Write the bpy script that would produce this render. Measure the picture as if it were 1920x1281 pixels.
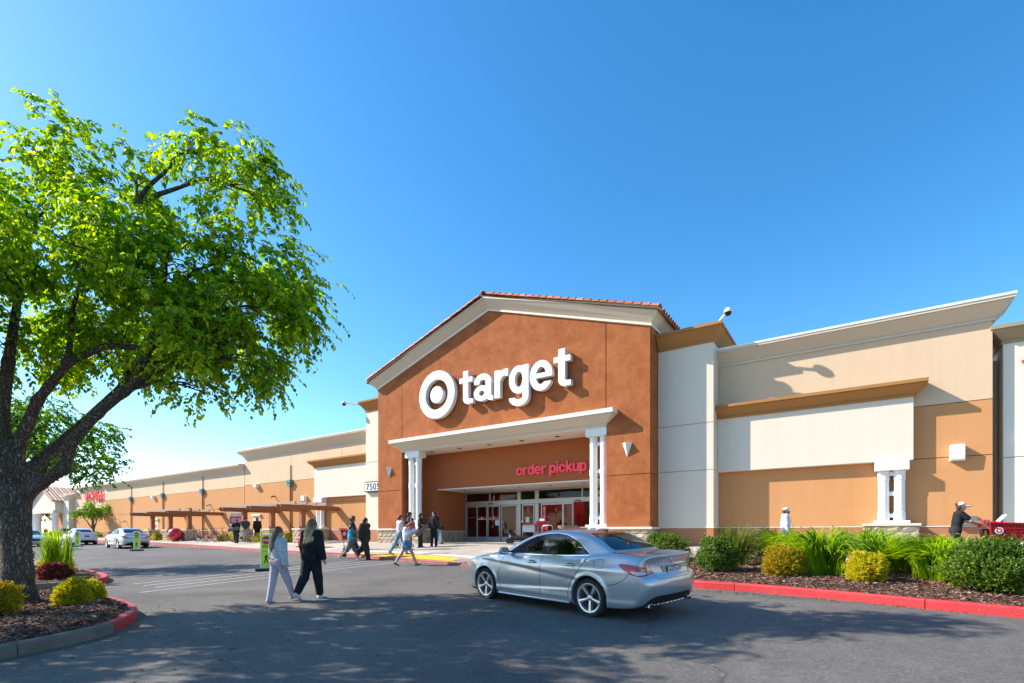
import bpy, bmesh, math, random
import numpy as np
from mathutils import Vector, Matrix
from mathutils.bvhtree import BVHTree

for o in list(bpy.data.objects):
    bpy.data.objects.remove(o, do_unlink=True)
scene = bpy.context.scene
COL = scene.collection
PI = math.pi
CZ = 1.45                                   # camera height above the lot at the camera

# ------------------------------------------------------------------ camera
cam_data = bpy.data.cameras.new("camera")
cam = bpy.data.objects.new("camera", cam_data)
COL.objects.link(cam)
cam.location = (0, 0, CZ)
cam.rotation_euler = (PI / 2, 0, math.radians(34.165))
cam_data.sensor_width = 36
cam_data.lens = 940.0 / 1920 * 36
cam_data.shift_y = 359.0 / 1920
cam_data.clip_start = 0.05
cam_data.clip_end = 5000
scene.camera = cam

# ------------------------------------------------------------------ sky and sun
SUN_DIR = Vector((1.0, 0.48, -0.80)).normalized()        # the way the light travels
elev = math.asin(-SUN_DIR.z)
world = bpy.data.worlds.new("World")
scene.world = world
world.use_nodes = True
wn = world.node_tree
bg = wn.nodes["Background"]
sky = wn.nodes.new("ShaderNodeTexSky")
sky.sky_type = 'NISHITA'
sky.sun_disc = False
sky.sun_elevation = elev
sky.sun_rotation = math.atan2(-SUN_DIR.x, -SUN_DIR.y)
sky.altitude = 0
sky.air_density = 1.0
sky.dust_density = 0.42
sky.ozone_density = 2.6
hsv = wn.nodes.new("ShaderNodeHueSaturation")
hsv.inputs["Saturation"].default_value = 1.33
hsv.inputs["Hue"].default_value = 0.495
wn.links.new(sky.outputs[0], hsv.inputs["Color"])
wn.links.new(hsv.outputs[0], bg.inputs["Color"])
bg.inputs["Strength"].default_value = 0.142

sun_data = bpy.data.lights.new("sun", 'SUN')
sun_data.energy = 4.35
sun_data.angle = math.radians(0.53)
sun_data.color = (1.0, 0.93, 0.83)
sun = bpy.data.objects.new("sun", sun_data)
COL.objects.link(sun)
sun.location = (-60, -30, 50)
sun.rotation_euler = SUN_DIR.to_track_quat('-Z', 'Y').to_euler()

scene.view_settings.view_transform = 'Standard'
scene.view_settings.look = 'None'
scene.view_settings.gamma = 1
scene.view_settings.exposure = 0.98
scene.view_settings.use_curve_mapping = False
scene.render.engine = 'CYCLES'
scene.render.resolution_x = 1024
scene.render.resolution_y = 683

# ------------------------------------------------------------------ object helpers
def Zr(z):
    return z + CZ

def thing(name, label, cat, loc=(0, 0, 0), rz=0.0, group=None):
    o = bpy.data.objects.new(name, None)
    o.empty_display_size = 0.3
    COL.objects.link(o)
    o.location = loc
    o.rotation_euler = (0, 0, rz)
    o["label"] = label
    o["category"] = cat
    if group:
        o["group"] = group
    return o

def tag(o, label=None, cat=None, group=None, kind=None):
    if label: o["label"] = label
    if cat: o["category"] = cat
    if group: o["group"] = group
    if kind: o["kind"] = kind
    return o

ORG = {}
def world_org(o, loc):
    """children of o are given in world coordinates"""
    ORG[o] = Vector(loc)
    o.location = loc
    return o

def link_mesh(name, me, mats, parent=None, loc=None, rot=None):
    o = bpy.data.objects.new(name, me)
    COL.objects.link(o)
    if mats is not None:
        for m in (mats if isinstance(mats, (list, tuple)) else [mats]):
            me.materials.append(m)
    if parent is not None:
        o.parent = parent
        if parent in ORG:
            me.transform(Matrix.Translation(-ORG[parent]))
            ORG[o] = ORG[parent]
    if loc is not None: o.location = loc
    if rot is not None: o.rotation_euler = rot
    return o

def share(name, me, parent=None, loc=(0, 0, 0), rot=(0, 0, 0), scale=None):
    """another object on shared mesh data (local placement)"""
    o = bpy.data.objects.new(name, me)
    COL.objects.link(o)
    o.parent = parent
    if parent is not None and parent in ORG:
        loc = Vector(loc) - ORG[parent]
    o.location = loc
    o.rotation_euler = rot
    if scale: o.scale = scale
    return o

def copy_tree(o, parent=None):
    c = o.copy()
    COL.objects.link(c)
    c.parent = parent
    for ch in list(o.children):
        copy_tree(ch, c)
    return c

class MB:
    def __init__(s):
        s.v = []; s.f = []; s.m = []
    def add(s, verts, faces, mi=0):
        b = len(s.v)
        s.v += [tuple(p) for p in verts]
        s.f += [tuple(i + b for i in f) for f in faces]
        s.m += [mi] * len(faces)
        return s
    def box(s, x0, x1, y0, y1, z0, z1, mi=0, M=None):
        vs = [(x, y, z) for z in (z0, z1) for x, y in ((x0, y0), (x1, y0), (x1, y1), (x0, y1))]
        if M is not None: vs = [M @ Vector(p) for p in vs]
        return s.add(vs, [(3, 2, 1, 0), (4, 5, 6, 7), (0, 1, 5, 4), (1, 2, 6, 5), (2, 3, 7, 6), (3, 0, 4, 7)], mi)
    def prism(s, poly, y0, y1, mi=0, axis='y'):
        """polygon in (x,z) (axis y), (y,z) (axis x) or (x,y) (axis z) pushed from y0 to y1"""
        n = len(poly)
        def P(p, t):
            return (p[0], t, p[1]) if axis == 'y' else ((t, p[0], p[1]) if axis == 'x' else (p[0], p[1], t))
        vs = [P(p, y0) for p in poly] + [P(p, y1) for p in poly]
        area = sum(poly[i][0] * poly[(i + 1) % n][1] - poly[(i + 1) % n][0] * poly[i][1] for i in range(n))
        fs = [tuple(range(n)), tuple(range(2 * n - 1, n - 1, -1))] + [((i + 1) % n, i, i + n, (i + 1) % n + n) for i in range(n)]
        flip = (area < 0) ^ (axis == 'z') ^ (axis == 'x') ^ (y1 < y0)
        if flip: fs = [tuple(reversed(f)) for f in fs]
        return s.add(vs, fs, mi)
    def tube(s, pts, r, n=8, mi=0, caps=True, squash=None):
        pts = [Vector(p) for p in pts]
        rs = r if isinstance(r, (list, tuple)) else [r] * len(pts)
        vs = []; fs = []
        t0 = (pts[1] - pts[0]).normalized()
        up = Vector((0, 0, 1)) if abs(t0.z) < 0.95 else Vector((1, 0, 0))
        u = t0.cross(up).normalized()
        for i, p in enumerate(pts):
            t = (pts[min(i + 1, len(pts) - 1)] - pts[max(i - 1, 0)]).normalized()
            u = (u - t * u.dot(t)).normalized()
            w = t.cross(u)
            for k in range(n):
                a = 2 * PI * k / n
                vs.append(p + (u * math.cos(a) + w * math.sin(a)) * rs[i])
        for i in range(len(pts) - 1):
            for k in range(n):
                a, b = i * n + k, i * n + (k + 1) % n
                fs.append((a, b, b + n, a + n))
        if caps:
            fs.append(tuple(range(n - 1, -1, -1)))
            fs.append(tuple(range((len(pts) - 1) * n, len(pts) * n)))
        return s.add(vs, fs, mi)
    def lathe(s, prof, n=20, mi=0, M=None, caps=True):
        """profile of (r, z) turned about z"""
        vs = []; fs = []
        for (r, z) in prof:
            for k in range(n):
                a = 2 * PI * k / n
                p = Vector((r * math.cos(a), r * math.sin(a), z))
                vs.append(M @ p if M is not None else p)
        for i in range(len(prof) - 1):
            for k in range(n):
                a, b = i * n + k, i * n + (k + 1) % n
                fs.append((a, b, b + n, a + n))
        if caps and prof[0][0] > 1e-6: fs.append(tuple(range(n - 1, -1, -1)))
        if caps and prof[-1][0] > 1e-6: fs.append(tuple(range((len(prof) - 1) * n, len(prof) * n)))
        return s.add(vs, fs, mi)
    def sweep(s, pts, outs, prof, mi=0, closed=True):
        """section of (out, up) carried along points, each with its own outward vector"""
        n = len(prof); vs = []
        for p, o in zip(pts, outs):
            for (a, b) in prof:
                vs.append((p[0] + o[0] * a, p[1] + o[1] * a, p[2] + b))
        fs = []
        for i in range(len(pts) - 1):
            for k in range(n if closed else n - 1):
                a, b = i * n + k, i * n + (k + 1) % n
                fs.append((a, b, b + n, a + n))
        if closed:
            fs.append(tuple(range(n - 1, -1, -1)))
            fs.append(tuple(range((len(pts) - 1) * n, len(pts) * n)))
        return s.add(vs, fs, mi)
    def mesh(s, name="m", smooth=False, fix=True):
        me = bpy.data.meshes.new(name)
        me.from_pydata(s.v, [], s.f)
        if any(s.m): me.polygons.foreach_set("material_index", s.m)
        if fix:
            bm = bmesh.new(); bm.from_mesh(me)
            bmesh.ops.recalc_face_normals(bm, faces=bm.faces)
            bm.to_mesh(me); bm.free()
        if smooth: me.polygons.foreach_set("use_smooth", [True] * len(me.polygons))
        me.update()
        return me
    def build(s, name, mats, parent=None, smooth=False, bevel=0.0, loc=None, rot=None, seg=2, fix=True):
        me = s.mesh(name, smooth, fix)
        o = link_mesh(name, me, mats, parent, loc, rot)
        if bevel:
            b = o.modifiers.new("bevel", 'BEVEL'); b.width = bevel; b.segments = seg; b.limit_method = 'ANGLE'
            b.angle_limit = math.radians(40)
        if smooth:
            me.set_sharp_from_angle(angle=math.radians(42))
        return o

# ------------------------------------------------------------------ materials
MATS = {}
def new_mat(name):
    m = bpy.data.materials.new(name)
    m.use_nodes = True
    MATS[name] = m
    nt = m.node_tree
    return m, nt, nt.nodes["Principled BSDF"], nt.nodes, nt.links

def plain(name, col, rough=0.6, metal=0.0, coat=0.0, emit=None, es=0.0, spec=None, var=0.0, vscale=3.0, bump=0.0, bscale=60.0, trans=0.0, ior=None, alpha=None):
    m, nt, p, N, L = new_mat(name)
    p.inputs["Base Color"].default_value = (*col, 1)
    p.inputs["Roughness"].default_value = rough
    p.inputs["Metallic"].default_value = metal
    p.inputs["Coat Weight"].default_value = coat
    if coat: p.inputs["Coat Roughness"].default_value = 0.03
    if spec is not None: p.inputs["Specular IOR Level"].default_value = spec
    if emit: p.inputs["Emission Color"].default_value = (*emit, 1); p.inputs["Emission Strength"].default_value = es
    if trans: p.inputs["Transmission Weight"].default_value = trans
    if ior: p.inputs["IOR"].default_value = ior
    if alpha is not None: p.inputs["Alpha"].default_value = alpha
    if var or bump:
        tc = N.new("ShaderNodeTexCoord")
        if var:
            nz = N.new("ShaderNodeTexNoise"); nz.inputs["Scale"].default_value = vscale; nz.inputs["Detail"].default_value = 6
            nz.inputs["Roughness"].default_value = 0.65
            L.new(tc.outputs["Object"], nz.inputs["Vector"])
            r = N.new("ShaderNodeMapRange"); r.inputs["To Min"].default_value = 1 - var; r.inputs["To Max"].default_value = 1 + var
            r.inputs["From Min"].default_value = 0.25; r.inputs["From Max"].default_value = 0.75
            L.new(nz.outputs["Fac"], r.inputs["Value"])
            mx = N.new("ShaderNodeMix"); mx.data_type = 'RGBA'; mx.blend_type = 'MULTIPLY'; mx.inputs["Factor"].default_value = 1
            mx.inputs["A"].default_value = (*col, 1)
            L.new(r.outputs["Result"], mx.inputs["B"])
            L.new(mx.outputs["Result"], p.inputs["Base Color"])
        if bump:
            nb = N.new("ShaderNodeTexNoise"); nb.inputs["Scale"].default_value = bscale; nb.inputs["Detail"].default_value = 5
            L.new(tc.outputs["Object"], nb.inputs["Vector"])
            b = N.new("ShaderNodeBump"); b.inputs["Strength"].default_value = bump; b.inputs["Distance"].default_value = 0.02
            L.new(nb.outputs["Fac"], b.inputs["Height"]); L.new(b.outputs["Normal"], p.inputs["Normal"])
    return m

def stucco(name, col, dark, blotch=0.35, bump=0.25, streak=0.10, bscale=9.0):
    """trowelled stucco: broad mottling, fine grain, faint vertical rain streaks"""
    m, nt, p, N, L = new_mat(name)
    p.inputs["Roughness"].default_value = 0.9
    p.inputs["Specular IOR Level"].default_value = 0.2
    tc = N.new("ShaderNodeTexCoord")
    n1 = N.new("ShaderNodeTexNoise"); n1.inputs["Scale"].default_value = 1.6; n1.inputs["Detail"].default_value = 9; n1.inputs["Roughness"].default_value = 0.68
    n1.inputs["Distortion"].default_value = 0.6
    L.new(tc.outputs["Object"], n1.inputs["Vector"])
    r1 = N.new("ShaderNodeMapRange"); r1.inputs["From Min"].default_value = 0.32; r1.inputs["From Max"].default_value = 0.72
    r1.inputs["To Min"].default_value = 0; r1.inputs["To Max"].default_value = blotch
    L.new(n1.outputs["Fac"], r1.inputs["Value"])
    mp = N.new("ShaderNodeMapping"); mp.inputs["Scale"].default_value = (2.2, 2.2, 0.10)
    L.new(tc.outputs["Object"], mp.inputs["Vector"])
    n2 = N.new("ShaderNodeTexNoise"); n2.inputs["Scale"].default_value = 2.0; n2.inputs["Detail"].default_value = 5
    L.new(mp.outputs["Vector"], n2.inputs["Vector"])
    r2 = N.new("ShaderNodeMapRange"); r2.inputs["From Min"].default_value = 0.45; r2.inputs["From Max"].default_value = 0.8
    r2.inputs["To Min"].default_value = 0; r2.inputs["To Max"].default_value = streak
    L.new(n2.outputs["Fac"], r2.inputs["Value"])
    ad = N.new("ShaderNodeMath"); ad.operation = 'ADD'; ad.use_clamp = True
    L.new(r1.outputs[0], ad.inputs[0]); L.new(r2.outputs[0], ad.inputs[1])
    mx = N.new("ShaderNodeMix"); mx.data_type = 'RGBA'
    mx.inputs["A"].default_value = (*col, 1); mx.inputs["B"].default_value = (*dark, 1)
    L.new(ad.outputs[0], mx.inputs["Factor"]); L.new(mx.outputs["Result"], p.inputs["Base Color"])
    n3 = N.new("ShaderNodeTexNoise"); n3.inputs["Scale"].default_value = bscale; n3.inputs["Detail"].default_value = 8; n3.inputs["Roughness"].default_value = 0.7
    L.new(tc.outputs["Object"], n3.inputs["Vector"])
    b = N.new("ShaderNodeBump"); b.inputs["Strength"].default_value = bump; b.inputs["Distance"].default_value = 0.03
    L.new(n3.outputs["Fac"], b.inputs["Height"]); L.new(b.outputs["Normal"], p.inputs["Normal"])
    return m

M_BROWN = stucco("brown_stucco", (0.425, 0.142, 0.050), (0.25, 0.068, 0.021), 0.85, 0.42, 0.12)
M_BROWN_IN = stucco("brown_smooth_stucco", (0.40, 0.125, 0.045), (0.33, 0.10, 0.036), 0.3, 0.1, 0.05)
M_GROOVE = plain("joint_sealant", (0.16, 0.07, 0.035), 0.9)  # dark brown backing that shows in the panel joints
M_TAN = stucco("tan_stucco", (0.69, 0.505, 0.335), (0.57, 0.40, 0.255), 0.24, 0.10, 0.30)
M_ORANGE = stucco("ochre_stucco", (0.60, 0.292, 0.122), (0.49, 0.225, 0.088), 0.26, 0.10, 0.30)
M_WAINS = stucco("rust_wainscot_stucco", (0.44, 0.20, 0.105), (0.36, 0.155, 0.08), 0.3, 0.1, 0.1)
M_WHITE = stucco("off_white_stucco", (0.735, 0.64, 0.52), (0.62, 0.525, 0.41), 0.2, 0.08, 0.24)
M_CREAM = stucco("cream_stucco", (0.78, 0.71, 0.58), (0.69, 0.61, 0.48), 0.2, 0.08, 0.14)
M_MOULD = stucco("beige_moulding", (0.64, 0.55, 0.43), (0.55, 0.46, 0.35), 0.2, 0.08, 0.12)
M_LEDGE = stucco("pale_moulding", (0.80, 0.74, 0.62), (0.70, 0.63, 0.50), 0.2, 0.06, 0.1)
M_CORN = stucco("caramel_cornice", (0.42, 0.200, 0.066), (0.35, 0.160, 0.05), 0.25, 0.08, 0.1)
M_FLASH = plain("white_metal_flashing", (0.80, 0.79, 0.75), 0.45, var=0.05)
M_COLUMN = plain("white_painted_column", (0.82, 0.81, 0.79), 0.5, var=0.04, vscale=2)
M_STONE = plain("split_face_block", (0.43, 0.345, 0.235), 0.95, var=0.38, vscale=5, bump=0.9, bscale=22)
M_STONE2 = plain("split_face_block_grey", (0.36, 0.30, 0.22), 0.95, var=0.38, vscale=6, bump=0.9, bscale=20)
M_STONE3 = plain("split_face_block_buff", (0.49, 0.39, 0.26), 0.95, var=0.35, vscale=5, bump=0.9, bscale=24)
M_CAP = plain("precast_cap", (0.66, 0.58, 0.46), 0.8, var=0.12, bump=0.15)
M_MORTAR = plain("mortar", (0.42, 0.36, 0.28), 0.95, var=0.1)
M_ALU = plain("aluminium_frame", (0.44, 0.42, 0.40), 0.38, metal=0.55, var=0.06)
M_WSIGN = plain("white_acrylic", (0.86, 0.86, 0.86), 0.3, spec=0.3)
M_WRET = plain("sign_return", (0.62, 0.63, 0.64), 0.4)
M_RSIGN = plain("red_acrylic_lit", (0.62, 0.03, 0.06), 0.3, emit=(1.0, 0.05, 0.10), es=0.12)
M_RED = plain("red_paint", (0.50, 0.018, 0.022), 0.35, var=0.06)
M_REDPANEL = plain("deep_red_graphic", (0.20, 0.006, 0.012), 0.5)
M_BLACK = plain("black_plastic", (0.015, 0.015, 0.016), 0.45)
M_DKGREY = plain("dark_grey_metal", (0.055, 0.055, 0.058), 0.45, metal=0.3)
M_GREY = plain("grey_metal", (0.30, 0.30, 0.31), 0.35, metal=0.7, var=0.08)
M_CHROME = plain("polished_metal", (0.78, 0.78, 0.80), 0.12, metal=1.0)
M_STEEL = plain("brushed_steel", (0.52, 0.52, 0.53), 0.30, metal=0.9, var=0.1)
M_TEAL = plain("teal_patina_metal", (0.10, 0.22, 0.22), 0.6, var=0.2)
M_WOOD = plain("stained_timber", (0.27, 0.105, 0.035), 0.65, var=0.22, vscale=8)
M_WOODTOP = plain("pale_timber", (0.42, 0.25, 0.17), 0.75, var=0.2, vscale=8)  # lighter, pinker timber tone for the purlins
M_DOORW = plain("cream_steel_door", (0.70, 0.58, 0.44), 0.5)
M_SIGNWHITE = plain("white_sign_sheet", (0.78, 0.78, 0.77), 0.5)
M_YELLOW = plain("safety_yellow", (0.78, 0.46, 0.010), 0.7, var=0.10, vscale=5)
M_SIGNORANGE = plain("sign_amber", (0.75, 0.33, 0.01), 0.5)
M_LIME = plain("fluorescent_lime", (0.62, 0.80, 0.03), 0.45)
M_GLASSDARK = None

def glass_mat(name, tint, refl=1.45, opac=0.35, rough=0.0):
    """thin architectural pane: tinted see-through with a mirror-like sheen"""
    m, nt, p, N, L = new_mat(name)
    out = [n for n in N if n.type == 'OUTPUT_MATERIAL'][0]
    N.remove(p)
    tr = N.new("ShaderNodeBsdfTransparent"); tr.inputs["Color"].default_value = (*tint, 1)
    gl = N.new("ShaderNodeBsdfGlossy"); gl.inputs["Roughness"].default_value = rough; gl.inputs["Color"].default_value = (1, 1, 1, 1)
    fr = N.new("ShaderNodeFresnel"); fr.inputs["IOR"].default_value = refl
    ad = N.new("ShaderNodeMath"); ad.operation = 'ADD'; ad.use_clamp = True; ad.inputs[1].default_value = opac
    L.new(fr.outputs[0], ad.inputs[0])
    mx = N.new("ShaderNodeMixShader")
    L.new(ad.outputs[0], mx.inputs["Fac"]); L.new(tr.outputs[0], mx.inputs[1]); L.new(gl.outputs[0], mx.inputs[2])
    L.new(mx.outputs[0], out.inputs["Surface"])
    return m
M_PANE = glass_mat("shopfront_glass", (0.78, 0.82, 0.80), 1.20, 0.004)
M_CARCLEAR = glass_mat("clear_car_glass", (0.86, 0.88, 0.87), 1.15, 0.0)
M_CARGLASS = glass_mat("tinted_car_glass", (0.42, 0.48, 0.47), 1.5, 0.03)
# ================================================================== GROUND
def road(y):
    return Zr(-1.45 + 0.04 * max(0.0, min(y, 18.0) - 5.0))
def walkz(y):
    return Zr(-0.88 + 0.07 * (min(y, 21.0) - 15.5)) if y < 21 else Zr(-0.495)

def asphalt():
    m, nt, p, N, L = new_mat("worn_asphalt")
    p.inputs["Specular IOR Level"].default_value = 0.25
    tc = N.new("ShaderNodeTexCoord")
    def noise(sc, det=6, ro=0.6, dist=0.0, vec=None):
        n = N.new("ShaderNodeTexNoise"); n.inputs["Scale"].default_value = sc; n.inputs["Detail"].default_value = det
        n.inputs["Roughness"].default_value = ro; n.inputs["Distortion"].default_value = dist
        L.new(vec if vec is not None else tc.outputs["Object"], n.inputs["Vector"]); return n.outputs["Fac"]
    def rng(v, a, b, c, d):
        r = N.new("ShaderNodeMapRange"); r.inputs["From Min"].default_value = a; r.inputs["From Max"].default_value = b
        r.inputs["To Min"].default_value = c; r.inputs["To Max"].default_value = d
        L.new(v, r.inputs["Value"]); return r.outputs[0]
    def mix(fac, a, b, blend='MIX'):
        x = N.new("ShaderNodeMix"); x.data_type = 'RGBA'; x.blend_type = blend
        for s, v in (("Factor", fac), ("A", a), ("B", b)):
            if isinstance(v, tuple): x.inputs[s].default_value = (*v, 1)
            elif isinstance(v, float): x.inputs[s].default_value = v
            else: L.new(v, x.inputs[s])
        return x.outputs["Result"]
    c = mix(rng(noise(0.22, 7, 0.62, 0.8), 0.38, 0.64, 0, 1), (0.114, 0.100, 0.086), (0.232, 0.207, 0.177))
    c = mix(rng(noise(1.7, 8, 0.7, 0.4), 0.52, 0.75, 0, 0.5), c, (0.225, 0.215, 0.20))
    c = mix(rng(noise(90, 3, 0.6), 0.30, 0.72, 0, 0.8), c, (0.06, 0.06, 0.062))
    c = mix(rng(noise(150, 2, 0.5), 0.63, 0.74, 0, 0.75), c, (0.36, 0.35, 0.33))
    c = mix(rng(noise(7, 6, 0.7, 0.3), 0.42, 0.66, 0, 0.42), c, (0.070, 0.066, 0.062))
    c = mix(rng(noise(26, 4, 0.7), 0.50, 0.68, 0, 0.40), c, (0.31, 0.29, 0.265))
    # cracks
    wv = N.new("ShaderNodeMix"); wv.data_type = 'VECTOR'; wv.inputs["Factor"].default_value = 0.12
    nn = N.new("ShaderNodeTexNoise"); nn.inputs["Scale"].default_value = 1.3; nn.inputs["Detail"].default_value = 6
    L.new(tc.outputs["Object"], nn.inputs["Vector"])
    L.new(tc.outputs["Object"], wv.inputs["A"]); L.new(nn.outputs["Color"], wv.inputs["B"])
    sc = N.new("ShaderNodeVectorMath"); sc.operation = 'MULTIPLY_ADD'
    L.new(nn.outputs["Color"], sc.inputs[0]); sc.inputs[1].default_value = (1.6, 1.6, 0); L.new(tc.outputs["Object"], sc.inputs[2])
    vo = N.new("ShaderNodeTexVoronoi"); vo.feature = 'DISTANCE_TO_EDGE'; vo.inputs["Scale"].default_value = 0.17
    L.new(sc.outputs[0], vo.inputs["Vector"])
    cr = rng(vo.outputs["Distance"], 0.0, 0.0045, 1, 0)
    cm = N.new("ShaderNodeMath"); cm.operation = 'MULTIPLY'
    L.new(cr, cm.inputs[0]); L.new(rng(noise(0.5, 3), 0.42, 0.52, 0, 0.8), cm.inputs[1])
    c = mix(cm.outputs[0], c, (0.035, 0.034, 0.033))
    # oil and tyre stains
    c = mix(rng(noise(0.9, 4, 0.5, 1.5), 0.62, 0.80, 0, 0.35), c, (0.05, 0.05, 0.052))
    L.new(c, p.inputs["Base Color"])
    L.new(rng(noise(0.6, 4), 0.3, 0.7, 0.78, 0.95), p.inputs["Roughness"])
    b = N.new("ShaderNodeBump"); b.inputs["Strength"].default_value = 0.55; b.inputs["Distance"].default_value = 0.012
    L.new(noise(120, 4, 0.7), b.inputs["Height"]); L.new(b.outputs["Normal"], p.inputs["Normal"])
    return m
M_ASPHALT = asphalt()
M_CONC = plain("walk_concrete", (0.40, 0.34, 0.28), 0.9, var=0.16, vscale=1.4, bump=0.2, bscale=90)
M_CONC2 = plain("walk_concrete_light", (0.47, 0.405, 0.335), 0.9, var=0.13, vscale=1.8, bump=0.2, bscale=90)
M_JOINT = plain("walk_joint", (0.17, 0.15, 0.13), 0.95)
def kerb_red():
    """red paint over concrete: chipped through in places, scuffed dark by tyres"""
    m, nt, p, N, L = new_mat("chipped_red_kerb_paint")
    p.inputs["Roughness"].default_value = .65
    tc = N.new("ShaderNodeTexCoord")
    def nz(sc, det, ro, a, b, c, d, st=None):
        n = N.new("ShaderNodeTexNoise"); n.inputs["Scale"].default_value = sc; n.inputs["Detail"].default_value = det; n.inputs["Roughness"].default_value = ro
        if st:
            mp = N.new("ShaderNodeMapping"); mp.inputs["Scale"].default_value = st; L.new(tc.outputs["Object"], mp.inputs[0]); L.new(mp.outputs[0], n.inputs["Vector"])
        else: L.new(tc.outputs["Object"], n.inputs["Vector"])
        r = N.new("ShaderNodeMapRange"); 
        for k, v in (("From Min", a), ("From Max", b), ("To Min", c), ("To Max", d)): r.inputs[k].default_value = v
        L.new(n.outputs["Fac"], r.inputs["Value"]); return r.outputs[0]
    def mix(f, A, B):
        x = N.new("ShaderNodeMix"); x.data_type = 'RGBA'; L.new(f, x.inputs["Factor"])
        for s_, v in (("A", A), ("B", B)):
            if isinstance(v, tuple): x.inputs[s_].default_value = (*v, 1)
            else: L.new(v, x.inputs[s_])
        return x.outputs["Result"]
    c = mix(nz(2.2, 6, .65, .35, .7, 0, 1), (0.58, 0.022, 0.028), (0.46, 0.035, 0.036))
    c = mix(nz(26, 6, .7, .63, .70, 0, .75), c, (0.40, 0.33, 0.27))
    c = mix(nz(5, 5, .7, .58, .78, 0, .45, (1, 1, 6)), c, (0.10, 0.035, 0.033))
    L.new(c, p.inputs["Base Color"])
    n = N.new("ShaderNodeTexNoise"); n.inputs["Scale"].default_value = 30; n.inputs["Detail"].default_value = 6; L.new(tc.outputs["Object"], n.inputs["Vector"])
    b = N.new("ShaderNodeBump"); b.inputs["Strength"].default_value = .3; b.inputs["Distance"].default_value = .02; L.new(n.outputs["Fac"], b.inputs["Height"]); L.new(b.outputs[0], p.inputs["Normal"])
    return m
M_KERBRED = kerb_red()
M_KERBREDOLD = plain("faded_red_kerb_paint", (0.40, 0.10, 0.095), 0.8, var=0.35, vscale=3, bump=0.2, bscale=40)
M_KERBGREY = plain("kerb_concrete", (0.175, 0.15, 0.12), 0.92, var=0.3, vscale=3, bump=0.3, bscale=50)
M_PAINT = plain("worn_white_road_paint", (0.40, 0.385, 0.36), 0.85, var=0.45, vscale=9)

# the lot: one sheet with the fall of the drainage slope
mb = MB()
ys = [-900, -60, 0, 3, 4, 5] + [5 + i for i in range(1, 13)] + [17.6, 18, 24, 60, 200, 1500]
xs = [-1500, -300, -120, -80, -60, -40, -30, -20, -15, -10, -5, 0, 5, 10, 20, 60, 300, 1500]
for y in ys:
    for x in xs: mb.v.append((x, y, road(y)))
for j in range(len(ys) - 1):
    for i in range(len(xs) - 1):
        a = j * len(xs) + i
        mb.f.append((a, a + 1, a + 1 + len(xs), a + len(xs))); mb.m.append(0)
tag(mb.build("ground", M_ASPHALT), kind="structure")

def strip(name, pts, w, mat, lift=0.005, zf=road):
    """painted line lying on the sloping lot"""
    m = MB()
    P = [Vector((p[0], p[1], 0)) for p in pts]
    Q = []
    for a, b in zip(P[:-1], P[1:]):
        n = max(1, int((b - a).length / 0.6))
        for i in range(n): Q.append(a.lerp(b, i / n))
    Q.append(P[-1])
    for i, p in enumerate(Q):
        t = (Q[min(i + 1, len(Q) - 1)] - Q[max(0, i - 1)]).normalized()
        s_ = Vector((-t.y, t.x, 0)) * w / 2
        for q in (p + s_, p - s_):
            m.v.append((q.x, q.y, zf(q.y) + lift))
    for i in range(len(Q) - 1):
        m.f.append((2 * i, 2 * i + 1, 2 * i + 3, 2 * i + 2)); m.m.append(0)
    return tag(m.build(name, mat), kind="structure")

for x in (-14.35, -15.1, -15.85, -16.6):
    strip("crosswalk_line", [(x + 0.03, 5.0 if x > -15 else 5.6), (x, 9), (x - 0.05, 14.0 if x > -15.5 else 14.3)], 0.10, M_PAINT)
for i in range(7):
    strip("crosswalk_hatch", [(-60 + i * 1.7, 12.6), (-60.8 + i * 1.7, 14.2)], 0.5, M_PAINT)
for i in range(6):
    strip("parking_line", [(-62 - i * 2.8, 6.0), (-62 - i * 2.8, 11.0)], 0.10, M_PAINT)

def kerb(name, pts, mats, seg=3.0, w=0.16, h=0.15, base=road, closed=False, gap=0.008):
    """kerb as separate cast lengths along a line; mats is one material or f(length along) -> material"""
    root = bpy.data.objects.new(name, None); COL.objects.link(root)
    tag(root, kind="structure")
    P = [Vector((p[0], p[1])) for p in pts]
    # resample
    S = [0.0]
    for a, b in zip(P[:-1], P[1:]): S.append(S[-1] + (b - a).length)
    def at(s):
        for i in range(len(P) - 1):
            if s <= S[i + 1] + 1e-9:
                t = (s - S[i]) / max(1e-9, S[i + 1] - S[i]); return P[i].lerp(P[i + 1], t)
        return P[-1]
    total = S[-1]; n = max(1, round(total / seg))
    prof = [(0, -0.08), (0.012, h - 0.03), (0.035, h), (w - 0.01, h), (w, h - 0.01), (w, -0.08)]
    for k in range(n):
        s0, s1 = total * k / n + gap / 2, total * (k + 1) / n - gap / 2
        q = max(2, int((s1 - s0) / 0.3))
        m = MB(); ring = len(prof)
        for i in range(q + 1):
            s = s0 + (s1 - s0) * i / q
            p = at(s); t = (at(min(total, s + 0.05)) - at(max(0, s - 0.05))).normalized()
            nrm = Vector((-t.y, t.x))           # inwards, left of the direction of travel
            for (a, b) in prof:
                r = p + nrm * a
                m.v.append((r.x, r.y, base(p.y) + b))
        for i in range(q):
            for j in range(ring):
                a, b = i * ring + j, i * ring + (j + 1) % ring
                m.f.append((a, b, b + ring, a + ring)); m.m.append(0)
        m.f += [tuple(range(ring)), tuple(range(q * ring, (q + 1) * ring))]; m.m += [0, 0]
        o = m.build("kerb_length", mats(s0 / total) if callable(mats) else mats, root)
    return root

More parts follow.
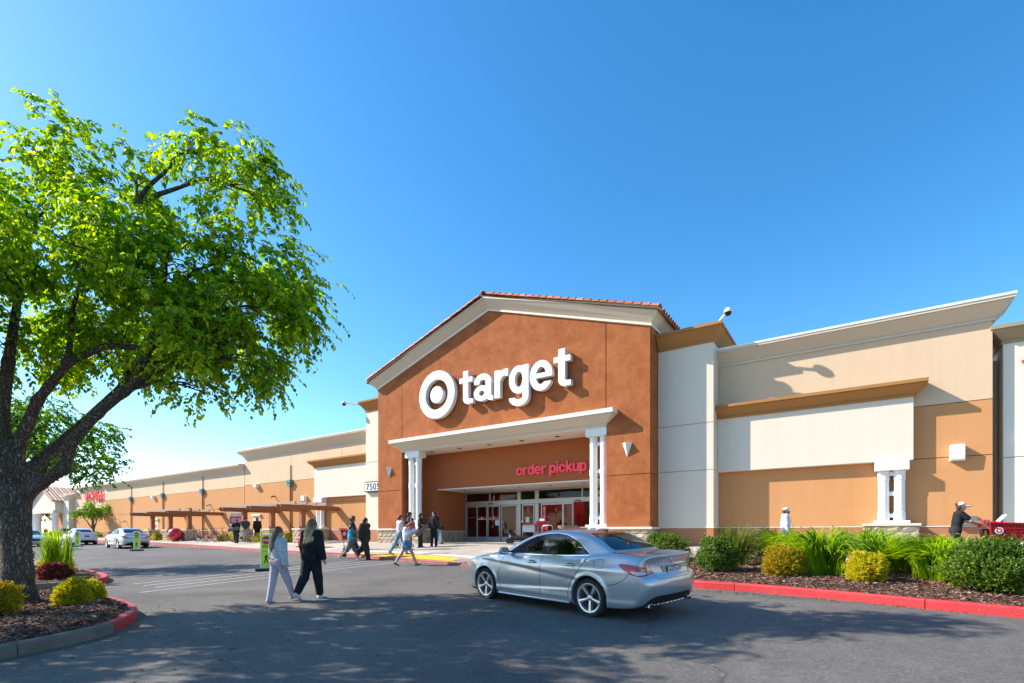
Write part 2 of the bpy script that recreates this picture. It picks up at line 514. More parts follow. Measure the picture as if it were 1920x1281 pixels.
def smooth_poly(pts, sub=6, closed=False):
    P = [Vector((p[0], p[1])) for p in pts]; out = []
    n = len(P)
    for i in range(n if closed else n - 1):
        if closed: p0, p1, p2, p3 = P[(i - 1) % n], P[i], P[(i + 1) % n], P[(i + 2) % n]
        else: p0, p1, p2, p3 = P[max(i - 1, 0)], P[i], P[i + 1], P[min(i + 2, n - 1)]
        for k in range(sub):
            t = k / sub
            out.append(0.5 * ((2 * p1) + (p2 - p0) * t + (2 * p0 - 5 * p1 + 4 * p2 - p3) * t * t + (3 * p1 - p0 - 3 * p2 + p3) * t ** 3))
    if not closed: out.append(P[-1])
    return [(p.x, p.y) for p in out]

# ---- store front walk
FRONT = smooth_poly([(-140, 19.0), (-100, 18.7), (-70, 18.0), (-55, 17.6), (-43, 16.9), (-34, 16.0), (-27, 15.2), (-23, 14.9), (-19.6, 14.75), (-17.2, 14.2), (-14.2, 13.75), (-11.3, 13.25), (-8.2, 12.75), (-6.4, 12.7), (-5.75, 13.4), (-5.6, 14.6)], 5)
BACKEDGE = [(-5.6, 14.6), (-5.5, 16.0), (-4.9, 16.9), (-3, 17.05), (6, 16.6), (30, 15.4)]
line = FRONT + BACKEDGE[1:]
mb = MB()
for (x, y) in line:
    for k in range(13):
        yy = y + (24.6 - y) * (k / 12) ** 0.9
        mb.v.append((x, yy, walkz(yy) - (0.02)))
for i in range(len(line) - 1):
    for k in range(12):
        a = i * 13 + k
        mb.f.append((a, a + 13, a + 14, a + 1)); mb.m.append(0)
walk = tag(mb.build("store_walk", M_JOINT), kind="structure")
def front_y(x):
    for (a, b) in zip(line[:-1], line[1:]):
        if a[0] <= x <= b[0]: return a[1] + (b[1] - a[1]) * (x - a[0]) / max(1e-6, b[0] - a[0])
    return line[-1][1]
random.seed(5)
edges = [-140, -120, -104, -90, -80] + [-72 + 2.4 * i for i in range(15)] + [-36 + 1.75 * i for i in range(24)] + [8, 12, 18, 30]
edges = sorted(set(round(e, 3) for e in edges))
for xa, xb in zip(edges[:-1], edges[1:]):
    ya, yb = front_y(xa) + 0.17, front_y(xb) + 0.17
    rows = [0, 0.27, 0.52, 0.76, 1.0]
    for r0, r1 in zip(rows[:-1], rows[1:]):
        g = 0.008
        c = []
        for (x, y0, ) in ((xa + g, ya), (xb - g, yb)):
            for r, s_ in ((r0, g), (r1, -g)):
                yy = y0 + (24.55 - y0) * r + s_
                c.append((x, yy, walkz(yy)))
        a, b, c2, d = c[0], c[2], c[3], c[1]
        m = MB()
        top = [a, b, c2, d]
        m.add([(p[0], p[1], p[2]) for p in top] + [(p[0], p[1], p[2] - 0.03) for p in top],
              [(0, 1, 2, 3), (0, 4, 5, 1), (1, 5, 6, 2), (2, 6, 7, 3), (3, 7, 4, 0)])
        m.build("paving_slab", random.choice([M_CONC, M_CONC2, M_CONC]), walk)

def redold(t): return M_KERBREDOLD
kerb("faded_red_kerb", [p for p in FRONT if -100 < p[0] < -19.4], redold, 3.0, base=lambda y: walkz(y) - 0.15, h=0.155)
kerb("entrance_kerb", [p for p in FRONT if -19.6 < p[0]], lambda t: M_KERBREDOLD if t < 0.7 else M_KERBGREY, 3.0, base=lambda y: walkz(y) - 0.15, h=0.153)

# yellow tactile ramp and its striped flare
mb = MB()
for (x, y0, y1) in ((-18.7, 14.72, 14.85), (-17.5, 14.45, 15.15), (-16.0, 14.20, 15.15), (-14.5, 13.97, 15.0), (-13.0, 13.73, 14.7), (-11.9, 13.55, 14.2)):
    mb.v += [(x, y0, walkz(y0) + 0.012), (x, y1, walkz(y1) + 0.012)]
for i in range(5): mb.f.append((2 * i, 2 * i + 2, 2 * i + 3, 2 * i + 1)); mb.m.append(0)
pad = tag(mb.build("tactile_ramp", M_YELLOW), kind="structure")
for i in range(9):
    x = -12.1 + i * 0.24
    strip("ramp_groove", [(x, 13.62 - i * 0.03), (x + 0.25, 14.35 - i * 0.03)], 0.05, M_JOINT, 0.011, walkz)
strip("pale_walk_band", [(-18.9, 15.75), (-15, 15.6), (-12.0, 14.9), (-8.5, 14.4)], 0.35, M_LEDGE, 0.009, walkz)

# ---- mulch
def mulch():
    m, nt, p, N, L = new_mat("bark_mulch")
    p.inputs["Roughness"].default_value = 0.95
    tc = N.new("ShaderNodeTexCoord")
    v = N.new("ShaderNodeTexVoronoi"); v.inputs["Scale"].default_value = 38; v.inputs["Randomness"].default_value = 1
    L.new(tc.outputs["Object"], v.inputs["Vector"])
    cr = N.new("ShaderNodeValToRGB")
    e = cr.color_ramp.elements
    e[0].position = 0.0; e[0].color = (0.055, 0.022, 0.014, 1)
    e[1].position = 1.0; e[1].color = (0.34, 0.19, 0.125, 1)
    x = cr.color_ramp.elements.new(0.55); x.color = (0.15, 0.066, 0.042, 1)
    s = N.new("ShaderNodeSeparateColor"); L.new(v.outputs["Color"], s.inputs[0]); L.new(s.outputs[0], cr.inputs[0])
    L.new(cr.outputs[0], p.inputs["Base Color"])
    b = N.new("ShaderNodeBump"); b.inputs["Strength"].default_value = 1; b.inputs["Distance"].default_value = 0.03
    L.new(v.outputs["Distance"], b.inputs["Height"]); L.new(b.outputs["Normal"], p.inputs["Normal"])
    return m
M_MULCH = mulch()
def chip_mat():
    m, nt, p, N, L = new_mat("bark_chip")
    p.inputs["Roughness"].default_value = 0.9
    g = N.new("ShaderNodeNewGeometry")
    cr = N.new("ShaderNodeValToRGB"); e = cr.color_ramp.elements
    e[0].color = (0.05, 0.02, 0.013, 1); e[1].color = (0.40, 0.25, 0.17, 1)
    x = cr.color_ramp.elements.new(0.45); x.color = (0.15, 0.065, 0.042, 1)
    L.new(g.outputs["Random Per Island"], cr.inputs[0]); L.new(cr.outputs[0], p.inputs["Base Color"])
    return m
M_CHIP = chip_mat()

def inside(poly, x, y):
    c = False; n = len(poly)
    for i in range(n):
        x1, y1 = poly[i]; x2, y2 = poly[(i + 1) % n]
        if (y1 > y) != (y2 > y) and x < (x2 - x1) * (y - y1) / (y2 - y1) + x1: c = not c
    return c

def bed(name, poly, zf, nchips, near=None, seed=1, hump=0.06):
    """planted bed: domed soil sheet plus loose bark chips, both stuff"""
    rnd = random.Random(seed)
    bm = bmesh.new()
    vs = [bm.verts.new((x, y, zf(y))) for x, y in poly]
    f = bm.faces.new(vs)
    bmesh.ops.triangulate(bm, faces=[f])
    for _ in range(4):
        long = [e for e in bm.edges if e.calc_length() > 0.7]
        if not long: break
        bmesh.ops.subdivide_edges(bm, edges=long, cuts=1)
        bmesh.ops.triangulate(bm, faces=bm.faces[:])
    import mathutils.noise as mn
    edge = {v for e in bm.edges if e.is_boundary for v in e.verts}
    for v in bm.verts:
        v.co.z = zf(v.co.y) + (0 if v in edge else hump + 0.03 * mn.noise(v.co * 1.7))
    if sum((fc.normal.z for fc in bm.faces), 0) < 0: bmesh.ops.reverse_faces(bm, faces=bm.faces)
    me = bpy.data.meshes.new(name); bm.to_mesh(me)
    tree = BVHTree.FromBMesh(bm); bm.free()
    me.polygons.foreach_set("use_smooth", [True] * len(me.polygons))
    o = link_mesh(name, me, M_MULCH); tag(o, kind="structure")
    m = MB(); x0 = min(p[0] for p in poly); x1 = max(p[0] for p in poly); y0 = min(p[1] for p in poly); y1 = max(p[1] for p in poly)
    if near: x0, x1, y0, y1 = near
    k = 0; tries = 0
    while k < nchips and tries < nchips * 6:
        tries += 1
        x, y = rnd.uniform(x0, x1), rnd.uniform(y0, y1)
        if not inside(poly, x, y): continue
        h = tree.ray_cast(Vector((x, y, 5)), Vector((0, 0, -1)))[0]
        if h is None: continue
        k += 1
        l, w = rnd.uniform(0.02, 0.065), rnd.uniform(0.007, 0.02)
        a = rnd.uniform(0, PI); t = rnd.uniform(-0.5, 0.5); tz = rnd.uniform(-0.6, 0.6)
        d = Vector((math.cos(a), math.sin(a), t)) * l; s_ = Vector((-math.sin(a), math.cos(a), tz)) * w
        c = h + Vector((0, 0, 0.012 + rnd.random() * 0.014))
        m.add([c - d, c - s_ + Vector((0, 0, 0.006)), c + d, c + s_ + Vector((0, 0, 0.006))], [(0, 1, 2, 3)])
    c = link_mesh("bark_chips", m.mesh("bark_chips", fix=False), M_CHIP)
    tag(c, "loose brown bark chips over the planted bed", kind="stuff")
    return o, tree

# right planter
KB = smooth_poly([(-5.45, 15.2), (-5.55, 14.0), (-5.1, 12.6), (-4.2, 11.75), (-3.0, 11.30), (-1.74, 11.18), (-0.3, 10.86), (1.09, 10.43), (2.06, 10.19), (6, 9.2), (12, 7.7), (16, 6.7)], 5)
PLANTER = [p for p in KB] + [(16, 15.9), (6, 16.4), (-3, 16.85), (-4.9, 16.7)]
kerb("red_kerb", KB, M_KERBRED, 2.95, w=0.17, h=0.16, gap=0.014)
inner = [(x + 0.12 * (1 if x < -4 else 0), y + (0.13 if x > -5 else 0)) for x, y in KB] + PLANTER[len(KB):]
def planter_z(y): return min(road(y) + 0.135 + 0.012 * max(0, y - 11), walkz(y) - 0.005) if y > 15.8 else road(y) + 0.135
bed_r, TREE_R = bed("mulch_bed", inner, planter_z, 15000, (-5.5, 4.2, 10.2, 14.5), 3)
kerb("planter_back_kerb", [(14, 16.08), (6, 16.52), (-3, 16.97), (-4.95, 16.82), (-5.52, 16.0), (-5.6, 15.3)][::-1], M_KERBGREY, 3.0, w=0.12, h=0.13, base=lambda y: walkz(y) - 0.12)

# near island with the big tree
I1 = smooth_poly([(-7.1, -2.5), (-7.55, 0.0), (-8.04, 1.45), (-8.53, 2.42), (-9.09, 2.95), (-10.02, 3.47), (-10.9, 3.72), (-12.2, 3.86), (-13.8, 3.75), (-15.2, 3.3), (-16.0, 2.2), (-16.2, 0.5), (-16.0, -2.5)], 5)
I1c = I1
kerb("island_kerb", I1c, lambda t: M_KERBRED if 0.235 < t < 0.62 else M_KERBGREY, 1.45, w=0.17, h=0.16, gap=0.012)
cx, cy = -11.8, 0.4
innr = []
for x, y in I1c:
    v = Vector((cx - x, cy - y)).normalized() * 0.13
    innr.append((x + v.x, y + v.y))
isl, TREE_I = bed("island_mulch", innr, lambda y: road(y) + 0.135, 15000, (-16, -7, 0.0, 3.9), 4, 0.09)

I2 = smooth_poly([(-17.3, 1.0), (-17.2, 3.4), (-17.0, 4.5), (-17.5, 5.2), (-18.6, 5.7), (-20.5, 6.0), (-23.0, 6.0), (-27, 5.9), (-31, 5.7)], 5)
kerb("second_island_kerb", I2, lambda t: M_KERBRED if 0.18 < t < 0.62 else M_KERBGREY, 1.6, w=0.17, h=0.16, gap=0.012)
in2 = [(x - 0.13, y - (0.12 if y > 4.6 else 0)) for x, y in I2] + [(-31, 1.0)]
bed("second_island_mulch", in2, lambda y: road(y) + 0.135, 3000, (-26, -17, 2.5, 6), 6)
# ================================================================== STORE
XC = -14.945                                   # centre line of the portal
YG, YT, YB, YW, YR, YD = 20.0, 20.95, 21.55, 21.85, 21.6, 24.0
store = thing("store_building", "big ochre and tan stucco store with brown gabled entrance portal and clay tile roof", "store")
world_org(store, (XC, 21.5, Zr(-0.5)))
GROUND = Zr(-0.75)

def panel(parent, x0, x1, z0, z1, y, mat, g=0.012, th=0.10):
    m = MB(); m.box(x0 + g, x1 - g, y, y + th, z0 + g, z1 - g)
    return m.build("wall_panel", mat, parent, bevel=0.008)

def ashlar(parent, x0, x1, z0, z1, y, seed, depth=0.10, axis='y', side=-1, bh=0.2, bl=0.4):
    """split-face blocks, each a rough piece of its own with recessed joints"""
    rnd = random.Random(seed)
    rows = max(1, round((z1 - z0) / bh)); rh = (z1 - z0) / rows
    for r in range(rows):
        x = x0 - (bl * 0.5 if r % 2 else 0)
        while x < x1 - 0.02:
            a, b = max(x, x0), min(x + bl, x1); x += bl
            if b - a < 0.05: continue
            m = MB(); g = 0.006
            n = 3; vs = []
            za, zb = z0 + r * rh + g, z0 + (r + 1) * rh - g
            aa, bb = a + g, b - g
            for i in range(n + 1):
                for j in range(n + 1):
                    u = aa + (bb - aa) * i / n; w = za + (zb - za) * j / n
                    e = i in (0, n) or j in (0, n)
                    d = rnd.uniform(-0.004, 0.008) if e else rnd.uniform(0.012, 0.045)
                    vs.append((u, d, w))
            def place(u, d, w):
                return (u, y + side * d, w) if axis == 'y' else (y + side * d, u, w)
            V = [place(*p) for p in vs] + [place(aa, -depth, za), place(bb, -depth, za), place(bb, -depth, zb), place(aa, -depth, zb)]
            F = [(i * (n + 1) + j, (i + 1) * (n + 1) + j, (i + 1) * (n + 1) + j + 1, i * (n + 1) + j + 1) for i in range(n) for j in range(n)]
            q = (n + 1) * (n + 1)
            F += [tuple([i * (n + 1) for i in range(n + 1)]) + (q + 1, q), tuple([i * (n + 1) + n for i in range(n + 1)]) + (q + 2, q + 3),
                  tuple(range(n + 1)) + (q + 3, q), tuple([n * (n + 1) + j for j in range(n + 1)]) + (q + 2, q + 1)]
            m.add(V, F)
            m.build("stone_block", rnd.choice([M_STONE, M_STONE2, M_STONE3, M_STONE]), parent)

def flare(parent, name, pts, outs, h, out, mat, edge, capmat=None):
    """cove cornice: thin bead, sloping cove, square fascia"""
    prof = [(-0.05, 0), (0.05, 0), (0.05, 0.07), (0.03, 0.075), (0.03, 0.09)]
    prof += [(0.03 + (out - 0.08) * t, 0.09 + (h - 0.26) * (t ** 0.92)) for t in (0.25, 0.5, 0.75, 1.0)]
    prof += [(out - 0.05, h - 0.13), (out, h - 0.13), (out, h - 0.02), (-0.05, h)]
    m = MB(); m.sweep(pts, outs, prof)
    o = m.build(name, mat, parent)
    if capmat:
        c = MB(); c.sweep(pts, outs, [(out + 0.025, h - 0.045), (out + 0.025, h + 0.035), (-0.1, h + 0.05), (-0.1, h + 0.02), (out - 0.005, h + 0.004), (out + 0.003, h - 0.045)])
        c.build("coping", capmat, o)
    return o

# ---- gable portal -------------------------------------------------
GL, GR = -23.10, -6.79
EAVE, APEX = 8.40, 11.05
gs = (APEX - EAVE) / (XC - GL)
def gz(x): return EAVE + (x - GL) * gs if x < XC else EAVE + (GR - x) * gs
OL, OR = -21.10, -8.72                           # opening
CAN = 4.67                                       # underside of entrance canopy
back = MB()
back.prism([(GL + 0.03, GROUND), (OL - 0.03, GROUND), (OL - 0.03, Zr(CAN) + .03), (OR + 0.03, Zr(CAN) + .03), (OR + 0.03, GROUND), (GR - 0.03, GROUND), (GR - 0.03, Zr(EAVE)), (XC, Zr(APEX)), (GL + 0.03, Zr(EAVE))], YG + 0.05, YR - 0.02)
gable = back.build("gable_wall", M_BROWN, store)
g = 0.014
def gpanel(poly):
    m = MB(); m.prism([(x, Zr(z)) for x, z in poly], YG, YG + 0.07)
    m.build("wall_panel", M_BROWN, gable, bevel=0.008)
J = 2.43
gpanel([(GL, 0.26), (OL - 0.02 + g * 0, 0.26), (OL - 0.02, J - g), (GL, J - g)])
gpanel([(GL, J + g), (OL - 0.02, J + g), (OL - 0.02, gz(OL)), (GL, EAVE)])
gpanel([(OR + 0.02, 0.26), (GR, 0.26), (GR, J - g), (OR + 0.02, J - g)])
gpanel([(OR + 0.02, J + g), (GR, J + g), (GR, EAVE), (OR + 0.02, gz(OR))])
gpanel([(OL + 0.01, CAN), (OR - 0.01, CAN), (OR - 0.01, gz(OR)), (XC, APEX), (OL + 0.01, gz(OL))])
# right and left cheeks of the portal
for x0, x1 in ((GR - 0.07, GR + 0.004), (GL - 0.004, GL + 0.07)):
    for z0, z1 in ((0.26, J - g), (J + g, EAVE)):
        m = MB(); m.box(x0, x1, YG + 0.072, YT + 0.2, Zr(z0), Zr(z1)); m.build("wall_panel", M_BROWN, gable, bevel=0.006)
m = MB(); m.prism([(GL, Zr(EAVE - .4)), (GR, Zr(EAVE - .4)), (GR, Zr(EAVE)), (XC, Zr(APEX)), (GL, Zr(EAVE))], YT + 0.25, 25.5)
m.build("attic_wall", M_BROWN, gable)
# rake moulding
prof = [(-0.06, 0.0), (0.05, 0.0), (0.05, 0.07), (0.075, 0.075), (0.075, 0.10), (0.16, 0.18), (0.40, 0.42), (0.40, 0.46), (0.45, 0.46), (0.45, 0.56), (-0.06, 0.57)]
pts = [(GR, 25.5, Zr(EAVE)), (GR, YG, Zr(EAVE)), (XC, YG, Zr(APEX)), (GL, YG, Zr(EAVE)), (GL, 25.5, Zr(EAVE))]
outs = [(1, 0), (1, -1), (0, -1), (-1, -1), (-1, 0)]
m = MB(); m.sweep(pts, outs, prof, closed=True)
rake = m.build("rake_moulding", M_MOULD, store)
m = MB(); m.sweep(pts, outs, [(0.052, -0.01), (0.085, -0.01), (0.085, 0.065), (0.052, 0.065)])
m.build("bead", M_LEDGE, rake)
# roof deck
RT = 0.58; RO = 0.52
ridge = Zr(APEX + RT); ev = Zr(EAVE + RT - 0.52 * gs * 0.0)
ER, EL = GR + RO, GL - RO
ez = Zr(EAVE + RT) - RO * gs * 0 
def rz_(x): return ridge - abs(x - XC) * (ridge - (Zr(EAVE + RT))) / (XC - GL)
m = MB(); m.prism([(EL, rz_(EL)), (XC, ridge), (ER, rz_(ER)), (ER, rz_(ER) - .03), (XC, ridge - .03), (EL, rz_(EL) - .03)], YG - 0.46, 25.5)
roof = m.build("roof", plain("roof_felt", (0.20, 0.09, 0.05), 0.9), store)
# clay barrel tiles
TM = [plain("clay_tile_%d" % i, c, 0.75, var=0.22, vscale=6) for i, c in enumerate([(0.42, 0.125, 0.055), (0.50, 0.17, 0.085), (0.36, 0.095, 0.042), (0.47, 0.24, 0.17), (0.33, 0.14, 0.10)])]
def tile_mesh(mat, R=0.135, Lg=0.44):
    m = MB(); n = 7; vs = []
    for t, rr in ((0, R), (1, R * 0.86)):
        for k in range(n):
            a = PI * k / (n - 1)
            for q in (rr, rr - 0.018):
                vs.append((t * Lg, math.cos(a) * q, math.sin(a) * q + 0.02 * (1 - t)))
    for k in range(n - 1):
        a = 2 * k; b = 2 * n + 2 * k
        m.f += [(a, a + 2, b + 2, b), (a + 1, b + 1, b + 3, a + 3), (a, a + 1, a + 3, a + 2), (b, b + 2, b + 3, b + 1)]
    m.f += [(0, 2 * n, 2 * n + 1, 1), (2 * n - 2, 2 * n - 1, 4 * n - 1, 4 * n - 2)]
    m.m = [0] * len(m.f); m.v = vs
    me = m.mesh("roof_tile", smooth=True); me.set_sharp_from_angle(angle=math.radians(50)); me.materials.append(mat); return me
TILES = [tile_mesh(t) for t in TM]
rnd = random.Random(8)
sl = math.atan2(ridge - rz_(EL), XC - EL); slen = (XC - EL) / math.cos(sl)
rows = int(slen / 0.385)
far = MB()
def put_tile(side, s, y, lift=0.0):
    # s metres up the slope from the eave
    x = (ER - s * math.cos(sl)) if side > 0 else (EL + s * math.cos(sl))
    z = rz_(EL) + s * math.sin(sl) + 0.015 + lift
    rot = (0, -sl, 0) if side < 0 else (0, -sl, PI)
    share("roof_tile", rnd.choice(TILES), roof, (x, y, z), (rnd.uniform(-.02, .02), rot[1] + rnd.uniform(-.012, .012), rot[2] + rnd.uniform(-.015, .015)))
for side in (-1, 1):
    for r in range(rows):
        put_tile(side, r * 0.385 + 0.0, YG - 0.44, 0.05)          # rake row, hung over the verge
        put_tile(side, r * 0.385 + 0.05, YG - 0.15, 0.10)
    for c in range(2, 19):
        for r in range(4 if side > 0 else 2):
            put_tile(side, r * 0.385, YG - 0.15 + (c - 1) * 0.29, 0.02)
for c in range(13):
    share("ridge_tile", TILES[c % 5], roof, (XC, YG - 0.52 + c * 0.42, ridge + 0.05), (0.03, 0, PI / 2), (1, 1.2, 1.15))

# ---- stone bases of the portal and caps
base = MB(); base.box(GL + .02, OL + 1.35, YG + 0.02, YG + 0.9, GROUND, Zr(0.14)); sb = base.build("stone_base", M_MORTAR, store)
base = MB(); base.box(OR - 1.45, GR - .02, YG + 0.02, YG + 0.9, GROUND, Zr(0.14)); sb2 = base.build("stone_base", M_MORTAR, store)
SB0 = Zr(-0.62)
ashlar(sb, GL - 0.02, OL + 1.38, SB0, Zr(0.15), YG, 1, 0.08)
ashlar(sb2, OR - 1.48, GR + 0.02, SB0, Zr(0.15), YG, 2, 0.08)
ashlar(sb2, YG + 0.03, YT, SB0, Zr(0.15), GR, 3, 0.08, axis='x', side=1)
ashlar(sb, YG + 0.03, YG + 0.9, SB0, Zr(0.15), OL + 1.36, 4, 0.08, axis='x', side=1)
for x0, x1, sq_ in ((GL - 0.08, OL + 1.44, sb), (OR - 1.54, GR + 0.10, sb2)):
    m = MB(); m.box(x0, x1, YG - 0.09, YG + 0.98, Zr(0.152), Zr(0.255)); m.build("cap_stone", M_CAP, sq_, bevel=0.012)

# ---- canopy
CX0, CX1 = OL - 0.02, OR + 0.02
m = MB()
cp = [(-0.02, 0.0), (0.04, 0), (0.04, 0.05), (0.06, 0.055), (0.06, 0.10), (0.10, 0.105), (0.13, 0.13), (0.44, 0.38), (0.44, 0.42), (0.50, 0.42), (0.50, 0.585), (-0.02, 0.60)]
pts = [(CX1, YG + 0.07, Zr(4.60)), (CX1, YG - 0.03, Zr(4.60)), (CX0, YG - 0.03, Zr(4.60)), (CX0, YG + 0.07, Zr(4.60))]
m.sweep(pts, [(1, 0), (1, -1), (-1, -1), (-1, 0)], cp)
canopy = m.build("canopy_moulding", M_MOULD, store)
m = MB(); m.sweep(pts, [(1, 0), (1, -1), (-1, -1), (-1, 0)], [(0.44, 0.425), (0.506, 0.425), (0.506, 0.605), (0.0, 0.612), (0.0, 0.60)]); m.build("canopy_fascia", M_LEDGE, canopy)
m = MB(); m.box(OL, OR, YG - 0.02, YR + 0.05, Zr(4.555), Zr(4.60)); soff = m.build("canopy_soffit", M_LEDGE, store)
for i in range(6):
    x = OL + 1.6 + i * 2.0
    m = MB(); m.lathe([(0.001, 0), (0.13, 0), (0.13, -0.012), (0.10, -0.014), (0.10, -0.004), (0.001, -0.004)], 14, 0, Matrix.Translation((x, 20.75, Zr(4.554))))
    m.build("downlight", M_DKGREY, soff)

# ---- portal columns
def twin_columns(x0, x1, y, z0, z1, r=0.17, bands=(0.94, 0.60, 0.10), cap=0.34):
    """a pair of banded round columns under one block"""
    root = None
    a, b = min(x0, x1), max(x0, x1)
    m = MB(); m.box(a - r - 0.10, b + r + 0.10, y - r - 0.12, y + r + 0.12, Zr(z1 - cap), Zr(z1))
    root = m.build("column_capital", M_COLUMN, store, bevel=0.012)
    m = MB(); m.box(a - r - 0.12, b + r + 0.12, y - r - 0.1, y + r + 0.1, Zr(z0), Zr(z0 + 0.10)); m.build("column_plinth", M_COLUMN, root, bevel=0.01)
    h = z1 - cap - z0 - 0.1
    for x in (x0, x1):
        pr = [(r, 0.0), (r, 0.0001)]
        pr = [(r * 1.09, 0), (r * 1.09, h * bands[2]), (r, h * bands[2] + 0.015)]
        if bands[1]: pr += [(r, h * bands[1] - 0.015), (r * 1.09, h * bands[1]), (r * 1.09, h * bands[1] + 0.27), (r, h * bands[1] + 0.285)]
        pr += [(r, h * bands[0] - 0.30), (r * 1.09, h * bands[0] - 0.285), (r * 1.09, h)]
        m = MB(); m.lathe(pr, 28, 0, Matrix.Translation((x, y, Zr(z0 + 0.1))))
        m.build("column_shaft", M_COLUMN, root, smooth=True)
    m = MB()
    for f in (0.06, bands[1] + .03 if bands[1] else 0.5, 0.9):
        m.box(a + r * .9, b - r * .9, y - 0.05, y + 0.05, Zr(z0 + 0.1 + h * f), Zr(z0 + 0.1 + h * f) + 0.14)
    m.build("column_spacer", M_COLUMN, root)
    return root
twin_columns(-20.62, -20.08, YG + 0.30, 0.255, 4.55, 0.17, (0.97, 0.56, 0.09))
twin_columns(-9.42, -8.93, YG + 0.30, 0.255, 4.55, 0.17, (0.97, 0.56, 0.09))

# ---- recess behind the columns
VL, VR, VS = -19.85, -9.6, 2.47
m = MB()
m.box(OL - 0.1, OR + 0.1, YR, YR + 0.2, Zr(VS), Zr(4.62))
m.box(OL - 0.1, VL, YR, YR + 0.2, Zr(0.1), Zr(VS) - .0005)
m.box(VR, OR + 0.1, YR, YR + 0.2, Zr(0.1), Zr(VS) - .0005)
recess = m.build("recess_wall", M_BROWN_IN, store)
m = MB(); m.box(OL - 0.1, OL + 0.004, YG + 0.9, YR - 0.003, Zr(0.1), Zr(4.58)); m.box(OR - 0.004, OR + 0.1, YG + 0.9, YR - 0.003, Zr(0.1), Zr(4.58)); m.build("wall_panel", M_BROWN_IN, recess)
for xa in (VL - 0.15, VR):
    m = MB(); m.box(xa, xa + 0.15, YR + 0.201, YD, Zr(0.1), Zr(VS)); m.build("vestibule_wall", M_BROWN_IN, recess)
m = MB(); m.box(VL, VR, YR + 0.006, YD + 0.2, Zr(VS), Zr(VS) + 0.03); vso = m.build("vestibule_soffit", M_LEDGE, recess)
m = MB(); m.box(VL, VR, YR - 0.012, YR + 0.01, Zr(VS) - 0.012, Zr(VS) + 0.05); m.build("soffit_edge", M_LEDGE, recess)
for i in range(5):
    m = MB(); m.lathe([(0.001, 0), (0.10, 0), (0.10, -0.01), (0.001, -0.01)], 12, 0, Matrix.Translation((VL + 1.2 + i * 1.9, 22.6, Zr(VS) - .001)))
    m.build("downlight", M_DKGREY, vso)
m = MB(); m.box(OL, VL - 0.02, YR - 0.04, YR, GROUND, Zr(0.05)); m.box(VL - 0.1, VL + 0.015, YR, YD, GROUND, Zr(0.05)); m.box(VR - .015, VR + 0.1, YR, YD, GROUND, Zr(0.05))
rb = m.build("recess_stone_base", M_MORTAR, store)
ashlar(rb, OL + 0.02, VL, SB0, Zr(0.05), YR - 0.05, 11, 0.05)
ashlar(rb, YR - 0.03, YD - 0.02, SB0, Zr(0.05), VL + 0.02, 12, 0.05, axis='x', side=1)
m = MB(); m.box(OL, VL + 0.10, YR - 0.13, YR + 0.002, Zr(0.052), Zr(0.13)); m.box(VL - 0.02, VL + 0.10, YR + 0.004, YD - .01, Zr(0.052), Zr(0.13)); m.build("cap_stone", M_CAP, rb, bevel=0.01)

# ---- shopfront
F0 = Zr(-0.50)
DT, TB = 1.66, 1.90                              # door head, transom sill
front = MB()
def bar(mm, x0, x1, z0, z1, y0=YD, y1=YD + 0.10): mm.box(x0, x1, y0, y1, z0, z1)
bar(front, VL, VR, Zr(2.38), Zr(VS)); bar(front, VL, VR, Zr(DT), Zr(TB), YD - 0.06, YD + 0.10)
posts = [(-19.83, -19.72), (-17.95, -17.88), (-15.93, -15.70), (-14.74, -14.50), (-11.85, -11.77), (-9.75, -9.62)]
for a, b in posts: bar(front, a, b, F0 if b - a > 0.09 else Zr(TB) + .001, Zr(2.379), YD + 0.002, YD + 0.09)
sf = front.build("shopfront", M_ALU, store, bevel=0.006)
for (a, b) in zip(posts[:-1], posts[1:]):
    m = MB(); m.box(a[1], b[0], YD + 0.04, YD + 0.05, Zr(TB), Zr(2.38)); m.build("transom_pane", M_PANE, sf)
def door(x0, x1, y, poster=None, name="sliding_door", strip_=False):
    m = MB(); w = 0.07; z0, z1 = F0 + 0.01, Zr(DT) - 0.004
    m.box(x0, x0 + w, y, y + 0.05, z0, z1); m.box(x1 - w, x1, y, y + 0.05, z0, z1)
    m.box(x0 + w, x1 - w, y + .001, y + 0.049, z0, z0 + 0.26); m.box(x0 + w, x1 - w, y + .001, y + 0.049, z1 - 0.10, z1)
    d = m.build(name, M_ALU, sf, bevel=0.005)
    m = MB(); m.box(x0 + w, x1 - w, y + 0.02, y + 0.028, z0 + 0.26, z1 - 0.10); m.build("pane", M_PANE, d)
    if poster == 'red':
        m = MB(); m.box(x0 + w + .004, x1 - w - .004, y + 0.032, y + 0.036, z0 + 0.265, z1 - 0.105); m.build("window_graphic", M_REDPANEL, d)
        m = MB(); m.box(x0 + w + .12, x1 - w - .14, y + 0.0285, y + 0.031, Zr(0.93), Zr(0.95)); m.build("window_lettering", M_WSIGN, d)
    if strip_:
        m = MB(); m.box(x0 + w + .003, x1 - w - .003, y + 0.010, y + 0.016, Zr(0.84), Zr(0.98)); m.build("window_band", M_RED, d)
        m = MB(); m.box(x0 + w + .003, x1 - w - .003, y + 0.011, y + 0.0155, Zr(0.805), Zr(0.835)); m.build("white_band", M_WSIGN, d)
        c = (x0 + x1) / 2
        m = MB(); m.lathe([(0.001, 0), (0.05, 0), (0.05, -.003), (.001, -.003)], 16, 0, Matrix.Translation((c, y + 0.009, Zr(0.91))) @ Matrix.Rotation(PI / 2, 4, 'X')); m.build("band_emblem", M_WSIGN, d)
    return d
door(-19.70, -18.85, YD + 0.02, 'red'); door(-18.84, -18.05, YD - 0.05, None, "sliding_door", True); door(-18.03, -17.10, YD - 0.05, None, "sliding_door", True); door(-17.08, -15.96, YD + 0.02)
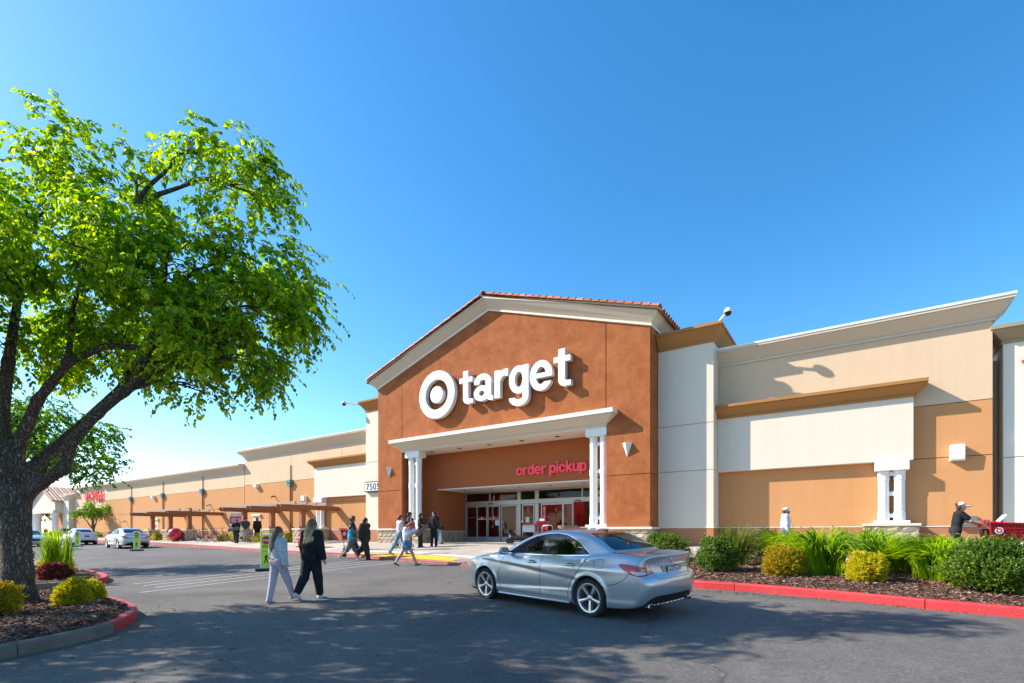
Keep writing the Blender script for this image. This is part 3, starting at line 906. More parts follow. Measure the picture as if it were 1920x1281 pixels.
door(-15.60, -14.77, YD + 0.01, None, "swing_door")
door(-14.36, -12.95, YD + 0.02); door(-12.94, -12.30, YD - 0.05, None, "sliding_door"); door(-11.00, -10.40, YD - 0.05); door(-10.38, -9.77, YD + 0.02)
# small notices in the panes
def notice(name, x0, x1, z0, z1, mat, y=YD - 0.062):
    m = MB(); m.box(x0, x1, y, y + 0.004, Zr(z0), Zr(z1)); return m.build(name, mat, sf)
notice("notice", -17.45, -17.15, 0.45, 0.75, M_SIGNWHITE); notice("notice", -15.35, -15.12, 0.6, 0.9, M_SIGNWHITE, YD + 0.004); notice("notice", -15.3, -15.12, 1.15, 1.38, M_RED, YD + 0.004)
notice("notice", -18.99, -18.93, .45, .57, plain("blue_sticker", (0.02, 0.10, 0.5), 0.5), YD + 0.012)
notice("yellow_notice", -11.05, -10.78, 2.0, 2.22, plain("notice_yellow", (0.75, 0.5, 0.01), 0.5), YD + 0.03)
notice("door_sensor", -17.2 - .75, -17.62, 1.70, 1.76, M_BLACK, YD - 0.09); notice("door_sensor", -12.2, -11.85, 1.70, 1.76, M_BLACK, YD - 0.09)
opt = notice("red_banner", -14.24, -14.02, -0.42, 1.50, M_RED, YD + 0.01)

def text_mesh(txt, size, depth, bold=0.0, align='LEFT', spacing=1.0):
    cu = bpy.data.curves.new("txt", 'FONT'); cu.body = txt; cu.size = size; cu.extrude = depth / 2; cu.offset = bold
    cu.align_x = align; cu.space_character = spacing; cu.resolution_u = 5
    o = bpy.data.objects.new("txt", cu); COL.objects.link(o)
    dg = bpy.context.evaluated_depsgraph_get(); dg.update()
    me = bpy.data.meshes.new_from_object(o.evaluated_get(dg))
    bpy.data.objects.remove(o, do_unlink=True); bpy.data.curves.remove(cu)
    me.materials.clear()
    return me
def text_on_wall(name, txt, x, y, z, size, depth, mats, parent, bold=0.0, align='LEFT', rotz=0.0, spacing=1.0):
    me = text_mesh(txt, size, depth, bold, align, spacing)
    me.transform(Matrix.Translation((x, y, z)) @ Matrix.Rotation(rotz, 4, 'Z') @ Matrix.Rotation(PI / 2, 4, 'X'))
    return link_mesh(name, me, mats, parent)
for i, ch in enumerate("OPTOMETRIST"):
    text_on_wall("banner_letter", ch, -14.13, YD + 0.006, Zr(1.32 - i * 0.155), 0.14, 0.003, M_WSIGN, opt, 0.004, 'CENTER')

# interior seen through the panes
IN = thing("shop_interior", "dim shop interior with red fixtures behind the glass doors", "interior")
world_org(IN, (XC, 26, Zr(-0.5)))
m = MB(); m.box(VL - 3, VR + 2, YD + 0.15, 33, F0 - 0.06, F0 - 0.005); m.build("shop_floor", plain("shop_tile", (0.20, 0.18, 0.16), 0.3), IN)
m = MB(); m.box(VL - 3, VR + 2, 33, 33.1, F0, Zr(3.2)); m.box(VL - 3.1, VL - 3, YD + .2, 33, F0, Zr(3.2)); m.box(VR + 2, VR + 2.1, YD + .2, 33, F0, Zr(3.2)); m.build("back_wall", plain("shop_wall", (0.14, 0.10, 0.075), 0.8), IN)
m = MB(); m.box(VL - 3, VR + 2, YD + 0.2, 33.1, Zr(3.2), Zr(3.3)); m.build("shop_ceiling", plain("shop_ceil", (0.25, 0.24, 0.22), 0.9), IN)
m = MB(); m.box(VL - 2, -14.6, 30.0, 30.1, Zr(.4), Zr(2.4)); m.build("red_wall_band", M_RED, IN)
m = MB(); m.box(-13.9, -10.2, 29.2, 29.3, Zr(1.55), Zr(2.3)); m.build("category_banner", plain("warm_brown_banner", (.30, .14, .06), .6), IN)
m = MB(); m.box(VL + .02, VL + 2.9, YD + 1.6, YD + 1.7, F0, Zr(2.5)); m.build("red_partition", M_RED, IN)
for i in range(4):
    m = MB(); m.box(-17.5 + i * 2.2, -16.6 + i * 2.2, 27.5 + (i % 2), 28.2 + (i % 2), F0, Zr(0.55)); m.box(-17.45 + i * 2.2, -16.65 + i * 2.2, 27.55 + (i % 2), 28.15 + (i % 2), Zr(.551), Zr(1.0 + .2 * (i % 2)))
    m.build("shop_fixture", M_RED if i % 2 else plain("fixture_wood%d" % i, (0.20, 0.09, 0.05), 0.5), IN)
m = MB()
for i in range(4): m.box(-18.5 + i * 2.6, -17.2 + i * 2.6, 26, 31, Zr(3.17), Zr(3.195))
m.build("ceiling_light", plain("tube_light", (1, 1, 1), 0.5, emit=(1, 0.93, 0.82), es=0.6), IN)
m = MB(); m.box(-13.2, -12.2, 28.5, 28.55, Zr(0.95), Zr(1.2)); m.box(-10.9, -10.1, 28.5, 28.55, Zr(.95), Zr(1.2)); m.build("hanging_panel", plain("turquoise_panel", (0.05, 0.42, 0.38), 0.5, emit=(0.05, .5, .42), es=.35), IN)

# ---- white towers
def tower(x0, x1, mirror):
    m = MB(); m.box(x0 + 0.02, x1 - 0.02, YT + 0.05, 24.2, GROUND, Zr(7.62))
    t = m.build("tower_wall", M_GROOVE if False else M_TAN, store)
    for z0, z1, mt in ((-0.75, 0.21, M_WAINS), (0.235, 2.52, M_WHITE), (2.54, 4.41, M_WHITE), (4.43, 7.62, M_WHITE)):
        m = MB(); m.box(x0, x1, YT, 24.21, Zr(z0), Zr(z1)); m.build("wall_panel", mt, t, bevel=0.008)
    m = MB(); m.box(x0 - 0.012, x1 + 0.012, YT - 0.014, 24.2, Zr(0.20), Zr(0.245)); m.build("wainscot_cap", M_LEDGE, t)
    o = 0.42
    if not mirror: P = [(x1, 24.2), (x1, YT), (x0 + .02, YT)]; O = [(1, 0), (1, -1), (0, -1)]
    else: P = [(x1 - .02, YT), (x0, YT), (x0, 24.2)]; O = [(0, -1), (-1, -1), (-1, 0)]
    flare(store, "tower_cornice", [(p[0], p[1], Zr(7.60)) for p in P], O, 0.66, 0.37, M_CORN, None)
    m = MB(); m.box(x0, x1, YT, 24.2, Zr(8.20), Zr(8.25)); m.build("tower_roof", M_CORN, t)
tower(-6.775, -4.55, False); tower(2 * XC + 4.55, 2 * XC + 6.775, True)

# ---- wings
def wing(x0, x1, levels, top, joints, corn_h, corn_out, cop, ends):
    m = MB(); m.box(x0, x1, YW + 0.06, 23.2, GROUND, Zr(top + corn_h - 0.1))
    w = m.build("wing_wall", M_GROOVE, store)
    xs_ = [x0] + sorted(j for j in joints if x0 < j < x1) + [x1]
    for a, b in zip(xs_[:-1], xs_[1:]):
        for z0, z1, mt in levels: panel(w, a, b, Zr(z0), Zr(z1), YW, mt, 0.011)
    m = MB(); m.box(x0, x1, YW - 0.016, YW + 0.05, Zr(0.205), Zr(0.24)); m.build("wainscot_cap", M_LEDGE, w)
    P = []; O = []
    if ends[1]: P += [(x1, 23.2)]; O += [(1, 0)]
    P += [(x1, YW)]; O += [((1 if ends[1] else 0), -1)]
    P += [(x0, YW)]; O += [((-1 if ends[0] else 0), -1)]
    if ends[0]: P += [(x0, 23.2)]; O += [(-1, 0)]
    flare(store, "parapet_cornice", [(p[0], p[1], Zr(top)) for p in P], O, corn_h, corn_out, M_MOULD, None, cop)
    m = MB(); m.box(x0, x1, YW, 23.2, Zr(top + corn_h - .06), Zr(top + corn_h - .01)); m.build("parapet_top", M_MOULD, w)
    if ends[1]:
        m = MB(); m.box(x1 - .02, x1 + .006, YW + .1, 23.2, GROUND, Zr(top)); m.build("wall_panel", M_TAN, w)
    if ends[0]:
        m = MB(); m.box(x0 - .006, x0 + .02, YW + .1, 23.2, GROUND, Zr(top)); m.build("wall_panel", M_TAN, w)
    return w
wing(-4.55, 3.72, [(-0.75, 0.21, M_WAINS), (0.235, 2.51, M_ORANGE), (2.51, 4.29, M_ORANGE), (4.29, 6.86, M_TAN)], 6.78, [], 0.62, 0.44, M_FLASH, (False, True))
wing(-41.5, -25.34, [(-0.75, 0.21, M_WAINS), (0.235, 2.16, M_ORANGE), (2.16, 3.92, M_ORANGE), (3.92, 6.2, M_TAN)], 6.1, [-28.9, -34.9], 0.62, 0.46, M_LEDGE, (True, False))
wing(-72.6, -41.53, [(-0.75, 0.18, M_WAINS), (0.20, 2.06, M_ORANGE), (2.06, 3.80, M_ORANGE), (3.80, 5.2, M_TAN)], 5.1, [-48.6, -56.8, -64.7], 0.55, 0.45, M_LEDGE, (False, False))
m = MB(); m.box(-72.6, -25, 23.0, 60, GROUND, Zr(5.0)); m.box(-6.5, 3.7, 23.0, 60, GROUND, Zr(5.0)); m.box(-24.9, -6.6, 33.3, 60, GROUND, Zr(5.0)); m.build("main_roof", plain("roof_membrane", (0.4, 0.4, 0.38), 0.9), store)
m = MB(); m.box(GL, GR, YT + .3, 27, Zr(4.9), Zr(8.3)); m.build("portal_attic", M_TAN, store)

# projecting white boxes with caramel cornices, carried on twin columns
def white_box(x0, x1, right):
    m = MB(); m.box(x0, x1, YB, YW - 0.002, Zr(2.47), Zr(4.62)); b = m.build("fascia_box", M_WHITE, store, bevel=0.01)
    if right: P = [(x1, YW), (x1, YB), (x0, YB)]; O = [(1, 0), (1, -1), (0, -1)]
    else: P = [(x1, YB), (x0, YB), (x0, YW)]; O = [(0, -1), (-1, -1), (-1, 0)]
    flare(store, "box_cornice", [(p[0], p[1], Zr(4.60)) for p in P], O, 0.52, 0.36, M_CORN, None)
    return b
white_box(-4.545, 1.71, True); white_box(2 * XC - 1.71, -25.345, False)
def pedestal(x0, x1, seed):
    m = MB(); m.box(x0 + .03, x1 - .03, 21.27, YW - .02, GROUND, Zr(0.24)); p = m.build("column_pedestal", M_MORTAR, store)
    ashlar(p, x0, x1, Zr(-0.6), Zr(0.235), 21.26, seed, 0.05, bl=0.42); ashlar(p, 21.28, YW - .02, Zr(-.6), Zr(.235), x1 - 0.02, seed + 1, 0.05, axis='x', side=1); ashlar(p, 21.28, YW - .02, Zr(-.6), Zr(.235), x0 + 0.02, seed + 2, 0.05, axis='x', side=-1)
    m = MB(); m.box(x0 - 0.05, x1 + 0.05, 21.20, YW - 0.01, Zr(0.237), Zr(0.325)); m.build("cap_stone", M_CAP, p, bevel=0.012)
pedestal(0.34, 1.84, 30); twin_columns(0.90, 1.34, 21.66, 0.325, 2.47, 0.155, (0.98, None, 0.17), 0.33)
pedestal(2 * XC - 1.84, 2 * XC - 0.34, 40); twin_columns(2 * XC - 1.34, 2 * XC - 0.90, 21.66, 0.325, 2.47, 0.155, (0.98, None, 0.17), 0.33)

# steel doors, fire panels in the long wall
def wall_door(x0, x1, z1):
    m = MB(); m.box(x0 - .08, x1 + .08, YW - 0.025, YW + 0.02, Zr(-0.6), Zr(z1 + .08)); d = m.build("service_door", M_DOORW, store)
    m = MB(); m.box(x0, x1, YW - 0.04, YW - 0.0255, Zr(-0.58), Zr(z1)); m.build("door_leaf", plain("door_leaf_cream", (0.66, 0.52, 0.38), .5), d, bevel=.004)
    m = MB(); m.box(x0 - .15, x1 + .15, YW - 0.16, YW - 0.003, Zr(z1 + .1), Zr(z1 + .22)); m.build("door_hood", M_LEDGE, d)
    m = MB(); m.box(x1 - .14, x1 - .08, YW - .08, YW - .041, Zr(.3), Zr(.36)); m.build("door_handle", M_GREY, d)
    m = MB(); m.box((x0 + x1) / 2 - .12, (x0 + x1) / 2 + .22, YW - .05, YW - .0415, Zr(.55), Zr(.85)); m.build("door_notice", M_RED, d)
wall_door(-40.1, -39.1, 1.28); wall_door(-59.1, -58.0, 1.22)
# rain leaders in the joints
for x, z in ((-34.9, 3.72), (-48.6, 3.72), (-56.8, 3.68), (-64.7, 3.65)):
    m = MB(); m.box(x - .2, x + .2, YW - .22, YW - .012, Zr(z - .22), Zr(z + .02)); m.box(x - .24, x + .24, YW - .26, YW - .012, Zr(z + .021), Zr(z + .26))
    h = m.build("rain_head", M_TEAL, store, bevel=.01)
    m = MB(); m.tube([(x, YW - .07, Zr(z - .2)), (x, YW - .07, Zr(-.55))], 0.05, 8); m.build("downpipe", M_TAN if False else M_CORN, h, smooth=True)
    m = MB(); m.tube([(x, YW - .05, Zr(z + .25)), (x, YW - .05, Zr(5.1))], 0.03, 8); m.build("leader_pipe", M_CORN, h, smooth=True)

# ---- lettering
def glyph_sdf(ch, X, Y, w, asc):
    def box(x0, x1, y0, y1):
        return np.maximum(np.abs(X - (x0 + x1) / 2) - (x1 - x0) / 2, np.abs(Y - (y0 + y1) / 2) - (y1 - y0) / 2)
    def ring(cx, cy, rx, ry, ww=None, wy=None):
        # band between two ellipses, heavier at the sides than top and bottom
        ww = w if ww is None else ww; wy = 0.86 * ww if wy is None else wy
        def el(a, b):
            px, py = (X - cx), (Y - cy)
            k0 = np.sqrt((px / a) ** 2 + (py / b) ** 2); k1 = np.sqrt((px / a ** 2) ** 2 + (py / b ** 2) ** 2) + 1e-9
            return k0 * (k0 - 1) / k1
        return np.maximum(el(rx + ww / 2, ry + wy / 2), -el(rx - ww / 2, ry - wy / 2))
    def seg(a, b, r):
        ax, ay = a; dx, dy = b[0] - a[0], b[1] - a[1]
        t = ((X - ax) * dx + (Y - ay) * dy) / (dx * dx + dy * dy)
        nx, ny = -dy / math.hypot(dx, dy), dx / math.hypot(dx, dy)
        return np.maximum(np.abs((X - ax) * nx + (Y - ay) * ny) - r, np.maximum(-t, t - 1) * math.hypot(dx, dy))
    def U(*a):
        r = a[0]
        for q in a[1:]: r = np.minimum(r, q)
        return r
    I = np.maximum
    if ch == 't': return U(box(.19, .19 + w, .17, asc), box(0, .66, .81, 1.0), I(ring(.19 + w / 2 + .17, .20, .17, .115), I(X - (.19 + w / 2 + .17), Y - .20)), box(.19 + w / 2 + .16, .68, 0, .172))
    if ch == 'a': return U(I(ring(.43, .70, .28, .195), .64 - Y), box(.71 - w / 2, .71 + w / 2, .08, .71), I(ring(.385, .29, .255, .195, w, .19), X - .71), I(ring(.90, .17, .19, .09), I(X - .92, Y - .17)))
    if ch == 'r': return U(box(0, w, 0, 1), I(ring(.55, .55, .55 - w / 2, .345), I(X - .58, .55 - Y)), box(.50, .62, 1.0 - w, 1.0))
    if ch == 'g': return U(ring(.43, .52, .30, .385), box(.86 - w, .86, -.12, 1), I(ring(.43, -.10, .43 - w / 2, .20), Y + .10))
    if ch == 'e': return U(I(ring(.47, .5, .34, .41), -box(.44, 1.2, .27, .43)), box(.20, .90, .425, .585))
    if ch == 'o': return ring(.48, .5, .35, .41)
    if ch == 'd': return U(ring(.45, .5, .32, .41), box(.90 - w, .90, 0, asc))
    if ch == 'p': return U(ring(.47, .5, .32, .41), box(0, w, -.36, 1))
    if ch == 'i': return U(box(0, w, 0, 1), box(0, w, 1.14, asc))
    if ch == 'c': return I(ring(.47, .5, .34, .41), -box(.50, 1.2, .36, .64))
    if ch == 'k': return U(box(0, w, 0, asc), seg((.15, .36), (.66, .98), w * .52), seg((.34, .60), (.74, .02), w * .55))
    if ch == 'u': return U(box(0, w, .36, 1), box(.84 - w, .84, 0, 1), I(ring(.42, .38, .42 - w / 2, .29), Y - .38))
GLYPH_BOX = dict(t=(0, .68), a=(0, .95), r=(0, .62), g=(0, .86), e=(0, .94), o=(0, .96), d=(0, .90), p=(0, .92), i=(0, .24), c=(0, .92), k=(0, .80), u=(0, .84))
def contours(F, xs, ys):
    """marching squares: closed loops of the zero level"""
    segs = {}
    ny, nx = F.shape
    def ip(i0, j0, i1, j1):
        a, b = F[j0, i0], F[j1, i1]; t = a / (a - b)
        return (xs[i0] + (xs[i1] - xs[i0]) * t, ys[j0] + (ys[j1] - ys[j0]) * t)
    S = F < 0
    cells = np.argwhere((S[:-1, :-1] != S[1:, 1:]) | (S[:-1, 1:] != S[1:, :-1]) | (S[:-1, :-1] != S[:-1, 1:]))
    nxt = {}; pos = {}
    for j, i in cells:
        c = [S[j, i], S[j, i + 1], S[j + 1, i + 1], S[j + 1, i]]
        E = [(('h', i, j), (i, j, i + 1, j)), (('v', i + 1, j), (i + 1, j, i + 1, j + 1)), (('h', i, j + 1), (i, j + 1, i + 1, j + 1)), (('v', i, j), (i, j, i, j + 1))]
        cr = [k for k in range(4) if c[k] != c[(k + 1) % 4]]
        for k in cr:
            if E[k][0] not in pos: pos[E[k][0]] = ip(*E[k][1])
        # walk with the inside on the left
        for k in cr:
            if c[k] and not c[(k + 1) % 4]:
                for d in (3, 2, 1):
                    q = (k + d) % 4
                    if q in cr and not c[q] and c[(q + 1) % 4]: nxt[E[k][0]] = E[q][0]; break
    loops = []
    while nxt:
        s0 = next(iter(nxt)); L_ = []; k = s0
        while k in nxt:
            L_.append(pos[k]); k = nxt.pop(k)
        if len(L_) > 8: loops.append(L_)
    return loops
def simplify(L_, eps):
    def rdp(p):
        if len(p) < 3: return p
        a, b = np.array(p[0]), np.array(p[-1]); q = np.array(p); d = b - a; n = np.hypot(*d)
        dist = np.abs(d[0] * (q[:, 1] - a[1]) - d[1] * (q[:, 0] - a[0])) / n if n > 1e-9 else np.hypot(*(q - a).T)
        k = int(dist.argmax())
        if dist[k] < eps: return [p[0], p[-1]]
        return rdp(p[:k + 1])[:-1] + rdp(p[k:])
    h = len(L_) // 2
    return rdp(L_[:h + 1])[:-1] + rdp(L_[h:] + [L_[0]])[:-1]
def glyph_mesh(ch, w, asc, unit, depth):
    xs_ = np.arange(-.06, 1.10, .009); ys_ = np.arange(-.50, 1.5, .009)
    X, Y = np.meshgrid(xs_, ys_)
    cu = bpy.data.curves.new("glyph", 'CURVE'); cu.dimensions = '2D'; cu.fill_mode = 'BOTH'; cu.extrude = depth / 2
    for lp in contours(glyph_sdf(ch, X, Y, w, asc), xs_, ys_):
        lp = simplify(lp, .003)
        sp = cu.splines.new('POLY'); sp.points.add(len(lp) - 1); sp.use_cyclic_u = True
        for q, p in zip(sp.points, lp): q.co = (p[0] * unit, p[1] * unit, 0, 1)
    o = bpy.data.objects.new("glyph", cu); COL.objects.link(o)
    dg = bpy.context.evaluated_depsgraph_get(); dg.update()
    me = bpy.data.meshes.new_from_object(o.evaluated_get(dg))
    bpy.data.objects.remove(o, do_unlink=True); bpy.data.curves.remove(cu); me.materials.clear()
    return me
def glyph_letters(parent, txt, x0, x1, zbase, unit, depth, y, mats, name, w, gap, asc):
    ws = [0.34 if c == ' ' else (GLYPH_BOX[c][1] if c != 'i' else w) for c in txt]
    sx = (x1 - x0) / ((sum(ws) + gap * (len(txt) - 1)) * unit); x = x0
    for c, wd in zip(txt, ws):
        if c != ' ':
            me = glyph_mesh(c, w, asc, unit, depth)
            me.transform(Matrix.Translation((x, y + depth / 2, zbase)) @ Matrix.Diagonal((sx, 1, 1, 1)) @ Matrix.Rotation(PI / 2, 4, 'X'))
            link_mesh(name, me, mats, parent)
            for p in me.polygons:
                p.use_smooth = False
                if len(mats) > 1 and abs(p.normal.y) < 0.5: p.material_index = 1
        x += (wd + gap) * unit * sx

sign = thing("store_sign", "large white bullseye and lowercase target lettering on the brown gable", "sign")
YS = YG - 0.34
def ring_mesh(cx, cz, ro, ri, y0, y1):
    m = MB(); n = 72; V = []
    for y in (y0, y1):
        for k in range(n):
            a = 2 * PI * k / n
            for r in ((ro, ri) if ri else (ro,)): V.append((cx + r * math.cos(a), y, cz + r * math.sin(a)))
    if ri:
        for k in range(n):
            k2 = (k + 1) % n; o = 2 * n
            a, b, c, d = 2 * k, 2 * k2, 2 * k2 + 1, 2 * k + 1
            m.f += [(a, b, c, d), (a + o, d + o, c + o, b + o), (a, a + o, b + o, b), (d, c, c + o, d + o)]; m.m += [0, 1, 1, 1]
    else:
        m.f += [tuple(range(n)), tuple(range(2 * n - 1, n - 1, -1))] + [(k, k + n, (k + 1) % n + n, (k + 1) % n) for k in range(n)]; m.m += [0, 1] + [1] * n
    m.v = V
    return m
world_org(sign, (XC, YG, Zr(6.2)))
K = YS / YG
ring_mesh(-18.48 * K, Zr(7.43 * K), 1.26, 0.79, YS, YS + 0.24).build("bullseye_ring", [M_WSIGN, M_WRET], sign, bevel=0.012)
ring_mesh(-18.48 * K, Zr(7.43 * K), 0.445, 0, YS, YS + 0.24).build("bullseye_dot", [M_WSIGN, M_WRET], sign, bevel=0.012)
def letters(parent, txt, x0, x1, zbase, size, depth, y, bold, mats, name, cond=1.0, gap=0.0):
    """each letter its own mesh, spread to span x0..x1"""
    ms = []
    for ch in txt:
        if ch == ' ': ms.append(None); continue
        me = text_mesh(ch, size, depth, bold)
        co = np.empty(len(me.vertices) * 3); me.vertices.foreach_get("co", co); co = co.reshape(-1, 3)
        ms.append((me, co[:, 0].min(), co[:, 0].max()))
    tot = sum((m[2] - m[1]) if m else size * 0.30 for m in ms) + gap * (len(ms) - 1)
    sx = (x1 - x0) / tot; x = x0
    for m in ms:
        if m is None: x += (size * 0.30 + gap) * sx; continue
        me, a, b = m
        me.transform(Matrix.Translation((x, y + depth / 2, zbase)) @ Matrix.Diagonal((sx, 1, 1, 1)) @ Matrix.Translation((-a, 0, 0)) @ Matrix.Rotation(PI / 2, 4, 'X'))
        o = link_mesh(name, me, mats, parent)
        # faces looking sideways take the return colour
        if len(mats) > 1:
            for p in me.polygons:
                if abs(p.normal.y) < 0.5: p.material_index = 1
        x += (b - a + gap) * sx
glyph_letters(sign, "target", -16.88 * K, -10.40 * K, Zr(6.64 * K), 1.33, 0.24, YS, [M_WSIGN, M_WRET], "letter", 0.26, 0.05, 1.25)
pick = thing("order_pickup_sign", "red order pickup lettering on the brown wall above the doors", "sign")
world_org(pick, (-12.4, YR, Zr(3.0)))
glyph_letters(pick, "order pickup", -14.32, -10.34, Zr(2.95), 0.40, 0.09, YR - 0.12, [M_RSIGN], "letter", 0.225, 0.09, 1.36)
num = thing("number_sign", "white street number board reading 7505 with black border on the left tower", "sign")
world_org(num, (-24.3, YT, Zr(2.6)))
m = MB(); m.box(-25.22, -23.06, YT - .20, YT - .002, Zr(2.55), Zr(3.18)); m.build("frame", M_BLACK, num)
m = MB(); m.box(-25.16, -23.07, YT - .215, YT - .201, Zr(2.61), Zr(3.12)); m.build("face", M_SIGNWHITE, num)
letters(num, "7505", -25.04, -23.84, Zr(2.67), 0.56, 0.012, YT - .229, 0.004, [M_BLACK], "numeral", gap=0.06)
# ================================================================== IMPLICIT SURFACE MESHER
def surface_nets(F, org, h):
    """vertices (n,3) and quads of the zero level of a sampled field, negative inside"""
    S = F < 0
    A = S[:-1, :-1, :-1]
    allin = A.copy(); anyin = A.copy()
    for dx, dy, dz in ((1,0,0),(0,1,0),(0,0,1),(1,1,0),(1,0,1),(0,1,1),(1,1,1)):
        q = S[dx:S.shape[0]-1+dx, dy:S.shape[1]-1+dy, dz:S.shape[2]-1+dz]
        allin &= q; anyin |= q
    act = anyin & ~allin
    cells = np.argwhere(act)
    idx = np.full(act.shape, -1, np.int64); idx[act] = np.arange(len(cells))
    acc = np.zeros((len(cells), 3)); cnt = np.zeros(len(cells))
    i, j, k = cells.T
    C = [(a, b, c) for a in (0, 1) for b in (0, 1) for c in (0, 1)]
    for p in C:
        for ax in range(3):
            if p[ax]: continue
            q = list(p); q[ax] = 1
            f0 = F[i + p[0], j + p[1], k + p[2]]; f1 = F[i + q[0], j + q[1], k + q[2]]
            m = (f0 < 0) != (f1 < 0)
            t = f0[m] / (f0[m] - f1[m])
            pos = np.tile(np.array(p, float), (m.sum(), 1)); pos[:, ax] = t
            acc[m] += pos; cnt[m] += 1
    V = org + (cells + acc / cnt[:, None]) * h
    Q = []
    for ax in range(3):
        sl0 = [slice(1, -1)] * 3; sl0[ax] = slice(0, -1)
        sl1 = [slice(1, -1)] * 3; sl1[ax] = slice(1, None)
        s0, s1 = S[tuple(sl0)], S[tuple(sl1)]
        e = np.argwhere(s0 != s1)
        if not len(e): continue
        inn = s0[tuple(e.T)]
        off = np.ones(3, int); off[ax] = 0
        e = e + off
        u, v = (ax + 1) % 3, (ax + 2) % 3
        def cell(du, dv):
            c = e.copy(); c[:, u] += du; c[:, v] += dv
            return idx[tuple(c.T)]
        a, b, c, d = cell(-1, -1), cell(0, -1), cell(0, 0), cell(-1, 0)
        q = np.stack([a, b, c, d], 1)
        q[~inn] = q[~inn][:, ::-1]
        Q.append(q)
    return V, np.concatenate(Q)

def mesh_np(name, V, Q, smooth=True):
    me = bpy.data.meshes.new(name)
    me.vertices.add(len(V)); me.vertices.foreach_set("co", np.asarray(V, np.float32).ravel())
    n = len(Q); k = Q.shape[1]
    me.loops.add(n * k); me.loops.foreach_set("vertex_index", Q.astype(np.int32).ravel())
    me.polygons.add(n); me.polygons.foreach_set("loop_start", np.arange(0, n * k, k, dtype=np.int32))
    try: me.polygons.foreach_set("loop_total", np.full(n, k, np.int32))
    except Exception: pass
    if smooth: me.polygons.foreach_set("use_smooth", np.ones(n, bool))
    me.update(calc_edges=True); me.validate()
    return me

class Blob:
    """smooth union of tapered capsules and ellipsoids, sampled locally"""
    def __init__(s, k=0.03): s.p = []; s.k = k; s.cuts = []
    def cap(s, a, b, r1, r2=None, sq=(1, 1, 1), k=None, zlo=None, zhi=None):
        s.p.append((np.array(a, float), np.array(b, float), r1, r1 if r2 is None else r2, np.array(sq, float), s.k if k is None else k, zlo, zhi)); return s
    def ell(s, c, r, k=None):
        r = np.array(r, float); m = r.min()
        s.p.append((np.array(c, float), np.array(c, float), m, m, r / m, s.k if k is None else k, None, None)); return s
    def cut(s, point, normal):
        """remove what lies on the side the normal points to"""
        n = np.array(normal, float); s.cuts.append((np.array(point, float), n / np.linalg.norm(n))); return s
    def mesh(s, name, h):
        lo = np.min([np.minimum(p[0], p[1]) - max(p[2], p[3]) * p[4] for p in s.p], 0) - 3 * h
        hi = np.max([np.maximum(p[0], p[1]) + max(p[2], p[3]) * p[4] for p in s.p], 0) + 3 * h
        n = np.ceil((hi - lo) / h).astype(int) + 1
        F = np.full(n, 0.5, np.float32)
        for a, b, r1, r2, sq, k, zlo, zhi in s.p:
            R = max(r1, r2) * sq + k + 3 * h
            i0 = np.maximum(((np.minimum(a, b) - R - lo) / h).astype(int), 0); i1 = np.minimum(((np.maximum(a, b) + R - lo) / h).astype(int) + 2, n)
            g = [lo[q] + h * np.arange(i0[q], i1[q]) for q in range(3)]
            X, Y, Z = np.meshgrid(*g, indexing='ij')
            A = a / sq; d = b / sq - A; L2 = (d * d).sum()
            px, py, pz = X / sq[0] - A[0], Y / sq[1] - A[1], Z / sq[2] - A[2]
            t = np.clip((px * d[0] + py * d[1] + pz * d[2]) / L2, 0, 1) if L2 > 1e-12 else np.zeros_like(X)
            D = np.sqrt((px - t * d[0]) ** 2 + (py - t * d[1]) ** 2 + (pz - t * d[2]) ** 2) - (r1 + (r2 - r1) * t)
            if zlo is not None: D = np.maximum(D, zlo - Z)
            if zhi is not None: D = np.maximum(D, Z - zhi)
            sl = tuple(slice(i0[q], i1[q]) for q in range(3))
            old = F[sl]
            hh = np.clip(0.5 + 0.5 * (old - D) / k, 0, 1)
            F[sl] = old * (1 - hh) + D * hh - k * hh * (1 - hh)
        if s.cuts:
            g = [lo[q] + h * np.arange(n[q]) for q in range(3)]
            X, Y, Z = np.meshgrid(*g, indexing='ij')
            for p, nn in s.cuts:
                F = np.maximum(F, (X - p[0]) * nn[0] + (Y - p[1]) * nn[1] + (Z - p[2]) * nn[2])
        V, Q = surface_nets(F, lo, h)
        return mesh_np(name, V, Q)
# ================================================================== CARS
def flake_paint(name, col, metal=0.55, rough=0.32):
    m, nt, p, N, L = new_mat(name)
    p.inputs["Base Color"].default_value = (*col, 1); p.inputs["Metallic"].default_value = metal
    p.inputs["Roughness"].default_value = rough; p.inputs["Coat Weight"].default_value = 1.0; p.inputs["Coat Roughness"].default_value = 0.02
    tc = N.new("ShaderNodeTexCoord"); n = N.new("ShaderNodeTexNoise"); n.inputs["Scale"].default_value = 2.2; n.inputs["Detail"].default_value = 6
    L.new(tc.outputs["Object"], n.inputs["Vector"])
    r = N.new("ShaderNodeMapRange"); r.inputs["To Min"].default_value = rough - 0.04; r.inputs["To Max"].default_value = rough + 0.07
    L.new(n.outputs["Fac"], r.inputs["Value"]); L.new(r.outputs[0], p.inputs["Roughness"])
    return m
M_SILVER = flake_paint("silver_blue_car_paint", (0.46, 0.485, 0.51), 0.5, 0.28)
M_CARWHITE = flake_paint("white_car_paint", (0.72, 0.73, 0.75), 0.0, 0.3)
M_CARSILVER = flake_paint("pale_silver_car_paint", (0.55, 0.58, 0.60))
M_CARBLUE = flake_paint("dark_blue_car_paint", (0.03, 0.05, 0.11))
M_TYRE = plain("tyre_rubber", (0.022, 0.022, 0.023), 0.85, var=0.15, vscale=12)
M_RIM = plain("alloy_rim", (0.66, 0.66, 0.67), 0.28, metal=0.75)
M_HUBDARK = plain("brake_shadow", (0.03, 0.03, 0.032), 0.6, metal=0.4)
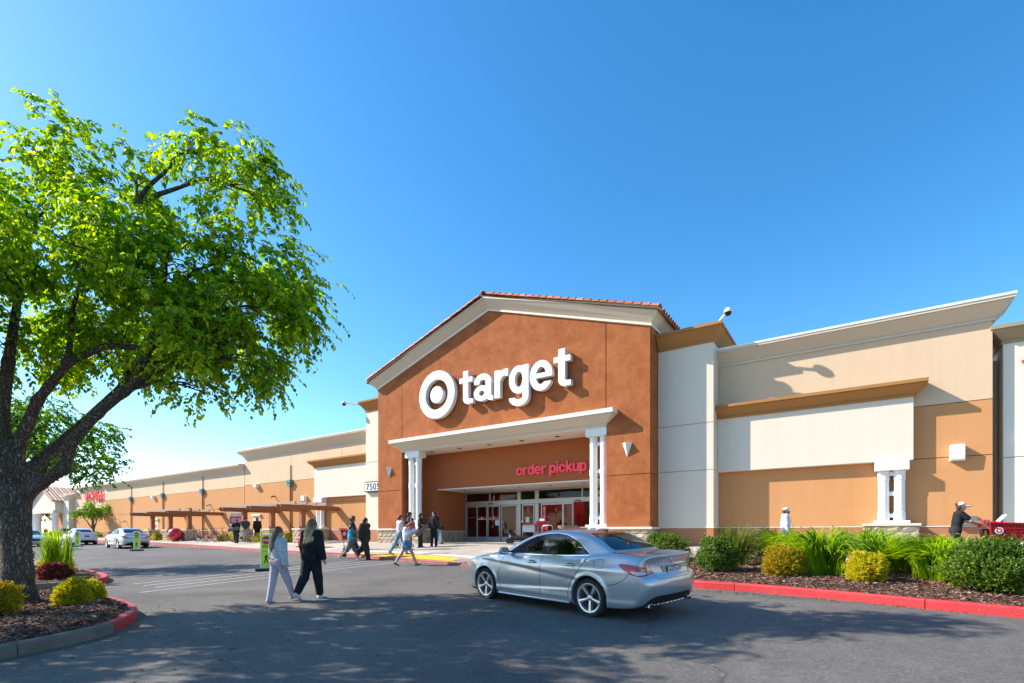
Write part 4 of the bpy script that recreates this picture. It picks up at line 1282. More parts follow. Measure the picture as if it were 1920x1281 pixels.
M_TAILRED = plain("tail_lamp_red", (0.55, 0.008, 0.014), 0.12, coat=1.0)
M_TAILCLR = plain("tail_lamp_clear", (0.62, 0.55, 0.56), 0.12, coat=1.0)
M_TAILAMB = plain("tail_lamp_amber", (0.55, 0.12, 0.02), 0.12, coat=1.0)
M_TRIM = plain("gloss_black_trim", (0.012, 0.012, 0.014), 0.18)
M_CARIN = plain("car_cabin_black", (0.022, 0.022, 0.025), 0.7)
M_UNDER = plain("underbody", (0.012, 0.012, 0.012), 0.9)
M_PLATE = plain("number_plate", (0.70, 0.70, 0.72), 0.4)
M_PLATEBLUE = plain("plate_ink", (0.02, 0.05, 0.22), 0.5)

def curve_fn(pts):
    xs_ = np.array([p[0] for p in pts], float); ys_ = np.array([p[1] for p in pts], float)
    o = np.argsort(xs_); xs_, ys_ = xs_[o], ys_[o]
    d = np.gradient(ys_, xs_)
    # keep it monotone between knots
    def f(x):
        x = np.clip(x, xs_[0], xs_[-1]); i = np.clip(np.searchsorted(xs_, x) - 1, 0, len(xs_) - 2)
        hh = xs_[i + 1] - xs_[i]; t = (x - xs_[i]) / hh
        return (ys_[i] * (1 + 2 * t) * (1 - t) ** 2 + d[i] * hh * t * (1 - t) ** 2 + ys_[i + 1] * t * t * (3 - 2 * t) + d[i + 1] * hh * t * t * (t - 1))
    return f
def smax(a, b, k):
    h_ = np.clip(0.5 + 0.5 * (a - b) / k, 0, 1); return b + (a - b) * h_ + k * h_ * (1 - h_)
def smin(a, b, k): return -smax(-a, -b, k)

class CarShape:
    """sedan from fitted guide curves; x forward from the rear axle, y to the left, z up"""
    def __init__(s, WB=2.70, R=0.320, roof=1.0, tail=0.0):
        s.WB, s.R = WB, R
        s.top = curve_fn([(3.66, .60), (3.58, .69), (3.45, .765), (3.2, .85), (2.9, .915), (2.6, .965), (2.4, .985), (1.8, .99), (1.0, .99), (.4, 1.0), (0, 1.018), (-.3, 1.045), (-.6, 1.045 + tail), (-.85, 1.03 + tail), (-.985, 1.038 + tail), (-1.06, 1.045 + tail)])
        s.plan = curve_fn([(3.70, .30), (3.62, .52), (3.5, .68), (3.35, .775), (3.1, .845), (2.7, .882), (2.2, .880), (1.5, .878), (.8, .880), (.2, .888), (-.2, .885), (-.5, .862), (-.75, .815), (-.92, .745), (-1.02, .64), (-1.08, .45)])
        s.tz = curve_fn([(.10, -.075), (.20, -.045), (.27, -.012), (.36, -.010), (.5, .000), (.62, .003), (.72, -.002), (.82, -.014), (.90, -.038), (.97, -.075), (1.05, -.14), (1.2, -.3)])
        s.xr = curve_fn([(.10, -.78), (.20, -.86), (.27, -.945), (.36, -1.00), (.48, -1.045), (.60, -1.055), (.68, -1.03), (.74, -.995), (.85, -.975), (.95, -.982), (1.01, -1.005), (1.06, -1.02)])
        s.xf = curve_fn([(.10, 3.40), (.20, 3.55), (.30, 3.62), (.5, 3.655), (.62, 3.64), (.72, 3.58), (.85, 3.35), (1.0, 3.0)])
        s.bot = curve_fn([(3.7, .21), (3.3, .17), (2.4, .165), (.5, .165), (-.4, .19), (-.8, .23), (-1.1, .27)])
        s.roof = curve_fn([(2.75, .80), (2.55, .90), (2.35, .995), (2.1, 1.118), (1.8, 1.255), (1.5, 1.362), (1.2, 1.418 * roof), (.9, 1.432 * roof), (.6, 1.418 * roof), (.3, 1.372), (.1, 1.312), (-.1, 1.228), (-.3, 1.125), (-.45, 1.045), (-.65, .945), (-1.1, .72)])
        s.gplan = curve_fn([(2.75, .62), (2.4, .70), (2.0, .765), (1.5, .80), (1.0, .806), (.6, .795), (.3, .768), (0, .722), (-.3, .660), (-.6, .60), (-1.1, .53)])
        s.gz = curve_fn([(.90, .02), (1.0, 0), (1.1, -.042), (1.2, -.098), (1.3, -.165), (1.38, -.235), (1.46, -.33)])
    def __call__(s, x, y, z):
        ay = np.abs(y)
        w = s.plan(x) + s.tz(z)
        # dropping character line along the flank and the rising one above the sill
        lz = .842 - .070 * (2.9 - x) - .006 * (2.9 - x) ** 2
        msk = 1 / (1 + np.exp(-(x - .18) / .06)) / (1 + np.exp((x - 3.0) / .08))
        d = lz - z
        w = w - msk * .020 / (1 + np.exp(-d / .010)) * np.exp(-np.clip(d, 0, None) / .16)
        lz2 = .345 + .050 * (2.2 - x)
        m2 = 1 / (1 + np.exp(-(x - .36) / .05)) / (1 + np.exp((x - 2.3) / .06))
        d2 = z - lz2
        w = w - m2 * .014 / (1 + np.exp(-d2 / .010)) * np.exp(-np.clip(d2, 0, None) / .13)
        # rear haunch line above the back wheel
        m3 = np.exp(-((x - .02) / .62) ** 2); w = w + .012 * m3 * np.exp(-((z - .80) / .07) ** 2)
        for cx in (0.0, s.WB):
            rr = np.sqrt((x - cx) ** 2 + (z - s.R) ** 2)
            w = w + .016 * np.exp(-((rr - .375) / .030) ** 2) * (z > .12)
        side = ay - w
        ey = ay / .86
        lower = smax(side, z - (s.top(x) - .035 * ey ** 2 * (x > 2.0) - .012 * ey ** 2 * (x <= 2.0)), .07)
        lower = smax(lower, s.bot(x) - z, .03)
        lower = smax(lower, (s.xr(z) + .09 * ey ** 2 + .07 * ey ** 6) - x, .05)
        lower = smax(lower, x - (s.xf(z) - .13 * ey ** 2 - .14 * ey ** 6), .07)
        gw = s.gplan(x) + s.gz(z)
        gh = smax(ay - gw, (z - (s.roof(x) - .045 * (ay / .6) ** 2)) * .85, .055)
        gh = smax(gh, .86 - z, .02)
        body = smin(lower, gh, .030)
        for cx in (0.0, s.WB):
            rr = np.sqrt((x - cx) ** 2 + (z - s.R) ** 2)
            well = np.maximum(rr - .362, .52 - ay)
            body = np.maximum(body, -well)
        return body

def project(fn, V, it=4, e=1e-3):
    for _ in range(it):
        f = fn(V[:, 0], V[:, 1], V[:, 2])
        g = np.stack([fn(V[:, 0] + e, V[:, 1], V[:, 2]) - f, fn(V[:, 0], V[:, 1] + e, V[:, 2]) - f, fn(V[:, 0], V[:, 1], V[:, 2] + e) - f], 1) / e
        n2 = (g * g).sum(1) + 1e-6
        st = (f / n2)[:, None] * g
        ln = np.linalg.norm(st, axis=1, keepdims=True)
        V = V - st * np.minimum(1, .02 / (ln + 1e-9))
    return V

def body_bmesh(shape, h):
    x0, x1, y0, y1, z0, z1 = -1.14, 3.76, -1.0, 1.0, .10, 1.50
    n = [int((b - a) / h) + 2 for a, b in ((x0, x1), (y0, y1), (z0, z1))]
    X, Y, Z = np.meshgrid(x0 + h * np.arange(n[0]), y0 + h * (np.arange(n[1]) + .37), z0 + h * np.arange(n[2]), indexing='ij', sparse=True)
    F = np.empty(n, np.float32)
    for i in range(0, n[0], 40): F[i:i + 40] = shape(X[i:i + 40], Y, Z)
    V, Q = surface_nets(F, np.array([x0, y0 + .37 * h, z0]), h)
    V = project(shape, V, 4)
    me = mesh_np("skin", V, Q); bm = bmesh.new(); bm.from_mesh(me); bpy.data.meshes.remove(me)
    bm.normal_update()
    return bm

def stamp(bm, poly, proj, nrm_ok, mi, reg):
    """cut an outline given in a projected plane crisply into the skin and give its faces slot mi.
       proj(co) -> (u, v); proj must be linear"""
    def inside2(u, v):
        c = False; n = len(poly)
        for i in range(n):
            x1, y1 = poly[i]; x2, y2 = poly[(i + 1) % n]
            if (y1 > v) != (y2 > v) and u < (x2 - x1) * (v - y1) / (y2 - y1) + x1: c = not c
        return c
    us = [p[0] for p in poly]; vs = [p[1] for p in poly]; pad = .03
    fs = set()
    for f in reg:
        if not f.is_valid: continue
        u, v = proj(f.calc_center_median())
        if min(us) - pad < u < max(us) + pad and min(vs) - pad < v < max(vs) + pad and nrm_ok(f): fs.add(f)
    o = Vector(proj(Vector((0, 0, 0)))); B = [Vector(proj(Vector(e))) - o for e in ((1, 0, 0), (0, 1, 0), (0, 0, 1))]
    for i in range(len(poly)):
        a = Vector(poly[i]); b = Vector(poly[(i + 1) % len(poly)])
        d = (b - a).normalized(); nn = Vector((-d.y, d.x)); ln = (b - a).length
        N3 = Vector([nn.dot(q) for q in B]); c = nn.dot(a - o)
        loc = []
        for f in fs:
            r = Vector(proj(f.calc_center_median())) - a; t = r.dot(d)
            if -pad < t < ln + pad and abs(r.dot(nn)) < pad: loc.append(f)
        if not loc: continue
        geom = list({e for f in loc for e in f.edges} | {v for f in loc for v in f.verts}) + loc
        res = bmesh.ops.bisect_plane(bm, geom=geom, dist=1e-5, plane_co=N3 * (c / N3.length_squared), plane_no=N3)
        fs = {f for f in fs if f.is_valid} | {g_ for g_ in res['geom'] if isinstance(g_, bmesh.types.BMFace)}
    reg.update(fs)
    for f in fs:
        u, v = proj(f.calc_center_median())
        if inside2(u, v): f.material_index = mi; f.smooth = True

def round_poly(p, r=.03, n=4):
    out = []; m = len(p)
    for i in range(m):
        a, b, c = Vector(p[i - 1]), Vector(p[i]), Vector(p[(i + 1) % m])
        u, w = (a - b), (c - b); q = min(r, u.length * .45, w.length * .45)
        s0, s1 = b + u.normalized() * q, b + w.normalized() * q
        for k in range(n + 1):
            t = k / n; out.append(tuple(s0 * (1 - t) ** 2 + b * 2 * t * (1 - t) + s1 * t * t))
    return out

def face_mesh(name, faces):
    """a mesh of its own from some faces of a bmesh"""
    idx = {}; vs = []; fs = []
    for f in faces:
        q = []
        for v in f.verts:
            i = idx.get(v.index)
            if i is None: i = idx[v.index] = len(vs); vs.append(v.co[:])
            q.append(i)
        fs.append(q)
    me = bpy.data.meshes.new(name); me.from_pydata(vs, [], fs); me.polygons.foreach_set("use_smooth", [True] * len(fs)); me.update()
    return me
def split_mats(bm, names, apart):
    """lists of meshes per slot; slots in apart are divided into their islands"""
    bm.verts.index_update(); bm.faces.index_update()
    by = {}
    for f in bm.faces: by.setdefault(f.material_index, []).append(f)
    out = {}
    for mi, nm in names.items():
        if mi not in by: continue
        if mi not in apart: out[mi] = [face_mesh(nm, by[mi])]; continue
        seen = set(); out[mi] = []
        for f in by[mi]:
            if f.index in seen: continue
            st = [f]; grp = []; seen.add(f.index)
            while st:
                q = st.pop(); grp.append(q)
                for e in q.edges:
                    for w in e.link_faces:
                        if w.material_index == mi and w.index not in seen: seen.add(w.index); st.append(w)
            if len(grp) >= 6: out[mi].append(face_mesh(nm, grp))
    return out

def wheel(parent, x, y, R, side, spokes=5, detail=True):
    """tyre with rounded shoulders, rim with five broad spokes, hub, disc"""
    T = Matrix.Translation((x, y, R)) @ Matrix.Rotation(-side * PI / 2, 4, 'X')   # local z points outwards
    W = .215; rr = R * .735
    m = MB(); m.lathe([(rr, -W / 2 + .02), (R * .90, -W / 2), (R * .965, -W / 2 + .018), (R, -W / 2 + .05), (R, W / 2 - .05), (R * .965, W / 2 - .018), (R * .90, W / 2), (rr + .012, W / 2 - .012), (rr, W / 2 - .02), (rr - .012, W / 2 - .05), (rr - .02, -W / 2 + .03)], 44, 0, T, False)
    t = m.build("wheel", M_TYRE, parent, smooth=True)
    m = MB(); m.lathe([(rr - .004, W / 2 - .018), (rr + .008, W / 2 - .006), (rr - .006, W / 2 - .004), (rr - .026, W / 2 - .016), (rr - .030, W / 2 - .08), (rr - .03, -W / 2 + .04)], 44, 0, T, False); m.build("rim", M_RIM, t, smooth=True)
    m = MB(); m.lathe([(.001, W / 2 - .125), (rr * .66, W / 2 - .125), (rr * .66, W / 2 - .14), (.001, W / 2 - .14)], 30, 0, T); m.build("brake_disc", M_DKGREY, t, smooth=True)
    m = MB(); m.lathe([(.001, W / 2 - .16), (rr - .03, W / 2 - .16), (rr - .03, W / 2 - .17), (.001, W / 2 - .17)], 30, 0, T); m.build("spoke_gap_shade", M_HUBDARK, t)  # dark disc added as the shade seen between the spokes
    for k in range(spokes):
        a0 = 2 * PI * k / spokes + .35
        m = MB(); V = []
        for r_, hw, zt, zb in ((.045, .024, W / 2 - .035, W / 2 - .075), (rr * .42, .024, W / 2 - .026, W / 2 - .075), (rr * .72, .029, W / 2 - .020, W / 2 - .065), (rr - .018, .042, W / 2 - .014, W / 2 - .055)):
            for s_, z_ in ((-1.0, zb), (-.82, zt), (0, zt + .006), (.82, zt), (1.0, zb)):
                a = a0 + s_ * hw / max(r_, .055)
                V.append(T @ Vector((r_ * math.cos(a), r_ * math.sin(a), z_)))
        F = []
        for i in range(3):
            for j in range(4): F.append((i * 5 + j, i * 5 + j + 1, i * 5 + j + 6, i * 5 + j + 5))
        F += [(0, 1, 2, 3, 4), (15, 16, 17, 18, 19), (0, 5, 9, 4), (5, 10, 14, 9), (10, 15, 19, 14)]
        m.add(V, F); m.build("spoke", M_RIM, t, smooth=True)
    m = MB(); m.lathe([(.054, W / 2 - .06), (.052, W / 2 - .036), (.036, W / 2 - .030), (.030, W / 2 - .026), (.001, W / 2 - .024)], 20, 0, T); h = m.build("hub_cap", M_RIM, t, smooth=True)
    return t

def seam(parent, bvh, pts, proj_dir, name="panel_gap", r=.0058, mat=None, lift=.0006, n=None):
    """dark shut line lying in the skin: pts are 3-D points moved along proj_dir onto the surface"""
    P = []
    pts = [Vector(p) for p in pts]; d = Vector(proj_dir).normalized()
    dense = []
    for a, b in zip(pts[:-1], pts[1:]):
        k = max(2, int((b - a).length / .03))
        dense += [a.lerp(b, i / k) for i in range(k)]
    dense.append(pts[-1])
    for p in dense:
        hit, nn, i, dist = bvh.ray_cast(p - d * 1.5, d)
        if hit is not None: P.append(hit - nn * (r * .55 - lift) * (1 if nn.dot(d) < 0 else -1))
    if len(P) < 3: return None
    m = MB(); m.tube(P, r, 5, caps=True)
    return m.build(name, mat or M_UNDER, parent, smooth=True)

def build_car(name, label, loc, heading, paint, hero=True, h=.018, group=None, shape=None, pitch=0.0, plate="", roll=0.0, lamp=True):
    """heading: world angle of the nose"""
    sh = shape or CarShape()
    root = thing(name, label, "car", loc, heading, group)
    root.rotation_euler = (roll, pitch, heading)
    bm = body_bmesh(sh, h)
    bm.verts.index_update()
    grp = dict(L=[], R=[], B=[], F=[], O=[])
    for f in bm.faces:
        c = f.calc_center_median()
        if c.z > .93 and f.normal.y > .25: k = 'L'
        elif c.z > .93 and f.normal.y < -.25: k = 'R'
        elif c.x < .42 and (f.normal.x < .35) and (c.x < -.35 or c.z > 1.0): k = 'B'
        elif c.x > 1.25 and f.normal.x > -.2 and (c.z > .9 or c.x > 2.9): k = 'F'
        else: k = 'O'
        grp[k].append(f)
    BM = {}; RG = {}
    for k, fl in grp.items():
        me = face_mesh("chunk", fl); BM[k] = bmesh.new(); BM[k].from_mesh(me); bpy.data.meshes.remove(me); BM[k].normal_update(); RG[k] = set(BM[k].faces)
    bm.free()
    L_ = lambda f: f.normal.y > .25; R_ = lambda f: f.normal.y < -.25
    xz = lambda c: (c[0], c[2])
    # daylight openings
    front = [(2.02, .985), (1.80, 1.105), (1.60, 1.202), (1.38, 1.280), (1.18, 1.318), (1.12, .985)]
    rear = [(1.02, .987), (1.05, 1.330), (.90, 1.334), (.66, 1.306), (.48, 1.248), (.40, 1.205), (.38, .998)]
    quart = [(.335, 1.0), (.355, 1.178), (.25, 1.12), (.14, 1.03), (.125, 1.012)]
    dlo = [(2.10, .97), (1.85, 1.10), (1.62, 1.215), (1.40, 1.297), (1.15, 1.338), (.90, 1.352), (.65, 1.323), (.46, 1.263), (.28, 1.168), (.16, 1.088), (.05, 1.006), (.5, .985), (1.2, .972)]
    for ok, sd_ in ((L_, 'L'), (R_, 'R')):
        rg = RG[sd_]; stamp(BM[sd_], dlo, xz, ok, 1, rg)
        for p in (front, rear, quart): stamp(BM[sd_], round_poly(p, .02, 2), xz, ok, 2, rg)
    yz = lambda c: (c[1], c[2])
    rw = [(-.585, 1.085), (.585, 1.085), (.50, 1.27), (.455, 1.350), (-.455, 1.350), (-.50, 1.27)]
    stamp(BM['B'], round_poly(rw, .06, 3), yz, lambda f: f.normal.x < -.2 and f.normal.z > .2 and f.calc_center_median().x < .45, 3, RG['B'])
    ws = [(-.66, .995), (.66, .995), (.60, 1.15), (.53, 1.355), (-.53, 1.355), (-.60, 1.15)]
    stamp(BM['F'], round_poly(ws, .05, 3), yz, lambda f: f.normal.x > .2 and f.normal.z > .2 and f.calc_center_median().x > 1.3, 4, RG['F'])
    # tail lamps on the corner, seen along the diagonal
    for sgn in (1, -1):
        tp = lambda c, q=sgn: ((-c[0] + (.9 - q * c[1])) / 1.41421, c[2])
        ok = lambda f, q=sgn: (f.normal.x < .1 and q * f.calc_center_median().y > .2 and f.calc_center_median().x < -.4)
        lamp_p = [(.440, .895), (.50, .908), (.64, .893), (.82, .853), (1.0, .758), (.90, .738), (.80, .720), (.70, .717), (.60, .750), (.50, .82)]
        stamp(BM['B'], round_poly(lamp_p, .02, 2), tp, ok, 5, RG['B'])
        clr = [(.60, .800), (.70, .793), (.82, .780), (.905, .764), (.80, .742), (.70, .738), (.63, .763)]
        stamp(BM['B'], clr, tp, ok, 6, RG['B'])
        amb = [(.83, .840), (.985, .760), (.91, .758), (.84, .798)]
        stamp(BM['B'], amb, tp, ok, 7, RG['B'])
    # dark rear apron, grille, head lamps
    ap = [(-.66, .20), (.66, .20), (.66, .30), (.58, .36), (.46, .405), (-.46, .405), (-.58, .36), (-.66, .30)]
    stamp(BM['B'], round_poly(ap, .03, 2), yz, lambda f: f.calc_center_median().x < -.55 and f.normal.x < .3, 8, RG['B'])
    gr = [(-.42, .46), (.42, .46), (.50, .66), (-.50, .66)]
    stamp(BM['F'], round_poly(gr, .05, 2), yz, lambda f: f.calc_center_median().x > 3.2 and f.normal.x > .2, 8, RG['F'])
    for sgn in (1, -1):
        hp = lambda c, q=sgn: ((c[0] + q * c[1]) / 1.41421, c[2])
        stamp(BM['F'], round_poly([(2.72, .80), (2.92, .78), (2.98, .70), (2.94, .64), (2.80, .68)], .02, 2), hp, lambda f, q=sgn: f.calc_center_median().x > 2.9 and q * f.calc_center_median().y > .35 and f.normal.z < .8, 9, RG['F'])
    bm = bmesh.new()
    for k in BM:
        me = bpy.data.meshes.new("chunk"); BM[k].to_mesh(me); BM[k].free(); bm.from_mesh(me); bpy.data.meshes.remove(me)
    bmesh.ops.remove_doubles(bm, verts=bm.verts, dist=1e-5); bm.normal_update()
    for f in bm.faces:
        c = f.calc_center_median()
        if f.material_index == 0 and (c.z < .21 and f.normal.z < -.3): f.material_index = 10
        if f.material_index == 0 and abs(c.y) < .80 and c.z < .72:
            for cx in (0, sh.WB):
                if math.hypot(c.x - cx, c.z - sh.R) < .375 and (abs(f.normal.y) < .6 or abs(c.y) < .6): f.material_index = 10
    bvh = BVHTree.FromBMesh(bm)
    ms = split_mats(bm, {0: "body", 1: "window_surround", 2: "side_window", 3: "rear_window", 4: "windscreen", 5: "tail_lamp", 6: "lamp_insert", 7: "amber_insert", 8: "apron", 9: "head_lamp", 10: "underbody"}, (1, 2, 5, 6, 7, 8, 9))
    bm.free()
    mat = {0: paint, 1: M_TRIM, 2: M_CARGLASS, 3: M_CARGLASS, 4: M_CARGLASS, 5: M_TAILRED, 6: M_TAILCLR, 7: M_TAILAMB, 8: M_BLACK, 9: M_TAILCLR, 10: M_UNDER}
    parts = {}
    for k in [0] + [q for q in ms if q != 0]:
        for m2 in ms[k]: parts.setdefault(k, []).append(link_mesh(m2.name.split(".")[0], m2, mat[k], root))
    # inserts belong to the lamp on their side
    for k in (6, 7):
        for o in parts.get(k, []):
            cy_ = np.mean([v.co.y for v in o.data.vertices])
            best = min(parts.get(5, []), key=lambda q: abs(np.mean([v.co.y for v in q.data.vertices]) - cy_))
            o.parent = best
    if hero:
        for fw in [o for o in parts[2] if np.mean([v.co.x for v in o.data.vertices]) > 1.2] + parts[4]:
            fw.data.materials.clear(); fw.data.materials.append(M_CARCLEAR)
    R = sh.R
    for x in (0, sh.WB):
        for s_ in (1, -1):
            wheel(root, x, s_ * .775, R, s_)
    body = parts[0][0]
    if not hero: 
        m = MB(); m.box(.2, 1.9, -.66, .66, .3, .9); m.build("cabin", M_CARIN, root)
        m = MB(); m.box(-1.055, -1.035, -.17, .17, .70, .81); m.build("number_plate", M_PLATEBLUE if plate == "dark" else M_PLATE, root, loc=(.02, 0, 0))
        for s_ in (1, -1):
            m = MB(); m.prism([(1.88, .97), (2.02, .98), (2.0, 1.08), (1.88, 1.07)], s_ * .88, s_ * 1.02); m.build("door_mirror", paint, root, bevel=.02)
        return root, bvh
    # chrome strip round the side windows and along the belt
    for s_ in (1, -1):
        d = (0, -s_, 0)
        seam(root, bvh, [(p[0], 0, p[1]) for p in dlo + dlo[:1]], d, "window_trim", .010, M_CHROME, .005)
        # door shut lines
        seam(body, bvh, [(2.08, 0, .955), (2.20, 0, .80), (2.27, 0, .55), (2.26, 0, .36), (2.21, 0, .265)], d)
        seam(body, bvh, [(1.07, 0, .965), (1.115, 0, .80), (1.135, 0, .5), (1.11, 0, .265)], d)
        seam(body, bvh, [(.06, 0, .99), (.09, 0, .92), (.16, 0, .82), (.26, 0, .70), (.36, 0, .58), (.43, 0, .46), (.455, 0, .36), (.45, 0, .265)], d)
        seam(body, bvh, [(2.21, 0, .262), (.45, 0, .262)], d)
        seam(body, bvh, [(-.375, 0, .55), (-.55, 0, .60), (-.68, 0, .68), (-.74, 0, .76)], d)
        seam(body, bvh, [(2.95, 0, .60), (3.05, 0, .66), (3.18, 0, .72)], d)
        # handles
        for hx in (1.21, .28):
            y = bvh.ray_cast(Vector((hx + .1, s_ * 2, .83)), Vector((0, -s_, 0)))[0].y
            m = MB(); m.lathe([(.001, -.006), (.105, -.003), (.115, 0), (.001, .001)], 20, 0, Matrix.Translation((hx + .11, y - s_ * .001, .825)) @ Matrix.Rotation(-s_ * PI / 2, 4, 'X') @ Matrix.Diagonal((1, .42, 1, 1)))
            cup = m.build("handle_cup", plain("handle_cup_%s_%g" % (name, hx), (.20, .22, .24), .3, metal=.6) if False else M_DKGREY, root, smooth=True)
            m = MB(); m.tube([(hx + .01, y + s_ * .012, .838), (hx + .04, y + s_ * .028, .842), (hx + .12, y + s_ * .034, .842), (hx + .20, y + s_ * .026, .838), (hx + .23, y + s_ * .008, .834)], [.012, .016, .017, .015, .008], 10)
            m.build("door_handle", paint, root, smooth=True)
        # mirror
        m = Blob(.03); m.ell((1.95, s_ * 1.00, 1.025), (.075, .105, .075)); m.ell((1.985, s_ * .97, 1.02), (.085, .085, .062)); m.cut((1.905, 0, 0), (-1, 0, 0))
        mir = link_mesh("door_mirror", m.mesh("door_mirror", .012), paint, root)
        mm = MB(); mm.prism([(s_ * .915, .985), (s_ * 1.085, .99), (s_ * 1.09, 1.085), (s_ * .93, 1.09)], 1.895, 1.904, axis='x'); mm.build("mirror_glass", M_CHROME, mir)
        mm = MB(); mm.box(1.92, 2.02, min(s_ * .80, s_ * .93), max(s_ * .80, s_ * .93), .985, 1.015); mm.build("mirror_arm", M_TRIM, mir)
    # fuel flap (right rear on most, here on the near rear wing as photographed)
    cx_, cz_ = -.20, .885
    ring = [(cx_ + a, 0, cz_ + b) for a, b in round_poly([(-.085, -.07), (.085, -.07), (.085, .07), (-.085, .07)], .035, 4)]
    seam(body, bvh, ring + ring[:1], (0, -1, 0), "fuel_flap", .003)
    # boot lid lines
    seam(body, bvh, [(0, .62, 1.06), (0, .66, .985), (0, .60, .93), (0, .52, .80), (0, .44, .665), (0, -.44, .665), (0, -.52, .80), (0, -.60, .93), (0, -.66, .985), (0, -.62, 1.06)], (1, 0, 0), "boot_gap", .004)
    seam(body, bvh, [(-.41, -.62, 0), (-.41, .62, 0)], (0, 0, -1), "boot_gap", .004)
    for s_ in (1, -1): seam(body, bvh, [(-.41, s_ * .62, 0), (-.62, s_ * .665, 0), (-.86, s_ * .655, 0), (-.94, s_ * .63, 0)], (0, 0, -1), "boot_gap", .004)
    # recess, chrome strip, plate, emblem
    xr_ = lambda y, z: (bvh.ray_cast(Vector((-3, y, z)), Vector((1, 0, 0)))[0] or Vector((-.93, 0, 0))).x
    m = MB(); P = [(y, z) for y, z in ((-.30, .865), (.30, .865), (.26, .725), (.20, .70), (-.20, .70), (-.26, .725))]
    m.prism(P, xr_(0, .80) - .004, xr_(0, .80) + .05, axis='x'); m.build("plate_recess", paint, root, bevel=.01)
    m = MB(); m.tube([(xr_(y, .875) - .004, y, .875) for y in np.linspace(-.36, .36, 13)], .010, 8); m.build("chrome_strip", M_CHROME, root, smooth=True)
    px_ = xr_(0, .80) - .012
    m = MB(); m.box(px_ - .006, px_ + .006, -.165, .165, .722, .845); pl = m.build("number_plate", M_TRIM, root)
    m = MB(); m.box(px_ - .0085, px_ - .0065, -.150, .150, .735, .832); m.build("plate_face", M_PLATE, pl)
    if plate:
        me = text_mesh(plate, .062, .001, .0012, 'CENTER'); me.transform(Matrix.Translation((px_ - .0098, 0, .757)) @ Matrix.Rotation(-PI / 2, 4, 'Z') @ Matrix.Rotation(PI / 2, 4, 'X')); link_mesh("plate_lettering", me, M_PLATEBLUE, pl)
        m = MB(); m.box(px_ - .0095, px_ - .0088, -.07, .07, .812, .826); m.build("plate_state_band", M_TAILRED, pl)
    ex = xr_(0, .945) - .006
    m = MB(); n = 24
    T = Matrix.Translation((ex, 0, .945)) @ Matrix.Rotation(PI / 2, 4, 'Y')
    ringp = [T @ Vector((.040 * math.cos(2 * PI * i / n), .040 * math.sin(2 * PI * i / n), 0)) for i in range(n + 1)]
    m.tube(ringp, .0045, 6)
    for a in (0, 2 * PI / 3, 4 * PI / 3):
        m.tube([T @ Vector((0, 0, 0)), T @ Vector((-.038 * math.cos(a), .038 * math.sin(a), 0))], [.006, .003], 6)
    m.build("star_emblem", M_CHROME, root, smooth=True)
    for txt, y0 in (("CLA 250", .56),):
        x_ = xr_(.47, .915); me = text_mesh(txt, .058, .004, .001, 'LEFT'); me.transform(Matrix.Translation((x_ - .012, y0, .895)) @ Matrix.Rotation(-PI / 2 - .30, 4, 'Z') @ Matrix.Rotation(PI / 2, 4, 'X')); link_mesh("badge_lettering", me, M_GREY, root)
    # exhausts, diffuser strip
    for s_ in (1, -1):
        m = MB(); P = [(-.02, .0), (.02, -.01), (.09, -.012), (.10, .0), (.085, .042), (.0, .048), (-.025, .03)]
        T = [(s_ * (.52 + a), .245 + b) for a, b in P]
        m.prism(T, -.955, -.86, axis='x'); e = m.build("exhaust_tip", M_CHROME, root, bevel=.006)
        T2 = [(s_ * (.52 + .036 + (a - .036) * .82), .262 + (b - .017) * .75) for a, b in P]
        m = MB(); m.prism(T2, -.9575, -.94, axis='x'); m.build("exhaust_mouth", M_UNDER, e)
    m = MB(); m.tube([(xr_(y, .27) - .006, y, .262) for y in np.linspace(-.45, .45, 15)], .008, 8); m.build("diffuser_strip", M_CHROME, root, smooth=True)
    for i in range(7):
        y = -.36 + i * .12; m = MB(); m.box(xr_(y, .30) - .014, xr_(y, .30) + .02, y - .008, y + .008, .275, .33); m.build("diffuser_fin", M_DKGREY, root)
    # sill blade
    for s_ in (1, -1):
        m = MB(); m.tube([(.42, s_ * .868, .205), (1.2, s_ * .872, .198), (2.28, s_ * .862, .195)], .022, 8); m.build("sill_blade", paint, root, smooth=True)
    # roof fin aerial
    m = Blob(.01); m.ell((.34, 0, 1.375), (.075, .026, .02)); m.cap((.30, 0, 1.38), (.28, 0, 1.42), .012, .006, (1, .6, 1))
    link_mesh("roof_aerial", m.mesh("roof_aerial", .008), M_DKGREY, root)
    # cabin
    m = MB(); m.box(-.2, 2.2, -.68, .68, .30, .34); m.box(1.80, 2.2, -.66, .66, .55, .94); m.box(-.38, -.02, -.58, .58, .55, 1.01); cab = m.build("cabin", M_CARIN, root, bevel=.04)
    for sx, sy in ((1.30, .36), (1.30, -.36)):
        b = Blob(.04); b.cap((sx + .12, sy - .14, .62), (sx + .12, sy + .14, .62), .10, .10, (1.9, 1, 1)); b.cap((sx - .20, sy, .70), (sx - .36, sy, 1.10), .10, .085, (.8, 2.2, 1)); b.ell((sx - .42, sy, 1.25), (.05, .13, .09))
        link_mesh("seat", b.mesh("seat", .02), M_CARIN, root)
    b = Blob(.04); b.cap((.25, -.55, .62), (.25, .55, .62), .12, .12, (1.7, 1, 1)); b.cap((-.08, -.5, .92), (-.08, .5, .92), .10, .10, (1, 1, 2.2))
    link_mesh("rear_bench", b.mesh("rear_bench", .025), M_CARIN, root)
    m = MB(); T = Matrix.Translation((1.78, .36, .95)) @ Matrix.Rotation(-1.15, 4, 'Y')
